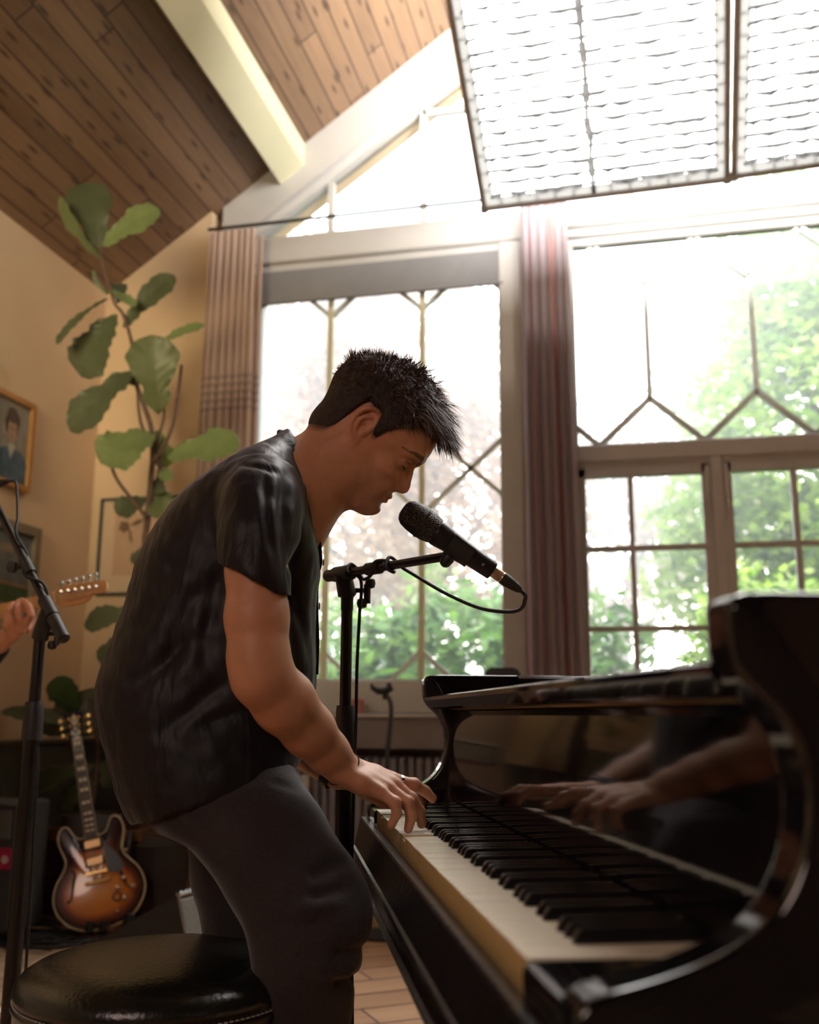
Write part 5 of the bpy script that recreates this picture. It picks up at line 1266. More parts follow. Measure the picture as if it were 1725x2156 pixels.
leaves = [  # base px, tip px, width m, depth off base, tip, material, normal tweak, fiddle
 ((212, 530), (178, 382), 0.20, 0, 0.05, M_leaf2, (0.15, 0, 0.5), .2), ((212, 545), (120, 418), 0.10, 0, -0.1, M_leaf1, (-0.9, 0, 0.5), .1), ((213, 520), (333, 438), 0.135, 0, -0.05, M_leaf3, (0.3, 0, 0.5), .1),
 ((228, 620), (193, 570), 0.06, 0, -0.1, M_leaf3, (-0.8, 0, 0.6), .1), ((226, 612), (284, 642), 0.07, 0, -0.12, M_leaf3, (0.2, 0, 1.4), .1), ((232, 600), (262, 625), 0.10, 0.03, 0.1, M_leaf2, (0, 0, 0.3), .1),
 ((228, 628), (115, 720), 0.075, 0, -0.15, M_leaf2, (-0.2, 0, 1.3), .15), ((260, 690), (365, 577), 0.13, 0.02, 0.0, M_leaf2, (-0.1, 0, 0.4), .2), ((246, 662), (168, 792), 0.235, 0, 0.0, M_leaf2, (-0.25, 0, 0.3), .12),
 ((320, 735), (430, 680), 0.075, 0, 0.05, M_leaf3, (0.1, 0, 1.0), .1), ((334, 872), (318, 705), 0.225, -0.03, -0.08, M_leaf1, (0.15, 0, 0.2), .32), ((284, 780), (146, 905), 0.20, -0.02, -0.12, M_leaf2, (-0.1, 0, 0.6), .22),
 ((300, 808), (240, 796), 0.08, 0.02, 0.05, M_leaf2, (0, 0, 0.5), .1), ((328, 912), (212, 972), 0.235, 0, -0.15, M_leaf3, (-0.1, 0, 0.5), .15), ((330, 905), (352, 985), 0.10, 0.04, 0.1, M_leaf3, (0.5, 0, 0.2), .1),
 ((350, 965), (503, 930), 0.19, 0.02, -0.05, M_leaf3, (0.1, 0, 0.7), .12), ((308, 1052), (243, 1078), 0.12, 0.02, -0.05, M_leaf2, (0, 0, 0.5), .1), ((340, 1030), (345, 1092), 0.15, 0.05, 0.0, M_leaf1, (0.3, 0, 0.3), .1),
 ((336, 1005), (330, 1040), 0.07, 0.05, 0.0, M_leaf2, (0.3, 0, 0.3), .1), ((350, 985), (348, 1012), 0.07, 0.05, 0.0, M_leaf3, (0.3, 0, 0.3), .1), ((306, 1150), (284, 1190), 0.07, 0.02, 0.0, M_leaf2, (0.2, 0, 0.3), .1)]
for k, (pb, pt, w_, d0, d1, m_, nt_, fd) in enumerate(leaves):
    B0_, T0_ = P4(pb[0], pb[1], d0), P4(pt[0], pt[1], d1)
    build('leaf', leaf_mb(B0_, T0_, w_ * 1.05, towards + np.array(nt_), seed=k, fiddle=fd, curl=0.10), m_, fig, smooth=2)
b = MB(); b.lathe([(0.11, 0), (0.13, 0.02), (0.16, 0.33), (0.17, 0.35), (0.155, 0.35), (0.145, 0.31), (0, 0.31)], (fbx, fby, 0), n=32, cap=False); build('pot', b, mat('dark clay pot', (0.05, 0.045, 0.04), rough=0.7), fig, smooth=0.9)
b = MB(); b.lathe([(0.148, 0.32), (0.0, 0.335)], (fbx, fby, 0), n=24, cap=False); build('soil', b, mat('potting soil', (0.05, 0.035, 0.025), rough=1.0, bump=1, bscale=80), fig)
# lower plant behind the guitar
P5 = lambda u, v, d=0.0: at_d(u, v, 4.72 + d)
lb_ = P5(205, 1560)
low = thing('rubber_plant', (lb_[0], lb_[1], 0), 'low dark-leaved potted plant on the dark panelling ledge behind the guitar', 'plant')
b = MB(); b.tube(spline([(lb_[0], lb_[1], 0.50), P5(205, 1580), P5(200, 1540), P5(190, 1500), P5(188, 1470)], 5), 0.008, n=8); build('stem', b, M_stem, low, smooth=2)
ll = [((200, 1545), (5, 1492), .09, -0.1, (0, 0, 1.2)), ((190, 1535), (75, 1500), .08, -0.05, (0, 0, 1.1)), ((195, 1548), (82, 1525), .10, 0.0, (0, 0, .8)), ((160, 1500), (118, 1428), .13, -0.1, (0, 0, .3)), ((150, 1510), (122, 1475), .08, -0.05, (0, 0, .6)),
      ((195, 1530), (190, 1448), .20, 0.05, (0, 0, .2)), ((200, 1545), (240, 1530), .10, 0, (0, 0, .7)), ((205, 1550), (260, 1480), .12, 0.05, (0, 0, .4)), ((215, 1640), (120, 1700), .09, 0, (0, 0, .6)), ((205, 1610), (50, 1660), .10, 0.02, (0, 0, .6)), ((212, 1600), (250, 1650), .12, 0.02, (0, 0, .6))]
for k, (pb, pt, w_, d1, nt_) in enumerate(ll):
    build('leaf', leaf_mb(P5(*pb), P5(pt[0], pt[1], d1), w_ * 1.1, towards + np.array(nt_), seed=40 + k, fiddle=0.05, curl=0.12), M_leaf2 if k != 3 else leafmat('rubber leaf green', (0.06, 0.12, 0.05)), low, smooth=2)
for k, (pb, pt, w_) in enumerate((((300, 1290), (175, 1312), 0.13), ((250, 1340), (212, 1400), 0.10))):
    build('leaf', leaf_mb(P5(*pb, -0.3), P5(pt[0], pt[1], -0.3), w_, towards + np.array([0, 0, 0.7]), seed=60 + k, fiddle=0.1, curl=0.12), M_leaf2, fig, smooth=2)
b = MB(); b.tube(spline([(fbx, fby, 0.7), P5(300, 1310, -0.35), P5(300, 1290, -0.3)], 4), 0.006, n=8); b.tube(spline([(fbx, fby, 0.7), P5(262, 1345, -0.32), P5(250, 1340, -0.3)], 4), 0.005, n=8); build('stem', b, M_stem, fig, smooth=2)
b = MB(); b.lathe([(0.10, 0), (0.12, 0.02), (0.14, 0.45), (0.13, 0.46), (0.125, 0.44), (0, 0.44)], (lb_[0], lb_[1], 0), n=28, cap=False); build('pot', b, mat('dark pot', (0.06, 0.055, 0.05), rough=0.6), low, smooth=0.9)
# ================================================================== garden
M_bark = mat('bark', (0.16, 0.11, 0.08), rough=0.9, bump=0.5, bscale=30)
M_lawn = mat('lawn', (0.16, 0.28, 0.06), rough=0.95, vary=0.4, vscale=30)
b = MB(); b._add([(-16, YW + 0.15, -0.25), (16, YW + 0.15, -0.25), (18, 30, -0.25), (-18, 30, -0.25)], [(0, 1, 2, 3)]); tag(build('garden_lawn', b, M_lawn, None, smooth=None), kind='structure')
L_green = mat_leaf('bright green leaves', [(0.14, 0.28, 0.03), (0.34, 0.54, 0.08), (0.55, 0.70, 0.16), (0.80, 0.82, 0.45)])
L_dark = mat_leaf('rhododendron leaves', [(0.06, 0.14, 0.03), (0.15, 0.32, 0.06), (0.28, 0.50, 0.10), (0.50, 0.66, 0.28)], trans=0.35, rough=0.3)
L_orange = mat_leaf('copper leaves', [(0.34, 0.22, 0.14), (0.55, 0.34, 0.20), (0.70, 0.50, 0.34), (0.80, 0.72, 0.55)])
def leaf_cloud(centres, n, size, aspect, seed, flat=0.5, droop=0.0):
    """n leaves (folded quads) around ellipsoids (c, r) ; returns verts, faces, tone"""
    r = np.random.default_rng(seed); k = len(centres)
    vol = np.array([c[1][0] * c[1][1] * c[1][2] for c in centres]) ** 0.7; pick = r.choice(k, n, p=vol / vol.sum())
    C_ = np.array([c[0] for c in centres])[pick]; R_ = np.array([c[1] for c in centres])[pick]
    d = r.normal(size=(n, 3)); d /= np.linalg.norm(d, axis=1)[:, None]; rad_ = r.uniform(0.35, 1.0, n) ** 0.5
    # clumps
    P_ = C_ + d * R_ * rad_[:, None] * (1 + 0.15 * np.sin(d[:, :1] * 9 + d[:, 2:] * 7 + seed))
    ax_ = r.normal(size=(n, 3)); ax_[:, 2] = ax_[:, 2] * 0.5 - droop; ax_ /= np.linalg.norm(ax_, axis=1)[:, None]
    nr = r.normal(size=(n, 3)); nr[:, 2] += flat * 2; nr -= ax_ * (nr * ax_).sum(1)[:, None]; nr /= np.linalg.norm(nr, axis=1)[:, None]
    sd = np.cross(ax_, nr); s_ = size * r.uniform(0.6, 1.3, n)[:, None]
    a = P_; t = P_ + ax_ * s_; m = P_ + ax_ * s_ * 0.5; l = m + sd * s_ * aspect - nr * s_ * 0.06; rr = m - sd * s_ * aspect - nr * s_ * 0.06
    vs = np.stack([a, l, t, rr], 1).reshape(-1, 3); i0 = np.arange(n) * 4
    fs = np.stack([i0, i0 + 1, i0 + 2, i0 + 3], 1)
    tone = np.clip(r.normal(0.5, 0.25, n), 0, 1)
    return vs, fs, np.repeat(tone, 4)
def tree(name, loc, trunk_h, trunk_r, blobs, n, size, aspect, m, label, cat, group=None, seed=1, flat=0.5, twigs=10, droop=0.0):
    t = thing(name, (loc[0], loc[1], -0.25), label, cat, group)
    r = random.Random(seed); b = MB(); base = np.array([loc[0], loc[1], -0.25])
    top = base + np.array([r.uniform(-.2, .2), r.uniform(-.2, .2), trunk_h])
    b.tube(spline([base, base * 0.5 + top * 0.5 + [0.06, 0.05, 0], top], 4), list(np.linspace(trunk_r, trunk_r * 0.7, 9)), n=10)
    build('trunk', b, M_bark, t, smooth=2)
    b = MB()
    for k in range(twigs):
        c, rd_ = blobs[k % len(blobs)]; e = np.array(c) + np.array([r.uniform(-.6, .6) * rd_[0], r.uniform(-.6, .6) * rd_[1], r.uniform(-.3, .7) * rd_[2]])
        s_ = top * 0.8 + base * 0.2 + (top - base) * r.uniform(-0.2, 0.2); mid = (s_ + e) / 2 + np.array([r.uniform(-.2, .2), r.uniform(-.2, .2), r.uniform(0, .3)])
        sp_ = spline([s_, mid, e], 5); b.tube(sp_, list(np.linspace(trunk_r * 0.45, 0.008, len(sp_))), n=7)
        for q in range(3):
            w_ = sp_[4 + q * 2]; e2 = w_ + np.array([r.uniform(-.5, .5), r.uniform(-.5, .5), r.uniform(-.1, .5)]); b.tube([w_, (w_ + e2) / 2 + [0, 0, 0.05], e2], [0.014, 0.009, 0.004], n=5)
    build('branches', b, M_bark, t, smooth=2)
    vs, fs, tn = leaf_cloud(blobs, n, size, aspect, seed, flat, droop); o = build('foliage', (vs, fs), m, t, smooth=None, kind='stuff'); attr(o, 'tone', tn); return t
# rhododendron close to the tall left window
tree('rhododendron_bush', (-1.3, 7.2), 0.5, 0.06, [((-2.1, 6.9, 0.85), (0.9, 0.7, 0.9)), ((-1.2, 7.1, 0.95), (1.0, 0.8, 1.0)), ((-0.5, 7.2, 0.9), (0.6, 0.7, 0.95))], 9000, 0.16, 0.17, L_dark, 'green large-leaved bush filling the lower part of the tall left window', 'bush', seed=3, flat=0.4, twigs=12, droop=0.2)
tree('copper_tree', (-2.3, 10.0), 2.2, 0.12, [((-3.2, 9.8, 3.1), (1.3, 1.1, 1.5)), ((-1.6, 10.2, 2.9), (1.2, 1.0, 1.5)), ((-2.4, 10.0, 4.6), (1.3, 1.0, 1.3)), ((-3.6, 9.8, 5.0), (1.1, 1.0, 1.2))], 36000, 0.10, 0.32, L_orange, 'copper orange leaved tree behind the tall left window', 'tree', seed=5, twigs=14)
tree('copper_tree', (-0.2, 13.2), 2.4, 0.10, [((-0.5, 13.2, 3.2), (1.3, 0.9, 1.8)), ((0.6, 13.3, 4.0), (1.1, 0.8, 1.4))], 12000, 0.10, 0.32, L_orange, 'smaller copper tree seen beside the middle curtain', 'tree', seed=9, twigs=10)
tree('green_maple_tree', (2.1, 8.8), 1.9, 0.10, [((1.5, 8.6, 3.0), (1.2, 0.9, 1.5)), ((2.6, 8.8, 3.4), (1.1, 1.0, 1.7)), ((1.0, 9.0, 2.3), (0.9, 0.8, 0.8)), ((2.6, 8.9, 2.0), (1.0, 0.8, 0.9)), ((3.0, 9.2, 5.0), (1.4, 1.0, 1.0)), ((1.7, 8.8, 4.7), (1.0, 0.9, 1.0))], 40000, 0.12, 0.30, L_green, 'bright green maple with visible branches outside the right window', 'tree', seed=12, twigs=20, flat=0.9)
tree('garden_shrub', (0.6, 7.0), 0.5, 0.05, [((0.75, 7.0, 1.0), (0.5, 0.5, 0.9)), ((1.1, 7.0, 0.9), (0.9, 0.6, 0.9)), ((1.9, 7.2, 1.2), (0.8, 0.6, 0.9))], 16000, 0.085, 0.30, L_green, 'light green shrub behind the casement panes', 'shrub', seed=21, twigs=12, flat=0.7)
# ================================================================== people: signed-distance modelling
class SDF:
    """distance grid in room axes; primitives are blended in with a smooth minimum"""
    def __init__(self, lo, hi, h):
        self.lo = np.array(lo, float); self.h = h; self.n = np.ceil((np.array(hi) - self.lo) / h).astype(int) + 1
        self.band = 0.05; self.a = np.full(self.n, self.band, np.float32)
    def _sub(self, lo, hi, pad):
        i0 = np.clip(np.floor((np.array(lo) - pad - self.lo) / self.h).astype(int), 0, self.n); i1 = np.clip(np.ceil((np.array(hi) + pad - self.lo) / self.h).astype(int) + 1, 0, self.n)
        ax = [self.lo[k] + self.h * np.arange(i0[k], i1[k], dtype=np.float32) for k in range(3)]
        X, Y, Z_ = np.meshgrid(*ax, indexing='ij', sparse=True)
        return tuple(slice(i0[k], i1[k]) for k in range(3)), (X.astype(np.float32), Y.astype(np.float32), Z_.astype(np.float32))
    def _mix(self, s, d, k, mode):
        a = self.a[s]
        if mode == 'sub':
            d = -d; h = np.clip(0.5 - 0.5 * (a - d) / k, 0, 1) if k > 0 else None
            self.a[s] = np.maximum(a, d) if k <= 0 else (a * (1 - h) + d * h + k * h * (1 - h))
        else:
            if k <= 0: self.a[s] = np.minimum(a, d); return
            h = np.clip(0.5 + 0.5 * (a - d) / k, 0, 1); self.a[s] = (a * (1 - h) + d * h - k * h * (1 - h)).astype(np.float32)
    def cone(self, p, q, r0, r1, k=0.01, mode='add'):
        p, q = np.array(p, float), np.array(q, float); R_ = max(r0, r1)
        s, (X, Y, Z_) = self._sub(np.minimum(p, q) - R_, np.maximum(p, q) + R_, 0.03 + k)
        d = q - p; L2 = max(d @ d, 1e-10)
        t = np.clip(((X - p[0]) * d[0] + (Y - p[1]) * d[1] + (Z_ - p[2]) * d[2]) / L2, 0, 1)
        D = np.sqrt((X - p[0] - t * d[0]) ** 2 + (Y - p[1] - t * d[1]) ** 2 + (Z_ - p[2] - t * d[2]) ** 2) - (r0 + (r1 - r0) * t)
        self._mix(s, D, k, mode)
    def chain(self, pts, rs, k=0.01, mode='add'):
        for i in range(len(pts) - 1): self.cone(pts[i], pts[i + 1], rs[i], rs[i + 1], k, mode)
    def ell(self, c, r, axes=None, k=0.01, mode='add'):
        """axes: rows = unit directions of the three radii"""
        c, r = np.array(c, float), np.array(r, float); A = np.eye(3) if axes is None else np.array(axes)
        ext = np.abs(A.T * r).sum(1)
        s, (X, Y, Z_) = self._sub(c - ext, c + ext, 0.03 + k)
        q = [((X - c[0]) * A[i][0] + (Y - c[1]) * A[i][1] + (Z_ - c[2]) * A[i][2]) / r[i] for i in range(3)]
        k0 = np.sqrt(q[0] ** 2 + q[1] ** 2 + q[2] ** 2); k1 = np.sqrt((q[0] / r[0]) ** 2 + (q[1] / r[1]) ** 2 + (q[2] / r[2]) ** 2) + 1e-6
        self._mix(s, k0 * (k0 - 1) / k1, k, mode)
    def fn(self, lo, hi, f, k=0.0, mode='add', pad=0.02):
        s, (X, Y, Z_) = self._sub(lo, hi, pad); self._mix(s, f(X, Y, Z_).astype(np.float32), k, mode)
    def mesh(self, iso=0.0):
        g = openvdb.FloatGrid(self.band); g.copyFromArray(np.ascontiguousarray(self.a), tolerance=0.0)
        p, t_, q = g.convertToPolygons(isovalue=iso, adaptivity=0.0)
        v = np.array(p, float) * self.h + self.lo
        return v, np.array(q, np.int64)[:, ::-1].copy()
def val_noise(P_, scale, seed=0):
    """cheap smooth noise from sines"""
    r = np.random.default_rng(seed); out = np.zeros(len(P_)); 
    for k in range(10):
        w = r.normal(size=3) * scale * (1 + 0.8 * r.random()); out += np.sin(P_ @ w + r.uniform(0, 6.28))
    return out / 10
def vnormals(v, f):
    n = np.zeros_like(v); a, b_, c, d = (v[f[:, i]] for i in range(4)); fn_ = np.cross(c - a, d - b_)
    for i in range(4):
        for ax_ in range(3): n[:, ax_] += np.bincount(f[:, i], fn_[:, ax_], len(v))
    return n / (np.linalg.norm(n, axis=1)[:, None] + 1e-12)

def smoothed(v, f, it=2, lam=0.5):
    e = np.concatenate([f[:, [0, 1]], f[:, [1, 2]], f[:, [2, 3]], f[:, [3, 0]]]); e = np.concatenate([e, e[:, ::-1]])
    cnt = np.bincount(e[:, 0], minlength=len(v))[:, None]
    for _ in range(it):
        s = np.stack([np.bincount(e[:, 0], v[e[:, 1], k], len(v)) for k in range(3)], 1) / np.maximum(cnt, 1); v = v + lam * (s - v)
    return v

# ---- skin material reads the vertex colour
def mat_skin(name='skin'):
    m, nt, bs = newmat(name); L = nt.links.new; at = N(nt, 'ShaderNodeAttribute'); at.attribute_name = 'tint'
    tc = N(nt, 'ShaderNodeTexCoord'); nz = N(nt, 'ShaderNodeTexNoise'); nz.inputs['Scale'].default_value = 55; nz.inputs['Detail'].default_value = 5; L(tc.outputs['Object'], nz.inputs['Vector'])
    mr_ = N(nt, 'ShaderNodeMapRange'); mr_.inputs['To Min'].default_value = 0.86; mr_.inputs['To Max'].default_value = 1.12; L(nz.outputs['Fac'], mr_.inputs['Value'])
    mx = N(nt, 'ShaderNodeMixRGB', blend_type='MULTIPLY'); mx.inputs[0].default_value = 1.0; L(at.outputs['Color'], mx.inputs[1]); L(mr_.outputs[0], mx.inputs[2]); L(mx.outputs[0], bs.inputs['Base Color'])
    bs.inputs['Roughness'].default_value = 0.48; bs.inputs['Specular IOR Level'].default_value = 0.4; bs.inputs['Subsurface Weight'].default_value = 0.12; bs.inputs['Subsurface Radius'].default_value = (0.012, 0.004, 0.002); bs.inputs['Subsurface Scale'].default_value = 1.0
    n2 = N(nt, 'ShaderNodeTexNoise'); n2.inputs['Scale'].default_value = 420; L(tc.outputs['Object'], n2.inputs['Vector']); bp = N(nt, 'ShaderNodeBump'); bp.inputs['Strength'].default_value = 0.18; bp.inputs['Distance'].default_value = 0.002; L(n2.outputs['Fac'], bp.inputs['Height']); L(bp.outputs[0], bs.inputs['Normal'])
    return m
M_skin = mat_skin()
SKIN = np.array([0.52, 0.25, 0.145])

# ------------------------------------------------------------------ the pianist
player = thing('person', W(0.05, 1.72, -CZ), 'person in a loose black short-sleeved shirt and dark trousers leaning over the keys', 'person', rz=ang)
HS = 1.715                                            # head mid-plane
HO = at_s(770, 915, HS)                               # ear canal
HF = W2C[0] * 0.742 + W2C[1] * 0.67                   # head forward (image right-down)
HU = W2C[0] * 0.67 - W2C[1] * 0.742                   # head up
HL = np.cross(HU, HF); HL /= np.linalg.norm(HL)
if HL @ W2C[2] < 0: HL = -HL                          # pointing away from the lens = his left
yawh = rad(4.0)                                       # face turned a little to the lens
HF2 = HF * math.cos(yawh) - HL * math.sin(yawh); HL2 = HF * math.sin(yawh) + HL * math.cos(yawh); HF, HL = HF2, HL2
def H(f, l, u): return HO + HF * f + HL * l + HU * u
HA = [HF, HL, HU]

prof_u = np.array([-.118, -.1075, -.099, -.090, -.0806, -.0734, -.066, -.0585, -.050, -.040, -.030, -.018, -.006, .006, .018, .0345, .050, .0712, .090, .105, .117, .1235])
prof_F = np.array([.060, .0815, .0960, .1030, .1040, .1010, .1020, .1025, .1030, .1030, .1000, .0970, .0955, .0975, .1020, .1065, .1055, .0975, .0820, .0620, .0360, .0080])
prof_B = np.array([.020, .012, .006, .000, -.004, -.010, -.018, -.030, -.048, -.062, -.070, -.076, -.080, -.083, -.086, -.0885, -.0890, -.0850, -.0750, -.0600, -.0380, -.0100])
prof_W = np.array([.012, .020, .0290, .0370, .0440, .0500, .0535, .0560, .0590, .0620, .0645, .0660, .0670, .0685, .0700, .0715, .0720, .0690, .0610, .0490, .0310, .0100])
h = 0.0021
body = SDF(W(-0.36, 1.42, -0.26).min() * 0 + np.minimum.reduce([W(-0.30, 1.40, -0.24), W(0.42, 2.05, -0.24), W(-0.30, 2.05, -0.24), W(0.42, 1.40, -0.24)]) , np.maximum.reduce([W(-0.30, 1.40, 0.66), W(0.42, 2.05, 0.66), W(-0.30, 2.05, 0.66), W(0.42, 1.40, 0.66)]), h)
def head_fn(extra=0.0, zone=None):
    def f(X, Y, Z_):
        rx, ry, rz_ = X - HO[0], Y - HO[1], Z_ - HO[2]
        F_ = rx * HF[0] + ry * HF[1] + rz_ * HF[2]; L_ = rx * HL[0] + ry * HL[1] + rz_ * HL[2]; U_ = rx * HU[0] + ry * HU[1] + rz_ * HU[2]
        Uc = np.clip(U_, prof_u[0], prof_u[-1]); sh = Uc.shape
        fr = np.interp(Uc.ravel(), prof_u, prof_F).reshape(sh) + extra; bk = np.interp(Uc.ravel(), prof_u, prof_B).reshape(sh) - extra; wd = np.interp(Uc.ravel(), prof_u, prof_W).reshape(sh) + extra
        # the widest point sits behind the middle, the face narrows forward
        cf = bk + (fr - bk) * 0.44
        a_ = np.where(F_ > cf, fr - cf, cf - bk)
        nx_ = np.abs(F_ - cf) / a_; ny_ = np.abs(L_) / wd
        pw = np.where(F_ > cf, 2.15, 2.1)
        rr = (nx_ ** pw + ny_ ** pw) ** (1 / pw)
        sc = np.minimum(a_, wd) * 0.9
        d = (rr - 1) * sc
        over = np.maximum(U_ - (prof_u[-1] + extra * 0.6), (prof_u[0]) - U_)
        return np.maximum(d, over)
    return f
hb = [H(0.0, 0, 0.0) - 0.20, H(0, 0, 0) + 0.20]
body.fn(hb[0], hb[1], head_fn(), k=0.0)
# soften the crown and jaw with ellipsoids, then the features
body.ell(H(0.006, 0, 0.047), (0.097, 0.074, 0.080), HA, k=0.02)
body.cone(H(0.086, 0, -0.093), H(0.091, 0, -0.085), 0.0165, 0.0175, k=0.016)                    # chin
for sgn in (-1, 1):
    body.chain([H(0.012, sgn * 0.055, -0.045), H(0.030, sgn * 0.048, -0.075), H(0.072, sgn * 0.024, -0.096)], [0.012, 0.0125, 0.011], k=0.014)   # jaw line
    body.ell(H(0.067, sgn * 0.044, -0.020), (0.024, 0.018, 0.015), HA, k=0.016)                # cheek bone
    body.ell(H(0.078, sgn * 0.022, -0.045), (0.022, 0.018, 0.026), HA, k=0.016)               # cheek to mouth
    body.chain([H(0.099, sgn * 0.010, 0.028), H(0.097, sgn * 0.028, 0.034), H(0.084, sgn * 0.046, 0.027)], [0.0080, 0.0085, 0.007], k=0.012)    # brow ridge
    body.ell(H(0.1035, sgn * 0.032, 0.006), (0.018, 0.019, 0.0145), HA, k=0.012, mode='sub')   # eye socket
    body.ell(H(0.0825, sgn * 0.031, 0.005), (0.0125, 0.0140, 0.0120), HA, k=0.005)             # lids over the eyeball
    body.chain([H(0.0925, sgn * 0.018, 0.0125), H(0.0955, sgn * 0.030, 0.0155), H(0.0885, sgn * 0.043, 0.0105)], [0.0022, 0.0026, 0.0020], k=0.005)   # upper lid fold
    body.ell(H(0.100, sgn * 0.0105, -0.034), (0.0105, 0.0068, 0.0080), HA, k=0.005)           # nostril wing
# nose
body.chain([H(0.0975, 0, 0.010), H(0.1035, 0, 0.000), H(0.1085, 0, -0.010), H(0.1140, 0, -0.020), H(0.1162, 0, -0.0262)], [0.0066, 0.0064, 0.0064, 0.0072, 0.0084], k=0.008)
body.chain([H(0.1130, 0, -0.030), H(0.103, 0, -0.0365)], [0.0065, 0.0055], k=0.005)
for sgn in (-1, 1):
    body.chain([H(0.104, sgn * 0.009, -0.026), H(0.092, sgn * 0.018, -0.010)], [0.007, 0.006], k=0.010)
    body.ell(H(0.108, sgn * 0.0062, -0.0405), (0.0058, 0.0032, 0.0030), HA, k=0.002, mode='sub')   # nostril
# lips
for sgn in (-1, 1):
    body.chain([H(0.1055, 0, -0.0535), H(0.1030, sgn * 0.010, -0.0525), H(0.0925, sgn * 0.0225, -0.0565)], [0.0052, 0.0046, 0.0020], k=0.004)
    body.chain([H(0.1040, 0, -0.0645), H(0.1010, sgn * 0.010, -0.0635), H(0.0920, sgn * 0.0215, -0.0585)], [0.0055, 0.0048, 0.0020], k=0.004)
for sgn in (-1, 1):
    body.chain([H(0.1125, 0, -0.0592), H(0.1075, sgn * 0.010, -0.0585), H(0.0965, sgn * 0.0235, -0.0585)], [0.0022, 0.0020, 0.0014], k=0.0025, mode='sub')
body.ell(H(0.1075, 0, -0.0745), (0.0055, 0.013, 0.0050), HA, k=0.006, mode='sub')
# ears
for sgn in (-1, 1):
    ec = lambda f_, u_, o_: H(f_, sgn * (0.069 + o_), u_)
    helix = [ec(0.006, -0.006, 0.002), ec(0.012, 0.012, 0.003), ec(0.014, 0.030, 0.006), ec(0.004, 0.041, 0.010), ec(-0.010, 0.038, 0.014), ec(-0.020, 0.024, 0.016), ec(-0.021, 0.004, 0.014), ec(-0.013, -0.014, 0.010), ec(-0.003, -0.022, 0.006)]
    pts = spline(helix, 4); body.chain(pts, [0.0036] * len(pts), k=0.003)
    body.ell(ec(-0.004, 0.010, 0.0045), (0.017, 0.0040, 0.028), HA, k=0.005)
    body.ell(ec(-0.001, -0.020, 0.003), (0.0085, 0.0048, 0.0095), HA, k=0.005)
    pts = spline([ec(0.0, 0.026, 0.008), ec(-0.010, 0.018, 0.012), ec(-0.012, 0.002, 0.011), ec(-0.006, -0.009, 0.008)], 4); body.chain(pts, [0.0032] * len(pts), k=0.003)
    body.ell(ec(0.000, 0.003, 0.012), (0.0070, 0.0080, 0.0110), HA, k=0.003, mode='sub')
    body.ell(ec(0.0055, -0.001, 0.005), (0.0040, 0.0050, 0.0055), HA, k=0.003)
# neck, shoulders under the shirt
nk = [at_s(720, 965, HS), at_s(680, 985, HS), at_s(640, 1010, HS), at_s(600, 1060, HS)]
body.chain([H(-0.035, 0, -0.030), nk[0], nk[1], nk[2], nk[3]], [0.058, 0.057, 0.058, 0.066, 0.080], k=0.03)
for sgn in (-1, 1): body.chain([H(-0.022, sgn * 0.045, -0.040), at_s(668, 1040, HS + sgn * 0.022)], [0.014, 0.011], k=0.02)
body.cone(H(0.060, 0, -0.090), at_s(690, 1040, HS), 0.020, 0.026, k=0.02)
body.ell(at_s(722, 1040, HS), (0.011, 0.012, 0.012), None, k=0.014)
RS, LS = 1.525, 1.905
shR, shL = at_s(545, 1105, 1.55), at_s(555, 1105, 1.89)
body.chain([shR, at_s(560, 1090, 1.62), nk[3], at_s(560, 1090, 1.82), shL], [0.034, 0.030, 0.055, 0.030, 0.034], k=0.015)
body.chain([nk[3], at_s(520, 1200, HS), at_s(480, 1400, HS)], [0.09, 0.10, 0.10], k=0.03)
# right arm
elR = at_s(552, 1425, 1.490); wrR = at_s(722, 1618, 1.605)
aR = [shR, at_s(540, 1200, 1.505), at_s(541, 1300, 1.495), at_s(545, 1385, 1.490), elR, at_s(598, 1478, 1.520), at_s(650, 1538, 1.558), at_s(690, 1583, 1.585), wrR]
body.chain(aR, [0.036, 0.0445, 0.0455, 0.0440, 0.0435, 0.0455, 0.0390, 0.0315, 0.0275], k=0.014)
# left arm, mostly hidden
elL = at_s(545, 1470, 1.945); wrL = at_s(712, 1632, 1.885)
body.chain([shL, at_s(524, 1250, 1.925), elL, at_s(620, 1560, 1.92), wrL], [0.036, 0.046, 0.042, 0.040, 0.026], k=0.014)

def seg(p, q, t): return np.array(p) * (1 - t) + np.array(q) * t
def hand(g, wrist, fa, mcps, fingers, thumb, back_r, k0=0.006):
    """wrist point, forearm point behind it, mcp joints pinky..index, finger chains after the mcp, thumb chain"""
    # palm: wrist to every knuckle
    cr = (mcps[0] - mcps[-1]); cr = cr / np.linalg.norm(cr)
    for i, m_ in enumerate(mcps):
        w_ = wrist + cr * (0.016 - 0.032 * i / 3)
        g.chain([w_, seg(w_, m_, 0.55), m_], [0.0185, back_r, 0.0118], k=0.008)
    for i in range(3): g.cone(seg(wrist, mcps[i], .5), seg(wrist, mcps[i + 1], .9), 0.0135, 0.011, k=0.008)
    rr = [(0.0100, 0.0088, 0.0078, 0.0066), (0.0108, 0.0096, 0.0086, 0.0072), (0.0112, 0.0100, 0.0088, 0.0074), (0.0110, 0.0098, 0.0086, 0.0073)]
    for m_, fg, r_ in zip(mcps, fingers, rr):
        pts = [m_] + fg; g.chain(pts, list(r_)[:len(pts)], k=0.0035)
        g.ell(pts[1], (r_[1] * 1.08,) * 3, None, k=0.004)
    g.chain([seg(wrist, mcps[-1], 0.12)] + thumb, [0.019, 0.0145, 0.0118, 0.0092][:len(thumb) + 1], k=0.007)
def q3(l): return [at_s(*p) for p in l]
mcR = q3([(802, 1668, 1.583), (820, 1662, 1.602), (833, 1654, 1.625), (835, 1645, 1.647)])
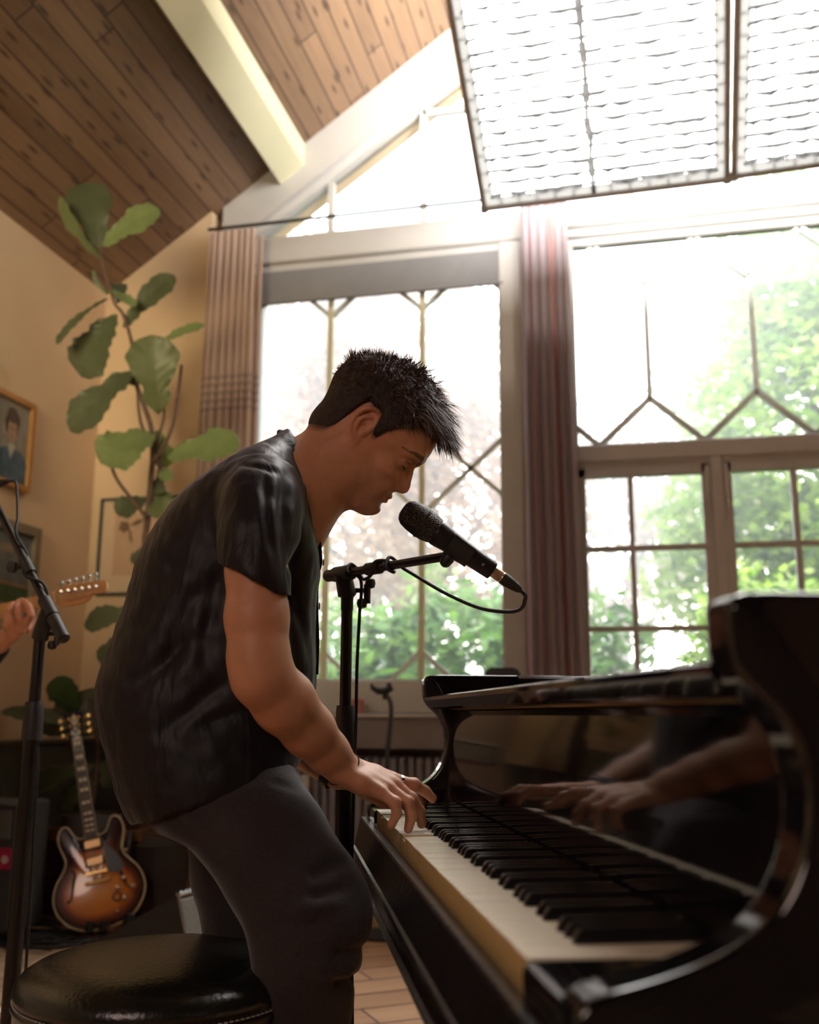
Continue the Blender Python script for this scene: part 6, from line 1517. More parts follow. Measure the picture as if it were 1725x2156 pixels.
fgR = [q3([(832, 1690, 1.572), (836, 1712, 1.570), (824, 1738, 1.572)]), q3([(860, 1690, 1.592), (866, 1720, 1.592), (860, 1745, 1.594)]), q3([(866, 1682, 1.622), (884, 1708, 1.624), (888, 1735, 1.626)]), q3([(872, 1652, 1.655), (896, 1666, 1.660), (912, 1682, 1.662)])]
thR = q3([(786, 1668, 1.655), (806, 1684, 1.652), (824, 1692, 1.640)])
hand(body, wrR, aR[-2], mcR, fgR, thR, 0.0150)
mcL = q3([(826, 1668, 1.960), (832, 1662, 1.938), (832, 1656, 1.916), (826, 1652, 1.895)])
fgL = [q3([(856, 1668, 1.972), (872, 1680, 1.975), (880, 1694, 1.975)]), q3([(864, 1662, 1.945), (884, 1676, 1.948), (894, 1695, 1.948)]), q3([(864, 1656, 1.918), (884, 1672, 1.920), (892, 1692, 1.920)]), q3([(858, 1654, 1.888), (878, 1670, 1.888), (886, 1692, 1.888)])]
thL = q3([(770, 1665, 1.872), (800, 1680, 1.862), (826, 1694, 1.868)])
hand(body, wrL, elL, mcL, fgL, thL, 0.0145)
bv_, bf_ = body.mesh(); bv_ = smoothed(bv_, bf_, 1, 0.4); del body
rel = bv_ - HO; hf, hl, hu = rel @ HF, rel @ HL, rel @ HU
col_ = np.tile(SKIN, (len(bv_), 1))
def blendc(mask, c): global col_; col_ = col_ * (1 - mask[:, None]) + np.array(c) * mask[:, None]
g_ = lambda c, s_: np.exp(-(((hf - c[0]) / s_[0]) ** 2 + ((np.abs(hl) - c[1]) / s_[1]) ** 2 + ((hu - c[2]) / s_[2]) ** 2))
inhead = (np.linalg.norm(rel, axis=1) < 0.2).astype(float)
blendc(np.clip(g_((0.104, 0.0, -0.059), (0.010, 0.017, 0.0085)) * 1.4 - 0.35, 0, 0.75) * inhead, (0.42, 0.13, 0.09))     # lips
blendc(np.clip(g_((0.085, 0.015, -0.085), (0.035, 0.045, 0.030)), 0, 0.22) * inhead, (0.26, 0.15, 0.10))                # shaven beard
blendc(np.clip(g_((0.0, 0.078, 0.010), (0.03, 0.02, 0.035)), 0, 0.30) * inhead, (0.60, 0.22, 0.13))                      # ears
blendc(np.clip(g_((0.095, 0.032, 0.012), (0.012, 0.014, 0.0022)) * 1.2, 0, 0.8) * inhead, (0.06, 0.035, 0.025))          # lash line
blendc(np.clip(g_((0.108, 0.0065, -0.0395), (0.005, 0.0035, 0.003)) * 1.3, 0, 0.9) * inhead, (0.08, 0.03, 0.02))
def hair_limit(F_, U_):
    """lower edge of the hair (u) for a given f, both in head axes"""
    return np.interp(F_, [-0.12, -0.085, -0.062, -0.048, -0.040, -0.035, -0.030, -0.022, 0.010, 0.0155, 0.020, 0.028, 0.0346, 0.046, 0.056, 0.070, 0.0925, 0.11], [-0.058, -0.056, -0.050, -0.040, -0.022, 0.006, 0.030, 0.045, 0.044, 0.020, 0.006, 0.006, 0.026, 0.044, 0.054, 0.068, 0.073, 0.080])
blendc(np.clip((hu - hair_limit(hf, hu) + 0.010) / 0.016, 0, 0.9) * inhead * (np.abs(hl) > 0.02) * (hf < 0.09), (0.045, 0.028, 0.022))
ub_ = np.interp(np.abs(hl), [0.006, 0.018, 0.034, 0.050, 0.058], [0.0200, 0.0270, 0.0340, 0.0310, 0.0250]); wb_ = np.interp(np.abs(hl), [0.006, 0.012, 0.044, 0.058], [0.0030, 0.0055, 0.0042, 0.0012])
blendc(np.clip(1.3 - ((hu - ub_) / wb_) ** 2, 0, 0.85) * (np.abs(hl) > 0.006) * (np.abs(hl) < 0.059) * (hf > 0.05) * inhead, (0.055, 0.030, 0.022))
O = build('body', (bv_, bf_), M_skin, player, smooth=4)
attr_col(O, 'tint', np.concatenate([np.clip(col_, 0, 1), np.ones((len(bv_), 1))], 1))
# eyelashes / eyes: a narrow dark slit with the eye looking down
for sgn in (-1, 1):
    b = MB(); pts = spline([H(0.0935, sgn * 0.0185, 0.0015), H(0.0965, sgn * 0.0255, 0.0010), H(0.0970, sgn * 0.0325, 0.0010), H(0.0915, sgn * 0.0430, 0.0020)], 4)
    b.tube(pts, [0.0006 + 0.0010 * math.sin(math.pi * k / (len(pts) - 1)) for k in range(len(pts))], n=6); 
    r_ = random.Random(3)
    for k in range(2, len(pts) - 1): b.tube([pts[k], pts[k] + HF * 0.004 - HU * 0.0035 + HL * sgn * 0.002], [0.0005, 0.0002], n=4)
    build('eyelashes', b, mat('dark lash', (0.02, 0.012, 0.010), rough=0.6), player)

# ---- hair: a shell over the scalp, then strands
M_hair = mat('dark brown hair', (0.030, 0.018, 0.014), rough=0.55, spec=0.4, vary=0.4, vscale=90, bump=0.5, bscale=400, stretch=(1, 1, 1))
hair = SDF(HO - 0.20, HO + 0.20, 0.0024)
def hair_fn(X, Y, Z_):
    rx, ry, rz_ = X - HO[0], Y - HO[1], Z_ - HO[2]
    F_ = rx * HF[0] + ry * HF[1] + rz_ * HF[2]; L_ = rx * HL[0] + ry * HL[1] + rz_ * HL[2]; U_ = rx * HU[0] + ry * HU[1] + rz_ * HU[2]
    th = 0.0025 + 0.017 * np.clip((U_ + 0.01) / 0.10, 0, 1) 
    lim = hair_limit(F_, U_); 
    th = th * np.clip((U_ - lim) / 0.014 + 0.35, 0.0, 1)
    nz_ = 0.0028 * np.sin(F_ * 260 + np.sin(L_ * 170) * 2) * np.sin(L_ * 210 + U_ * 120) * np.clip(U_ / 0.05, 0.1, 1)
    return np.maximum(head_ext(X, Y, Z_) - th - nz_, (lim - U_) * 0.8)
_hf = head_fn(0.0)
def head_ext(X, Y, Z_):
    rx, ry, rz_ = X - H(0.006, 0, 0.047)[0], Y - H(0.006, 0, 0.047)[1], Z_ - H(0.006, 0, 0.047)[2]
    q = [(rx * A[0] + ry * A[1] + rz_ * A[2]) / r_ for A, r_ in zip(HA, (0.097, 0.074, 0.080))]
    k0 = np.sqrt(q[0] ** 2 + q[1] ** 2 + q[2] ** 2); e = (k0 - 1) * 0.08; d = _hf(X, Y, Z_)
    p0_, p1_ = H(-0.035, 0, -0.030), nk[0]; dd_ = p1_ - p0_; tt_ = np.clip(((X - p0_[0]) * dd_[0] + (Y - p0_[1]) * dd_[1] + (Z_ - p0_[2]) * dd_[2]) / (dd_ @ dd_), 0, 1)
    dn_ = (np.sqrt((X - p0_[0] - tt_ * dd_[0]) ** 2 + (Y - p0_[1] - tt_ * dd_[1]) ** 2 + (Z_ - p0_[2] - tt_ * dd_[2]) ** 2) - 0.058); h2_ = np.clip(0.5 + 0.5 * (d - dn_) / 0.034, 0, 1); d = d * (1 - h2_) + dn_ * h2_ - 0.034 * h2_ * (1 - h2_)
    hh = np.clip(0.5 + 0.5 * (d - e) / 0.02, 0, 1); return d * (1 - hh) + e * hh - 0.02 * hh * (1 - hh)
hair.fn(HO - 0.19, HO + 0.19, hair_fn)
hv, hfq = hair.mesh(); del hair
HR = build('hair', (hv, hfq), M_hair, player, smooth=4)
# strands: strips swept along the scalp, longer on top and at the fringe
nr_ = np.random.default_rng(5); hn = vnormals(hv, hfq); relh = hv - HO; F_h, L_h, U_h = relh @ HF, relh @ HL, relh @ HU
outward = ((hv - H(0, 0, 0.03)) * hn).sum(1) > 0
hn = hn if outward.mean() > 0.5 else -hn
lim_h = hair_limit(F_h, U_h)
cand = np.where((U_h > lim_h + 0.004) & (((hv - H(0, 0, 0.02)) * hn).sum(1) > 0.02))[0]
top_w = np.clip((U_h[cand] - 0.02) / 0.07, 0.02, 1) ; top_w /= top_w.sum()
pick = nr_.choice(cand, 5200, p=top_w)
b = MB()
SV = []; SF = []
for i_, vi in enumerate(pick):
    p = hv[vi] - hn[vi] * 0.004; tp_ = max(0.0, min(1.0, (U_h[vi] - 0.02) / 0.07))
    # comb direction: forward along the scalp, swirling up at the crown
    front_ = np.clip((F_h[vi] + 0.02) / 0.08, 0, 1)
    d = HF * (0.9 * front_ - 0.25 * (1 - front_)) + HL * nr_.normal() * 0.35 + hn[vi] * (0.34 * tp_ + 0.05) + HU * (0.25 * (1 - front_) * tp_ - 0.25 * front_)
    d += np.sin(p[[1, 2, 0]] * 260) * 0.35 * tp_ + nr_.normal(size=3) * (0.08 + 0.10 * tp_); d /= np.linalg.norm(d)
    Ls = (0.007 + (0.007 + 0.011 * front_) * tp_) * nr_.uniform(0.5, 1.5)
    if F_h[vi] > 0.055 and U_h[vi] > 0.07: Ls *= 1.25; 
    bend = -HU * 0.35 * front_ + HF * 0.25 * front_
    side_ = np.cross(d, hn[vi]); side_ /= np.linalg.norm(side_) + 1e-9; w_ = 0.00075
    pts = [p, p + d * Ls * 0.45, p + d * Ls * 0.8 + bend * Ls * 0.15, p + d * Ls * 1.1 + bend * Ls * 0.45]
    for j, (q_, ww) in enumerate(zip(pts, (1.0, 0.9, 0.6, 0.1))): SV.append(q_ - side_ * w_ * ww); SV.append(q_ + side_ * w_ * ww)
    o_ = i_ * 8
    for j in range(3): SF.append((o_ + 2 * j, o_ + 2 * j + 1, o_ + 2 * j + 3, o_ + 2 * j + 2))
# fringe hanging over the forehead
for k in range(420):
    l_ = nr_.uniform(-0.045, 0.045); f0 = 0.078 - abs(l_) * 0.25 + nr_.uniform(-0.012, 0.008); p = H(f0, l_, 0.098 + nr_.uniform(-0.006, 0.010) )
    e = H(0.112 - abs(l_) * 0.35 + nr_.uniform(-0.006, 0.006), l_ * 1.05 + nr_.uniform(-0.006, 0.006), 0.070 + nr_.uniform(-0.010, 0.012)); m_ = H(0.104 - abs(l_) * 0.3, l_, 0.098 + nr_.uniform(-0.004, 0.004))
    o_ = len(SV); s_ = HL * 0.0009
    for q_, ww in ((p, 1.0), (m_, 1.0), ((m_ + e) / 2 + HF * 0.002, 0.7), (e, 0.08)): SV.append(q_ - s_ * ww); SV.append(q_ + s_ * ww)
    for j in range(3): SF.append((o_ + 2 * j, o_ + 2 * j + 1, o_ + 2 * j + 3, o_ + 2 * j + 2))
build('loose_strands', (np.array(SV), np.array(SF)), mat('hair strands', (0.075, 0.040, 0.027), rough=0.5, spec=0.3, vary=0.3), HR, smooth=4, kind='stuff')

# ------------------------------------------------------------------ clothes: swept sections
M_shirt = None
def mat_shirt():
    m, nt, bs = newmat('black washed silk'); L = nt.links.new; tc = N(nt, 'ShaderNodeTexCoord')
    bs.inputs['Base Color'].default_value = (0.012, 0.010, 0.012, 1); bs.inputs['Roughness'].default_value = 0.48; bs.inputs['Specular IOR Level'].default_value = 0.26; bs.inputs['Sheen Weight'].default_value = 0.12; bs.inputs['Sheen Roughness'].default_value = 0.4; bs.inputs['Sheen Tint'].default_value = (0.8, 0.7, 0.75, 1)
    mp = N(nt, 'ShaderNodeMapping'); mp.inputs['Scale'].default_value = (1.0, 1.0, 0.28); mp.inputs['Rotation'].default_value = (0, rad(-18), 0); L(tc.outputs['Object'], mp.inputs[0])
    nz = N(nt, 'ShaderNodeTexNoise'); nz.inputs['Scale'].default_value = 16; nz.inputs['Detail'].default_value = 3; nz.inputs['Distortion'].default_value = 0.8; L(mp.outputs[0], nz.inputs['Vector'])
    b1 = N(nt, 'ShaderNodeBump'); b1.inputs['Strength'].default_value = 0.38; b1.inputs['Distance'].default_value = 0.02; L(nz.outputs['Fac'], b1.inputs['Height'])
    n2 = N(nt, 'ShaderNodeTexNoise'); n2.inputs['Scale'].default_value = 700; L(tc.outputs['Object'], n2.inputs['Vector']); b2 = N(nt, 'ShaderNodeBump'); b2.inputs['Strength'].default_value = 0.2; b2.inputs['Distance'].default_value = 0.001; L(n2.outputs['Fac'], b2.inputs['Height']); L(b1.outputs[0], b2.inputs['Normal']); L(b2.outputs[0], bs.inputs['Normal'])
    return m
M_shirt = mat_shirt()
M_trouser = mat('dark grey wool trousers', (0.028, 0.021, 0.023), rough=0.85, sheen=0.32, vary=0.22, vscale=260, bump=0.25, bscale=500)

def sweep_sdf(g, sections, k, n_per=None):
    """sections: (back px, front px, s, half depth): elliptical slices between two outline points; blended as flattened cones"""
    prev = None
    for (pb, pf, s_, hd) in sections:
        Bk, Fr = at_s(pb[0], pb[1], s_), at_s(pf[0], pf[1], s_)
        c = (Bk + Fr) / 2; r_ = np.linalg.norm(Fr - Bk) / 2; ax_ = (Fr - Bk) / (2 * r_)
        prev = (c, r_, ax_, hd) if prev is None else prev
        yield c, r_, ax_, hd
def loft_fn(sections, power=2.2, step=6):
    """closed mesh lofted through dense elliptical sections, returned as (verts, quads)"""
    S_L = list(sweep_sdf(None, sections, 0))
    C = spline([s[0] for s in S_L], step); Rr = spline([[s[1], s[3], 0] for s in S_L], step); Ax = spline([s[2] for s in S_L], step)
    return C, [r[0] for r in Rr], [r[1] for r in Rr], [a / np.linalg.norm(a) for a in Ax]
def ellipse_rings(C, R_, D_h, Ax, n=64, power=2.3, depth_dir=PD):
    rings = []
    for c, r_, d_, a in zip(C, R_, D_h, Ax):
        rg = []
        for k in range(n):
            q = 2 * math.pi * k / n; cx_, sx_ = math.cos(q), math.sin(q)
            e = 2 / power
            rg.append(c + a * r_ * math.copysign(abs(cx_) ** e, cx_) + depth_dir * d_ * math.copysign(abs(sx_) ** e, sx_))
        rings.append(rg)
    return rings
def to_sdf(g, rings, k=0.0, mode='add'):
    """add a lofted tube to the distance grid"""
    n = len(rings[0]); vs = np.array([p for r in rings for p in r]); m = len(rings); 
    caps = np.array([rings[0], rings[-1]]).mean(1); vs = np.vstack([vs, caps]); quads = []; tris = []
    for i in range(m - 1):
        for j in range(n): j2 = (j + 1) % n; quads.append((i * n + j, i * n + j2, (i + 1) * n + j2, (i + 1) * n + j))
    for j in range(n): j2 = (j + 1) % n; tris.append((m * n, j2, j)); tris.append((m * n + 1, (m - 1) * n + j, (m - 1) * n + j2))
    a_, b_, c_ = vs[quads[0][0]], vs[quads[0][1]], vs[quads[0][2]]
    tr = openvdb.createLinearTransform(voxelSize=1.0)
    grid = openvdb.FloatGrid.createLevelSetFromPolygons(((vs - g.lo) / g.h).astype(np.float32), triangles=np.array(tris, np.uint32), quads=np.array(quads, np.uint32), transform=tr, halfWidth=g.band / g.h)
    arr = np.full(g.n, g.band / g.h, np.float32); grid.copyToArray(arr)
    arr *= g.h
    g._mix((slice(None),) * 3, arr, k, mode)

lo_ = np.minimum.reduce([W(-0.50, 1.32, -0.34), W(0.32, 2.10, -0.34), W(-0.50, 2.10, -0.34), W(0.32, 1.32, -0.34)]); hi_ = np.maximum.reduce([W(-0.50, 1.32, 0.56), W(0.32, 2.10, 0.56), W(-0.50, 2.10, 0.56), W(0.32, 1.32, 0.56)])
sh = SDF(lo_, hi_, 0.0042)
SM = 1.72
tors = [((607, 905), (668, 1040), SM, 0.058), ((585, 918), (664, 1062), SM, 0.076), ((560, 936), (660, 1085), SM, 0.110), ((520, 958), (662, 1118), SM, 0.150), ((462, 990), (668, 1160), SM, 0.166), ((392, 1040), (674, 1205), SM, 0.166), ((335, 1105), (670, 1255), SM, 0.160), ((292, 1185), (668, 1310), SM, 0.158),
        ((262, 1285), (669, 1370), SM, 0.158), ((225, 1385), (668, 1430), SM, 0.160), ((205, 1450), (662, 1490), SM, 0.163), ((212, 1530), (655, 1550), SM, 0.166), ((236, 1615), (640, 1585), SM, 0.170), ((256, 1685), (634, 1602), SM, 0.172), ((280, 1732), (622, 1618), SM, 0.172)]
C, R_, D_h, Ax = loft_fn(tors); rings = ellipse_rings(C, R_, D_h, Ax, n=72, power=2.35)
to_sdf(sh, rings)
# sleeves: the near one hangs from the shoulder to mid upper arm
def sleeve(pts, rs):
    rings = []
    P_ = spline(pts, 5); Rr = [r[0] for r in spline([[r, 0, 0] for r in rs], 5)]; D2 = [r[1] for r in spline([[0, r * 1.0, 0] for r in rs], 5)]
    for i, p in enumerate(P_):
        t = P_[min(i + 1, len(P_) - 1)] - P_[max(i - 1, 0)]; t /= np.linalg.norm(t); a = np.cross(t, PD); a /= np.linalg.norm(a); d_ = np.cross(a, t)
        rings.append([p + a * Rr[i] * math.cos(2 * math.pi * k / 40) + d_ * D2[i] * math.sin(2 * math.pi * k / 40) for k in range(40)])
    return rings
ssl = SDF(lo_, hi_, sh.h)
slR = [at_s(566, 1025, 1.60), at_s(552, 1060, 1.555), at_s(546, 1120, 1.52), at_s(541, 1180, 1.505), at_s(538, 1262, 1.50)]
to_sdf(ssl, sleeve(slR, [0.058, 0.066, 0.065, 0.060, 0.0565]))
to_sdf(ssl, sleeve([at_s(541, 1195, 1.503), at_s(539, 1222, 1.501), at_s(536, 1290, 1.498)], [0.045, 0.0495, 0.0515]), k=0.003, mode='sub')
# slanting sleeve hem, longer at the front
cutp = at_s(603, 1272, 1.50); cuta = at_s(470, 1196, 1.50); dcut = cutp - cuta; dcut /= np.linalg.norm(dcut); nc = np.cross(dcut, PD); nc = nc if nc[2] < 0 else -nc
def cut_fn(X, Y, Z_): return -((X - cuta[0]) * nc[0] + (Y - cuta[1]) * nc[1] + (Z_ - cuta[2]) * nc[2])
ssl.fn(lo_, hi_, cut_fn, k=0.004, mode='sub')
slL = [at_s(560, 1025, 1.83), at_s(540, 1080, 1.90), at_s(530, 1180, 1.925), at_s(525, 1250, 1.93)]
to_sdf(ssl, sleeve(slL, [0.058, 0.066, 0.068, 0.068]))
to_sdf(ssl, sleeve([at_s(527, 1215, 1.927), at_s(523, 1285, 1.932)], [0.060, 0.064]), k=0.003, mode='sub')
sh._mix((slice(None),) * 3, ssl.a, 0.022, 'add'); del ssl
# hem: round cut over the hips
def hem_hollow(rings_): return rings_
C2 = [c + (C[-1] - C[-6]) / np.linalg.norm(C[-1] - C[-6]) * 0.0 for c in C[-10:]]
inner = ellipse_rings(C[-12:] + [C[-1] + (C[-1] - C[-4]) * 1.2], [r - 0.010 for r in R_[-12:]] + [R_[-1] - 0.010], [d - 0.010 for d in D_h[-12:]] + [D_h[-1] - 0.01], Ax[-12:] + [Ax[-1]], n=60, power=2.35)
to_sdf(sh, inner, k=0.002, mode='sub')
sv, sf = sh.mesh(); sv = smoothed(sv, sf, 2, 0.5); sn_ = vnormals(sv, sf)
if ((sv - sv.mean(0)) * sn_).sum(1).mean() < 0: sn_ = -sn_
# folds: long creases from the armpit down and across, deeper under tension
nn_, ss_, zz_ = sv @ PN, sv @ PD, sv[:, 2] - CZ
def crease(n0, z0, n1, z1, wdt, amp, sc=None):
    d_ = np.array([n1 - n0, z1 - z0]); L_ = np.linalg.norm(d_); d_ /= L_; t = ((nn_ - n0) * d_[0] + (zz_ - z0) * d_[1]) ; c = -(nn_ - n0) * d_[1] + (zz_ - z0) * d_[0] + 0.012 * np.sin(t * 14)
    fade = np.clip(t / (0.2 * L_), 0, 1) * np.clip((L_ - t) / (0.3 * L_), 0, 1)
    return -amp * np.exp(-(c / wdt) ** 2) * fade
px_ns = lambda u, v, s_=1.56: (lambda p: (p @ PN, p[2] - CZ))(at_s(u, v, s_))
disp = np.zeros(len(sv)); near = np.clip((1.78 - ss_) / 0.10, 0, 1)
for (u0, v0, u1, v1, wd, am) in ((608, 990, 640, 1330, 0.008, 0.006), (598, 1000, 618, 1250, 0.007, 0.005), (632, 1060, 652, 1400, 0.008, 0.005), (560, 1000, 600, 1230, 0.008, 0.004), (640, 1150, 628, 1450, 0.010, 0.006), (470, 1180, 440, 1420, 0.014, 0.006), (440, 1200, 330, 1480, 0.016, 0.006),
                                 (420, 1330, 250, 1500, 0.015, 0.007), (500, 1420, 330, 1580, 0.014, 0.006), (560, 1480, 400, 1560, 0.010, 0.005), (380, 1150, 300, 1350, 0.015, 0.004), (600, 1400, 560, 1520, 0.008, 0.005), (520, 1040, 560, 1180, 0.010, 0.004), (500, 980, 600, 1000, 0.006, 0.004)):
    a0, z0_ = px_ns(u0, v0); a1, z1_ = px_ns(u1, v1); disp += crease(a0, z0_, a1, z1_, wd, am) * near
disp += 0.0024 * val_noise(sv * [1, 1, 0.35], 38, 3) + 0.002 * val_noise(sv, 80, 4)
sv = sv + sn_ * disp[:, None]
SHT = build('shirt', (sv, sf), M_shirt, player, smooth=4)
# collar: standing and folded around the back of the neck, ending in a point at the front
b = MB()
cl_pts = []
colc = [at_s(628, 945, SM), at_s(650, 985, SM), at_s(663, 1030, SM)]
def collar_ring(q):
    """q 0 at the nape .. 1 at the front opening"""
    return None
top_edge = [at_s(603, 908, SM), at_s(628, 930, SM - 0.045), at_s(650, 968, SM - 0.060), at_s(660, 1010, SM - 0.056), at_s(662, 1046, SM - 0.040)]
low_edge = [at_s(584, 925, SM), at_s(606, 958, SM - 0.062), at_s(630, 1004, SM - 0.082), at_s(644, 1040, SM - 0.074), at_s(650, 1058, SM - 0.060)]
def mirror_s(p): p = np.array(p); s_ = p @ PD; return p + PD * 2 * (SM - s_)
for sd_ in (0, 1):
    T_ = spline([p if sd_ == 0 else mirror_s(p) for p in top_edge], 8); Lw = spline([p if sd_ == 0 else mirror_s(p) for p in low_edge], 8)
    vs = []; fs = []; M_ = 6
    for t_, l_ in zip(T_, Lw):
        out_ = (t_ + l_) / 2 - at_s(660, 1000, SM); out_ /= np.linalg.norm(out_)
        for k in range(M_): u_ = k / (M_ - 1); vs.append(t_ * (1 - u_) + l_ * u_ + out_ * 0.012 * math.sin(math.pi * u_) )
        for k in range(M_ - 1, -1, -1): u_ = k / (M_ - 1); vs.append(t_ * (1 - u_) + l_ * u_ + out_ * (0.012 * math.sin(math.pi * u_) - 0.004))
    n_ = 2 * M_
    for i in range(len(T_) - 1):
        for k in range(n_): k2 = (k + 1) % n_; fs.append((i * n_ + k, i * n_ + k2, (i + 1) * n_ + k2, (i + 1) * n_ + k))
    fs.append(tuple(range(n_ - 1, -1, -1))); fs.append(tuple(range((len(T_) - 1) * n_, len(T_) * n_))); b._add(vs, fs)
build('collar', b, M_shirt, SHT, smooth=1.0)
# shoulder seam and button placket
b = MB(); sea = spline([at_s(500, 972, 1.60), at_s(540, 964, 1.585), at_s(570, 968, 1.585), at_s(592, 985, 1.60), at_s(602, 1010, 1.62)], 6); b.tube(sea, 0.0032, n=6); build('shoulder_seam', b, M_shirt, SHT)
b = MB()
pk = spline([at_s(668, 1062, SM - 0.012), at_s(671, 1110, SM - 0.02), at_s(677, 1160, SM - 0.02), at_s(678, 1190, SM - 0.02), at_s(671, 1220, SM - 0.02), at_s(670, 1290, SM - 0.02), at_s(672, 1350, SM - 0.02), at_s(670, 1420, SM - 0.02)], 5)
for i in range(len(pk) - 1):
    a_, c_ = pk[i], pk[i + 1]; b._add([a_ - PD * 0.016, a_ + PD * 0.018, c_ + PD * 0.018, c_ - PD * 0.016, a_ - PD * 0.016 - PN * 0.006, a_ + PD * 0.018 - PN * 0.006, c_ + PD * 0.018 - PN * 0.006, c_ - PD * 0.016 - PN * 0.006], [(0, 1, 2, 3), (7, 6, 5, 4), (0, 3, 7, 4), (1, 5, 6, 2)])
build('button_placket', b, M_shirt, SHT, smooth=1.2)
for i in (4, 14, 24):
    b = MB(); b.lathe([(0.0055, 0), (0.006, 0.0015), (0.004, 0.0025), (0, 0.002)], pk[i] + PN * 0.001, axis=PN, n=12); build('button', b, M_black, SHT)
# trousers
tl = np.minimum.reduce([W(-0.45, 1.30, -0.92), W(0.30, 2.10, -0.92), W(-0.45, 2.10, -0.92), W(0.30, 1.30, -0.92)]); th_ = np.maximum.reduce([W(-0.45, 1.30, 0.10), W(0.30, 2.10, 0.10), W(-0.45, 2.10, 0.10), W(0.30, 1.30, 0.10)])
tr = SDF(tl, th_, 0.006)
hipc = at_s(420, 1590, SM)
hips = [((250, 1560), (590, 1520), SM, 0.135), ((258, 1620), (602, 1575), SM, 0.145), ((284, 1690), (630, 1640), SM, 0.155), ((330, 1748), (655, 1700), SM, 0.145)]
C, R_, D_h, Ax = loft_fn(hips); to_sdf(tr, ellipse_rings(C, R_, D_h, Ax, n=48))
# right leg: thigh outline measured at s 1.60, knee at 1.56
def leg(secs): C, R_, D_h, Ax = loft_fn(secs); to_sdf(tr, ellipse_rings(C, R_, D_h, Ax, n=44, power=2.1), k=0.03)
leg([((300, 1640), (530, 1545), 1.665, 0.070), ((320, 1715), (588, 1582), 1.645, 0.088), ((385, 1770), (655, 1672), 1.625, 0.092), ((450, 1850), (712, 1765), 1.605, 0.088), ((500, 1930), (757, 1828), 1.585, 0.082), ((520, 1985), (779, 1872), 1.57, 0.078), ((530, 2040), (787, 1915), 1.565, 0.076), ((532, 2075), (778, 1975), 1.565, 0.073), ((525, 2110), (762, 2025), 1.57, 0.070), ((515, 2150), (748, 2075), 1.58, 0.068), ((495, 2230), (738, 2160), 1.60, 0.064), ((470, 2400), (690, 2340), 1.62, 0.056), ((430, 2600), (620, 2580), 1.64, 0.050), ((400, 2700), (590, 2680), 1.645, 0.050)])
# left leg behind, more upright
leg([((300, 1640), (560, 1560), 1.80, 0.085), ((385, 1745), (600, 1680), 1.81, 0.085), ((400, 1850), (610, 1790), 1.82, 0.082), ((418, 1930), (620, 1880), 1.825, 0.076), ((430, 1990), (630, 1960), 1.83, 0.070), ((440, 2060), (625, 2060), 1.83, 0.064), ((440, 2200), (600, 2200), 1.83, 0.056), ((430, 2450), (570, 2450), 1.83, 0.048), ((430, 2545), (570, 2545), 1.83, 0.048)])
# keep the cloth off the floor
tr.fn(tl, th_, lambda X, Y, Z_: Z_ - 0.03 + 0 * X + 0 * Y, k=0.0, mode='sub')
tv, tf = tr.mesh(); tv = smoothed(tv, tf, 2, 0.5); tn_ = vnormals(tv, tf)
if ((tv - tv.mean(0)) * tn_).sum(1).mean() < 0: tn_ = -tn_
nn_, ss_, zz_ = tv @ PN, tv @ PD, tv[:, 2] - CZ; near = np.clip((1.70 - ss_) / 0.05, 0, 1); disp = np.zeros(len(tv))
for (u0, v0, u1, v1, wd, am) in ((640, 1835, 722, 1790, 0.011, 0.010), (640, 1875, 742, 1835, 0.010, 0.010), (600, 1905, 720, 1850, 0.012, -0.008), (560, 1930, 700, 1905, 0.014, 0.008), (690, 1985, 790, 1975, 0.010, 0.010), (690, 2050, 775, 2050, 0.010, 0.010), (640, 2005, 770, 2010, 0.012, -0.008), (400, 1690, 560, 1600, 0.010, 0.005), (330, 1700, 520, 1790, 0.012, 0.004), (560, 1640, 650, 1655, 0.006, 0.003), (540, 1560, 600, 1590, 0.006, 0.003)):
    a0, z0_ = px_ns(u0, v0, 1.57); a1, z1_ = px_ns(u1, v1, 1.57); disp += crease(a0, z0_, a1, z1_, wd, am) * near
disp += 0.003 * val_noise(tv, 28, 9)
tv = tv + tn_ * disp[:, None]
TRS = build('trousers', (tv, tf), M_trouser, player, smooth=4)
# shoes
for (s_, u_, v_) in ((1.645, 500, 2640), (1.83, 500, 2480)):
    p = at_s(u_, v_, s_); p[2] = 0.0
    k_ = SDF(p - 0.25, p + 0.32, 0.006); up3 = np.array([0, 0, 1.0]); heel = p - PN * 0.03; toe = p + PN * 0.20
    k_.cone(heel + up3 * 0.045, p + PN * 0.10 + up3 * 0.042, 0.040, 0.042, k=0.01); k_.cone(p + PN * 0.10 + up3 * 0.038, toe + up3 * 0.034, 0.042, 0.032, k=0.015); k_.cone(heel + up3 * 0.05 + PN * 0.02, heel + up3 * 0.11 + PN * 0.02, 0.038, 0.042, k=0.02)
    k_.fn(p - 0.3, p + 0.35, lambda X, Y, Z_: Z_ - 0.002 + 0 * X + 0 * Y, mode='sub'); v_s, f_s = k_.mesh(); build('shoe', (v_s, f_s), mat('black shoe leather', (0.015, 0.013, 0.012), rough=0.3), player, smooth=4)
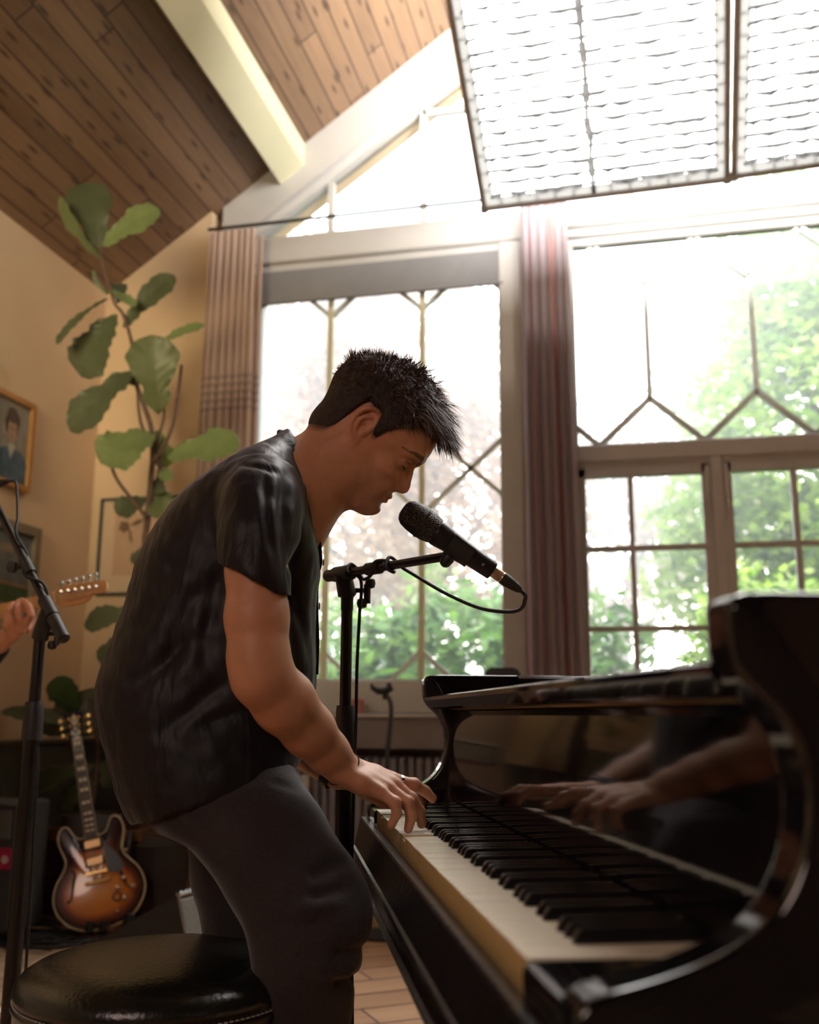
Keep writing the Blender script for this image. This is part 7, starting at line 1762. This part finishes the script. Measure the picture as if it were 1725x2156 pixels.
# watch on the left wrist, thin cord on the right, ring
def band(c, axis, r, w_, th, name, m_, n=28, ov=1.15, par=player):
    axis = np.array(axis) / np.linalg.norm(axis); b = MB(); b.lathe([(r, -w_ / 2), (r + th, -w_ / 2 + th * 0.3), (r + th, w_ / 2 - th * 0.3), (r, w_ / 2)], c, axis=axis, n=n, cap=False); return build(name, b, m_, par, smooth=0.8)
wd_ = wrL - at_s(620, 1560, 1.92); wq_ = wrL - wd_ / np.linalg.norm(wd_) * 0.012
wt = band(wq_, wd_, 0.0285, 0.020, 0.0035, 'wristwatch', M_rubber)
b = MB(); wn_ = -PD * 0.5 + np.array([0, 0, 0.3]) - PN * 0.2; wn_ -= wd_ * (wn_ @ wd_) / (wd_ @ wd_); wn_ /= np.linalg.norm(wn_); b.lathe([(0.019, 0.0), (0.020, 0.003), (0.019, 0.009), (0.017, 0.010), (0, 0.010)], wq_ + wn_ * 0.027, axis=wn_, n=24); build('watch_case', b, M_chrome, wt)
wdr = wrR - aR[-2]
band(wrR + wdr / np.linalg.norm(wdr) * 0.002, wdr, 0.0285, 0.0022, 0.0018, 'cord_bracelet', mat('dark cord', (0.05, 0.02, 0.015), rough=0.8))
rg = seg(mcR[3], fgR[3][0], 0.22); band(rg, fgR[3][0] - mcR[3], 0.0106, 0.005, 0.0012, 'ring', M_chrome)

# ------------------------------------------------------------------ the guitarist at the left edge: hand, cuff, and the rest out of frame
GDp = 3.25
gq3 = lambda u, v, d=0.0: at_d(u, v, GDp + d)
gbase_ = gq3(-260, 1500); 
gp = thing('person', (gbase_[0], gbase_[1] + 0.05, 0), 'person mostly outside the left photo edge, hand fretting a maple guitar neck', 'person')
gh = SDF(np.minimum(gq3(-360, 1700), gq3(80, 1000)) - [0.05, 0.20, 0.0], np.maximum(gq3(-360, 660), gq3(110, 1000)) + [0.06, 0.3, 0.05], 0.0040)
# hand wraps the neck from below: knuckles towards the lens
wr2 = gq3(4, 1350, -0.03); elb = gq3(-190, 1560, 0.05); sho = gq3(-230, 1080, 0.15)
gh.chain([elb, wr2], [0.045, 0.030], k=0.01)
gh.chain([wr2, gq3(24, 1335, -0.03), gq3(40, 1322, -0.03)], [0.028, 0.027, 0.020], k=0.012)
for (a_, b_, c_, e_) in (((20, 1338), (13, 1318), (15, 1298), (24, 1284)), ((34, 1334), (24, 1306), (20, 1286), (27, 1272)), ((46, 1328), (42, 1300), (37, 1280), (40, 1266)), ((52, 1318), (66, 1296), (60, 1276), (47, 1264))):
    gh.chain([gq3(*a_, -0.050), gq3(*b_, -0.068), gq3(*c_, -0.062), gq3(*e_, -0.036)], [0.0125, 0.0120, 0.0110, 0.0095], k=0.0015)
gh.chain([gq3(56, 1325, -0.02), gq3(66, 1306, 0.01), gq3(66, 1286, 0.03)], [0.014, 0.011, 0.010], k=0.004)
gh.chain([sho, elb], [0.055, 0.045], k=0.01)
# head and neck out of the frame
gh.ell(gq3(-260, 760, 0.1), (0.085, 0.10, 0.125), None, k=0.02); gh.cone(gq3(-255, 840, 0.12), gq3(-250, 930, 0.15), 0.058, 0.065, k=0.03); gh.cone(gq3(-250, 950, 0.15), gq3(-250, 1200, 0.15), 0.08, 0.10, k=0.03)
gv, gf = gh.mesh(); gv = smoothed(gv, gf, 1, 0.4); GO = build('body', (gv, gf), M_skin, gp, smooth=4)
attr_col(GO, 'tint', np.concatenate([np.tile(SKIN * [1.05, 1.0, 1.05], (len(gv), 1)), np.ones((len(gv), 1))], 1)); del gh
M_sweater = mat('dark navy sweater', (0.02, 0.024, 0.030), rough=0.9, vary=0.2, vscale=60, bump=0.5, bscale=160)
gs_ = SDF(np.minimum(gq3(-460, 2000), gq3(60, 900)) - [0.3, 0.3, 0], np.maximum(gq3(-460, 860), gq3(60, 860)) + [0.1, 0.35, 0.05], 0.008)
gs_.chain([sho, elb, gq3(-10, 1362, -0.01)], [0.085, 0.066, 0.046], k=0.02); gs_.chain([gq3(-250, 960, .15), gq3(-250, 1200, .15), gq3(-250, 1550, .15)], [0.10, 0.155, 0.15], k=0.05); gs_.cone(gq3(-250, 1000, .15) - [0.17, 0, 0], gq3(-250, 1000, .15) + [0.15, 0, 0], 0.07, 0.07, k=0.06)
gs_.chain([gq3(-250, 1000, .15) - [0.19, 0, 0], gq3(-420, 1350, -0.05), gq3(-330, 1560, -0.2)], [0.07, 0.06, 0.05], k=0.03)
v_, f_ = gs_.mesh(); build('sweater', (v_, f_), M_sweater, gp, smooth=4); del gs_
gl_ = SDF(np.array([gbase_[0] - 0.45, gbase_[1] - 0.35, 0.0]), np.array([gbase_[0] + 0.45, gbase_[1] + 0.5, 1.0]), 0.009)
hp = gq3(-250, 1580, .15)
for sg_ in (-1, 1): gl_.chain([hp + [sg_ * 0.07, 0, 0], [hp[0] + sg_ * 0.10, hp[1] - 0.03, 0.5], [hp[0] + sg_ * 0.12, hp[1], 0.05]], [0.11, 0.075, 0.055], k=0.05)
v_, f_ = gl_.mesh(); build('trousers', (v_, f_), mat('dark blue jeans', (0.03, 0.04, 0.07), rough=0.85), gp, smooth=4); del gl_
for sg_ in (-1, 1):
    b = MB(); x_ = hp[0] + sg_ * 0.12; b.loft([[(x_ + 0.05 * math.cos(q) * wq2, hp[1] - 0.06 + yy + 0.0 * q, 0.003 + 0.045 * hh_ * (1 + math.sin(q)))  for q in np.linspace(0, 2 * math.pi, 13)[:-1]] for yy, wq2, hh_ in ((0.12, 0.8, 0.9), (0.05, 1.0, 1.0), (-0.05, 1.0, 0.8), (-0.12, 0.8, 0.6), (-0.15, 0.3, 0.4))]); build('shoe', b, M_black, gp, smooth=1)
b = MB(); hh = SDF(gq3(-260, 760, 0.1) - 0.17, gq3(-260, 760, 0.1) + 0.17, 0.006); hh.ell(gq3(-260, 750, 0.11), (0.092, 0.105, 0.125), None); hh.ell(gq3(-240, 790, 0.0), (0.08, 0.07, 0.11), None, k=0.01, mode='sub'); v_, f_ = hh.mesh(); build('hair', (v_, f_), M_hair, gp, smooth=4)
# the maple guitar he holds
nA, nB = gq3(-40, 1298, 0.0), gq3(118, 1259, 0.02)
nd = nB - nA; nd /= np.linalg.norm(nd); nz_ = np.array([0, 0, 1.0]); nu = nz_ - nd * (nz_ @ nd); nu /= np.linalg.norm(nu); nf = np.cross(nd, nu)
if nf @ (C0 - nA) < 0: nf = -nf
T = lambda x, y, d=0.0: nB + nd * x + nu * y + nf * d
tele = thing('electric_guitar', T(-0.70, 0), 'light maple guitar neck and headstock reaching in from the left photo edge', 'guitar')
M_maple = mat('amber maple', (0.62, 0.29, 0.07), rough=0.28, coat=0.5, vary=0.10, vscale=6, stretch=(1, 10, 10))
b = MB(); b.loft([[T(x, -w_, 0), T(x, -w_ * 0.8, -0.016), T(x, 0, -0.022), T(x, w_ * 0.8, -0.016), T(x, w_, 0), T(x, w_, 0.004), T(x, -w_, 0.004)] for x, w_ in ((-0.50, 0.028), (0.0, 0.021))]); build('neck', b, M_maple, tele, smooth=0.7)
hsp = [(0.0, -0.021), (0.012, -0.030), (0.03, -0.036), (0.075, -0.038), (0.115, -0.034), (0.135, -0.020), (0.150, -0.018), (0.172, -0.020), (0.188, -0.014), (0.196, 0.002), (0.192, 0.016), (0.178, 0.021), (0.06, 0.032), (0.03, 0.033), (0.012, 0.026), (0.0, 0.021)]
hsp = [(x * 0.86, y) for x, y in hsp]
b = MB(); b.prism([(p[0], p[1]) for p in spline([(x, y, 0) for x, y in hsp], 3)], lambda x, y, t: T(x, y, -0.014 + 0.014 * t), 0, 1); hsd = build('headstock', b, M_maple, tele, smooth=0.7)
for k in range(6):
    x = (0.022 + k * 0.0265) * 0.86 + 0.004; y = 0.014 - k * 0.0022
    b = MB(); b.lathe([(0.0065, 0.0), (0.0065, 0.002), (0.004, 0.003), (0.0038, 0.014), (0.005, 0.0145), (0, 0.015)], T(x, y, 0), axis=nf, n=12); b.tube([T(x, 0.022, -0.008), T(x, 0.040, -0.008)], 0.003, n=6); b.lathe([(0, -0.008), (0.006, -0.006), (0.008, 0.0), (0.006, 0.006), (0, 0.008)], T(x, 0.045, -0.008), axis=nd, n=10, cap=False); build('tuning_machine', b, M_chrome, hsd)
# faded script along the headstock: a flowing pen line like the one on the photo, too blurred to read
b = MB(); pts = []
for k in range(46): t_ = k / 45; pts.append(T(0.030 + 0.095 * t_, -0.020 + 0.004 * math.sin(k * 1.35) * (1.3 - t_) + 0.004 * (math.sin(k * 0.5) > 0.6), 0.0008))
b.tube(pts, 0.0009, n=4); build('faded_script', b, mat('faded brown script', (0.25, 0.11, 0.03), rough=0.5), hsd)
b = MB(); b.box((-0.004, -0.021, 0.004), (0.0, 0.021, 0.009), M=T); build('nut', b, M_cream2, tele)
b = MB()
for k in range(6):
    y = -0.017 + k * 0.0068; b.tube([T(-0.50, y * 1.2, 0.010), T(0, y, 0.0085), T((0.022 + (5 - k) * 0.0265) * 0.86 + 0.004, 0.014 - (5 - k) * 0.0022, 0.006)], 0.0006, n=4)
build('strings', b, M_chrome, tele)
b = MB(); bo_ = [(-0.50, 0.06), (-0.46, 0.10), (-0.50, 0.14), (-0.58, 0.15), (-0.66, 0.12), (-0.74, 0.13), (-0.85, 0.17), (-0.93, 0.13), (-0.95, 0.0), (-0.93, -0.13), (-0.85, -0.17), (-0.74, -0.13), (-0.66, -0.12), (-0.58, -0.14), (-0.50, -0.13), (-0.47, -0.09), (-0.52, -0.05), (-0.50, 0.0)]
b.prism([(p[0], p[1]) for p in spline([(x, y, 0) for x, y in bo_], 4)], lambda x, y, t: T(x, y, -0.04 + 0.042 * t), 0, 1); build('body', b, mat('butterscotch body', (0.60, 0.33, 0.10), rough=0.25, coat=0.6), tele, smooth=0.6)
# ================================================================== haze in the room
m = bpy.data.materials.new('room haze'); m.use_nodes = True; nt = m.node_tree; nt.nodes.clear()
o_ = N(nt, 'ShaderNodeOutputMaterial'); v_ = N(nt, 'ShaderNodeVolumeScatter'); v_.inputs['Color'].default_value = (1.0, 0.985, 0.96, 1); v_.inputs['Density'].default_value = 0.15; v_.inputs['Anisotropy'].default_value = 0.72
nt.links.new(v_.outputs[0], o_.inputs['Volume'])
b = MB(); e_ = 0.004
b.prism([(XL + e_, 0.004), (XR - e_, 0.004), (XR - e_, zc(XR) - e_), (RIDGE_X, ZR - e_), (XL + e_, zc(XL) - e_)], yz(YB + e_, YW - 0.001), 0, 1)
HZ = build('haze', b, m, None, smooth=None); tag(HZ, 'thin bright haze hanging in the whole room', 'haze', kind='stuff')
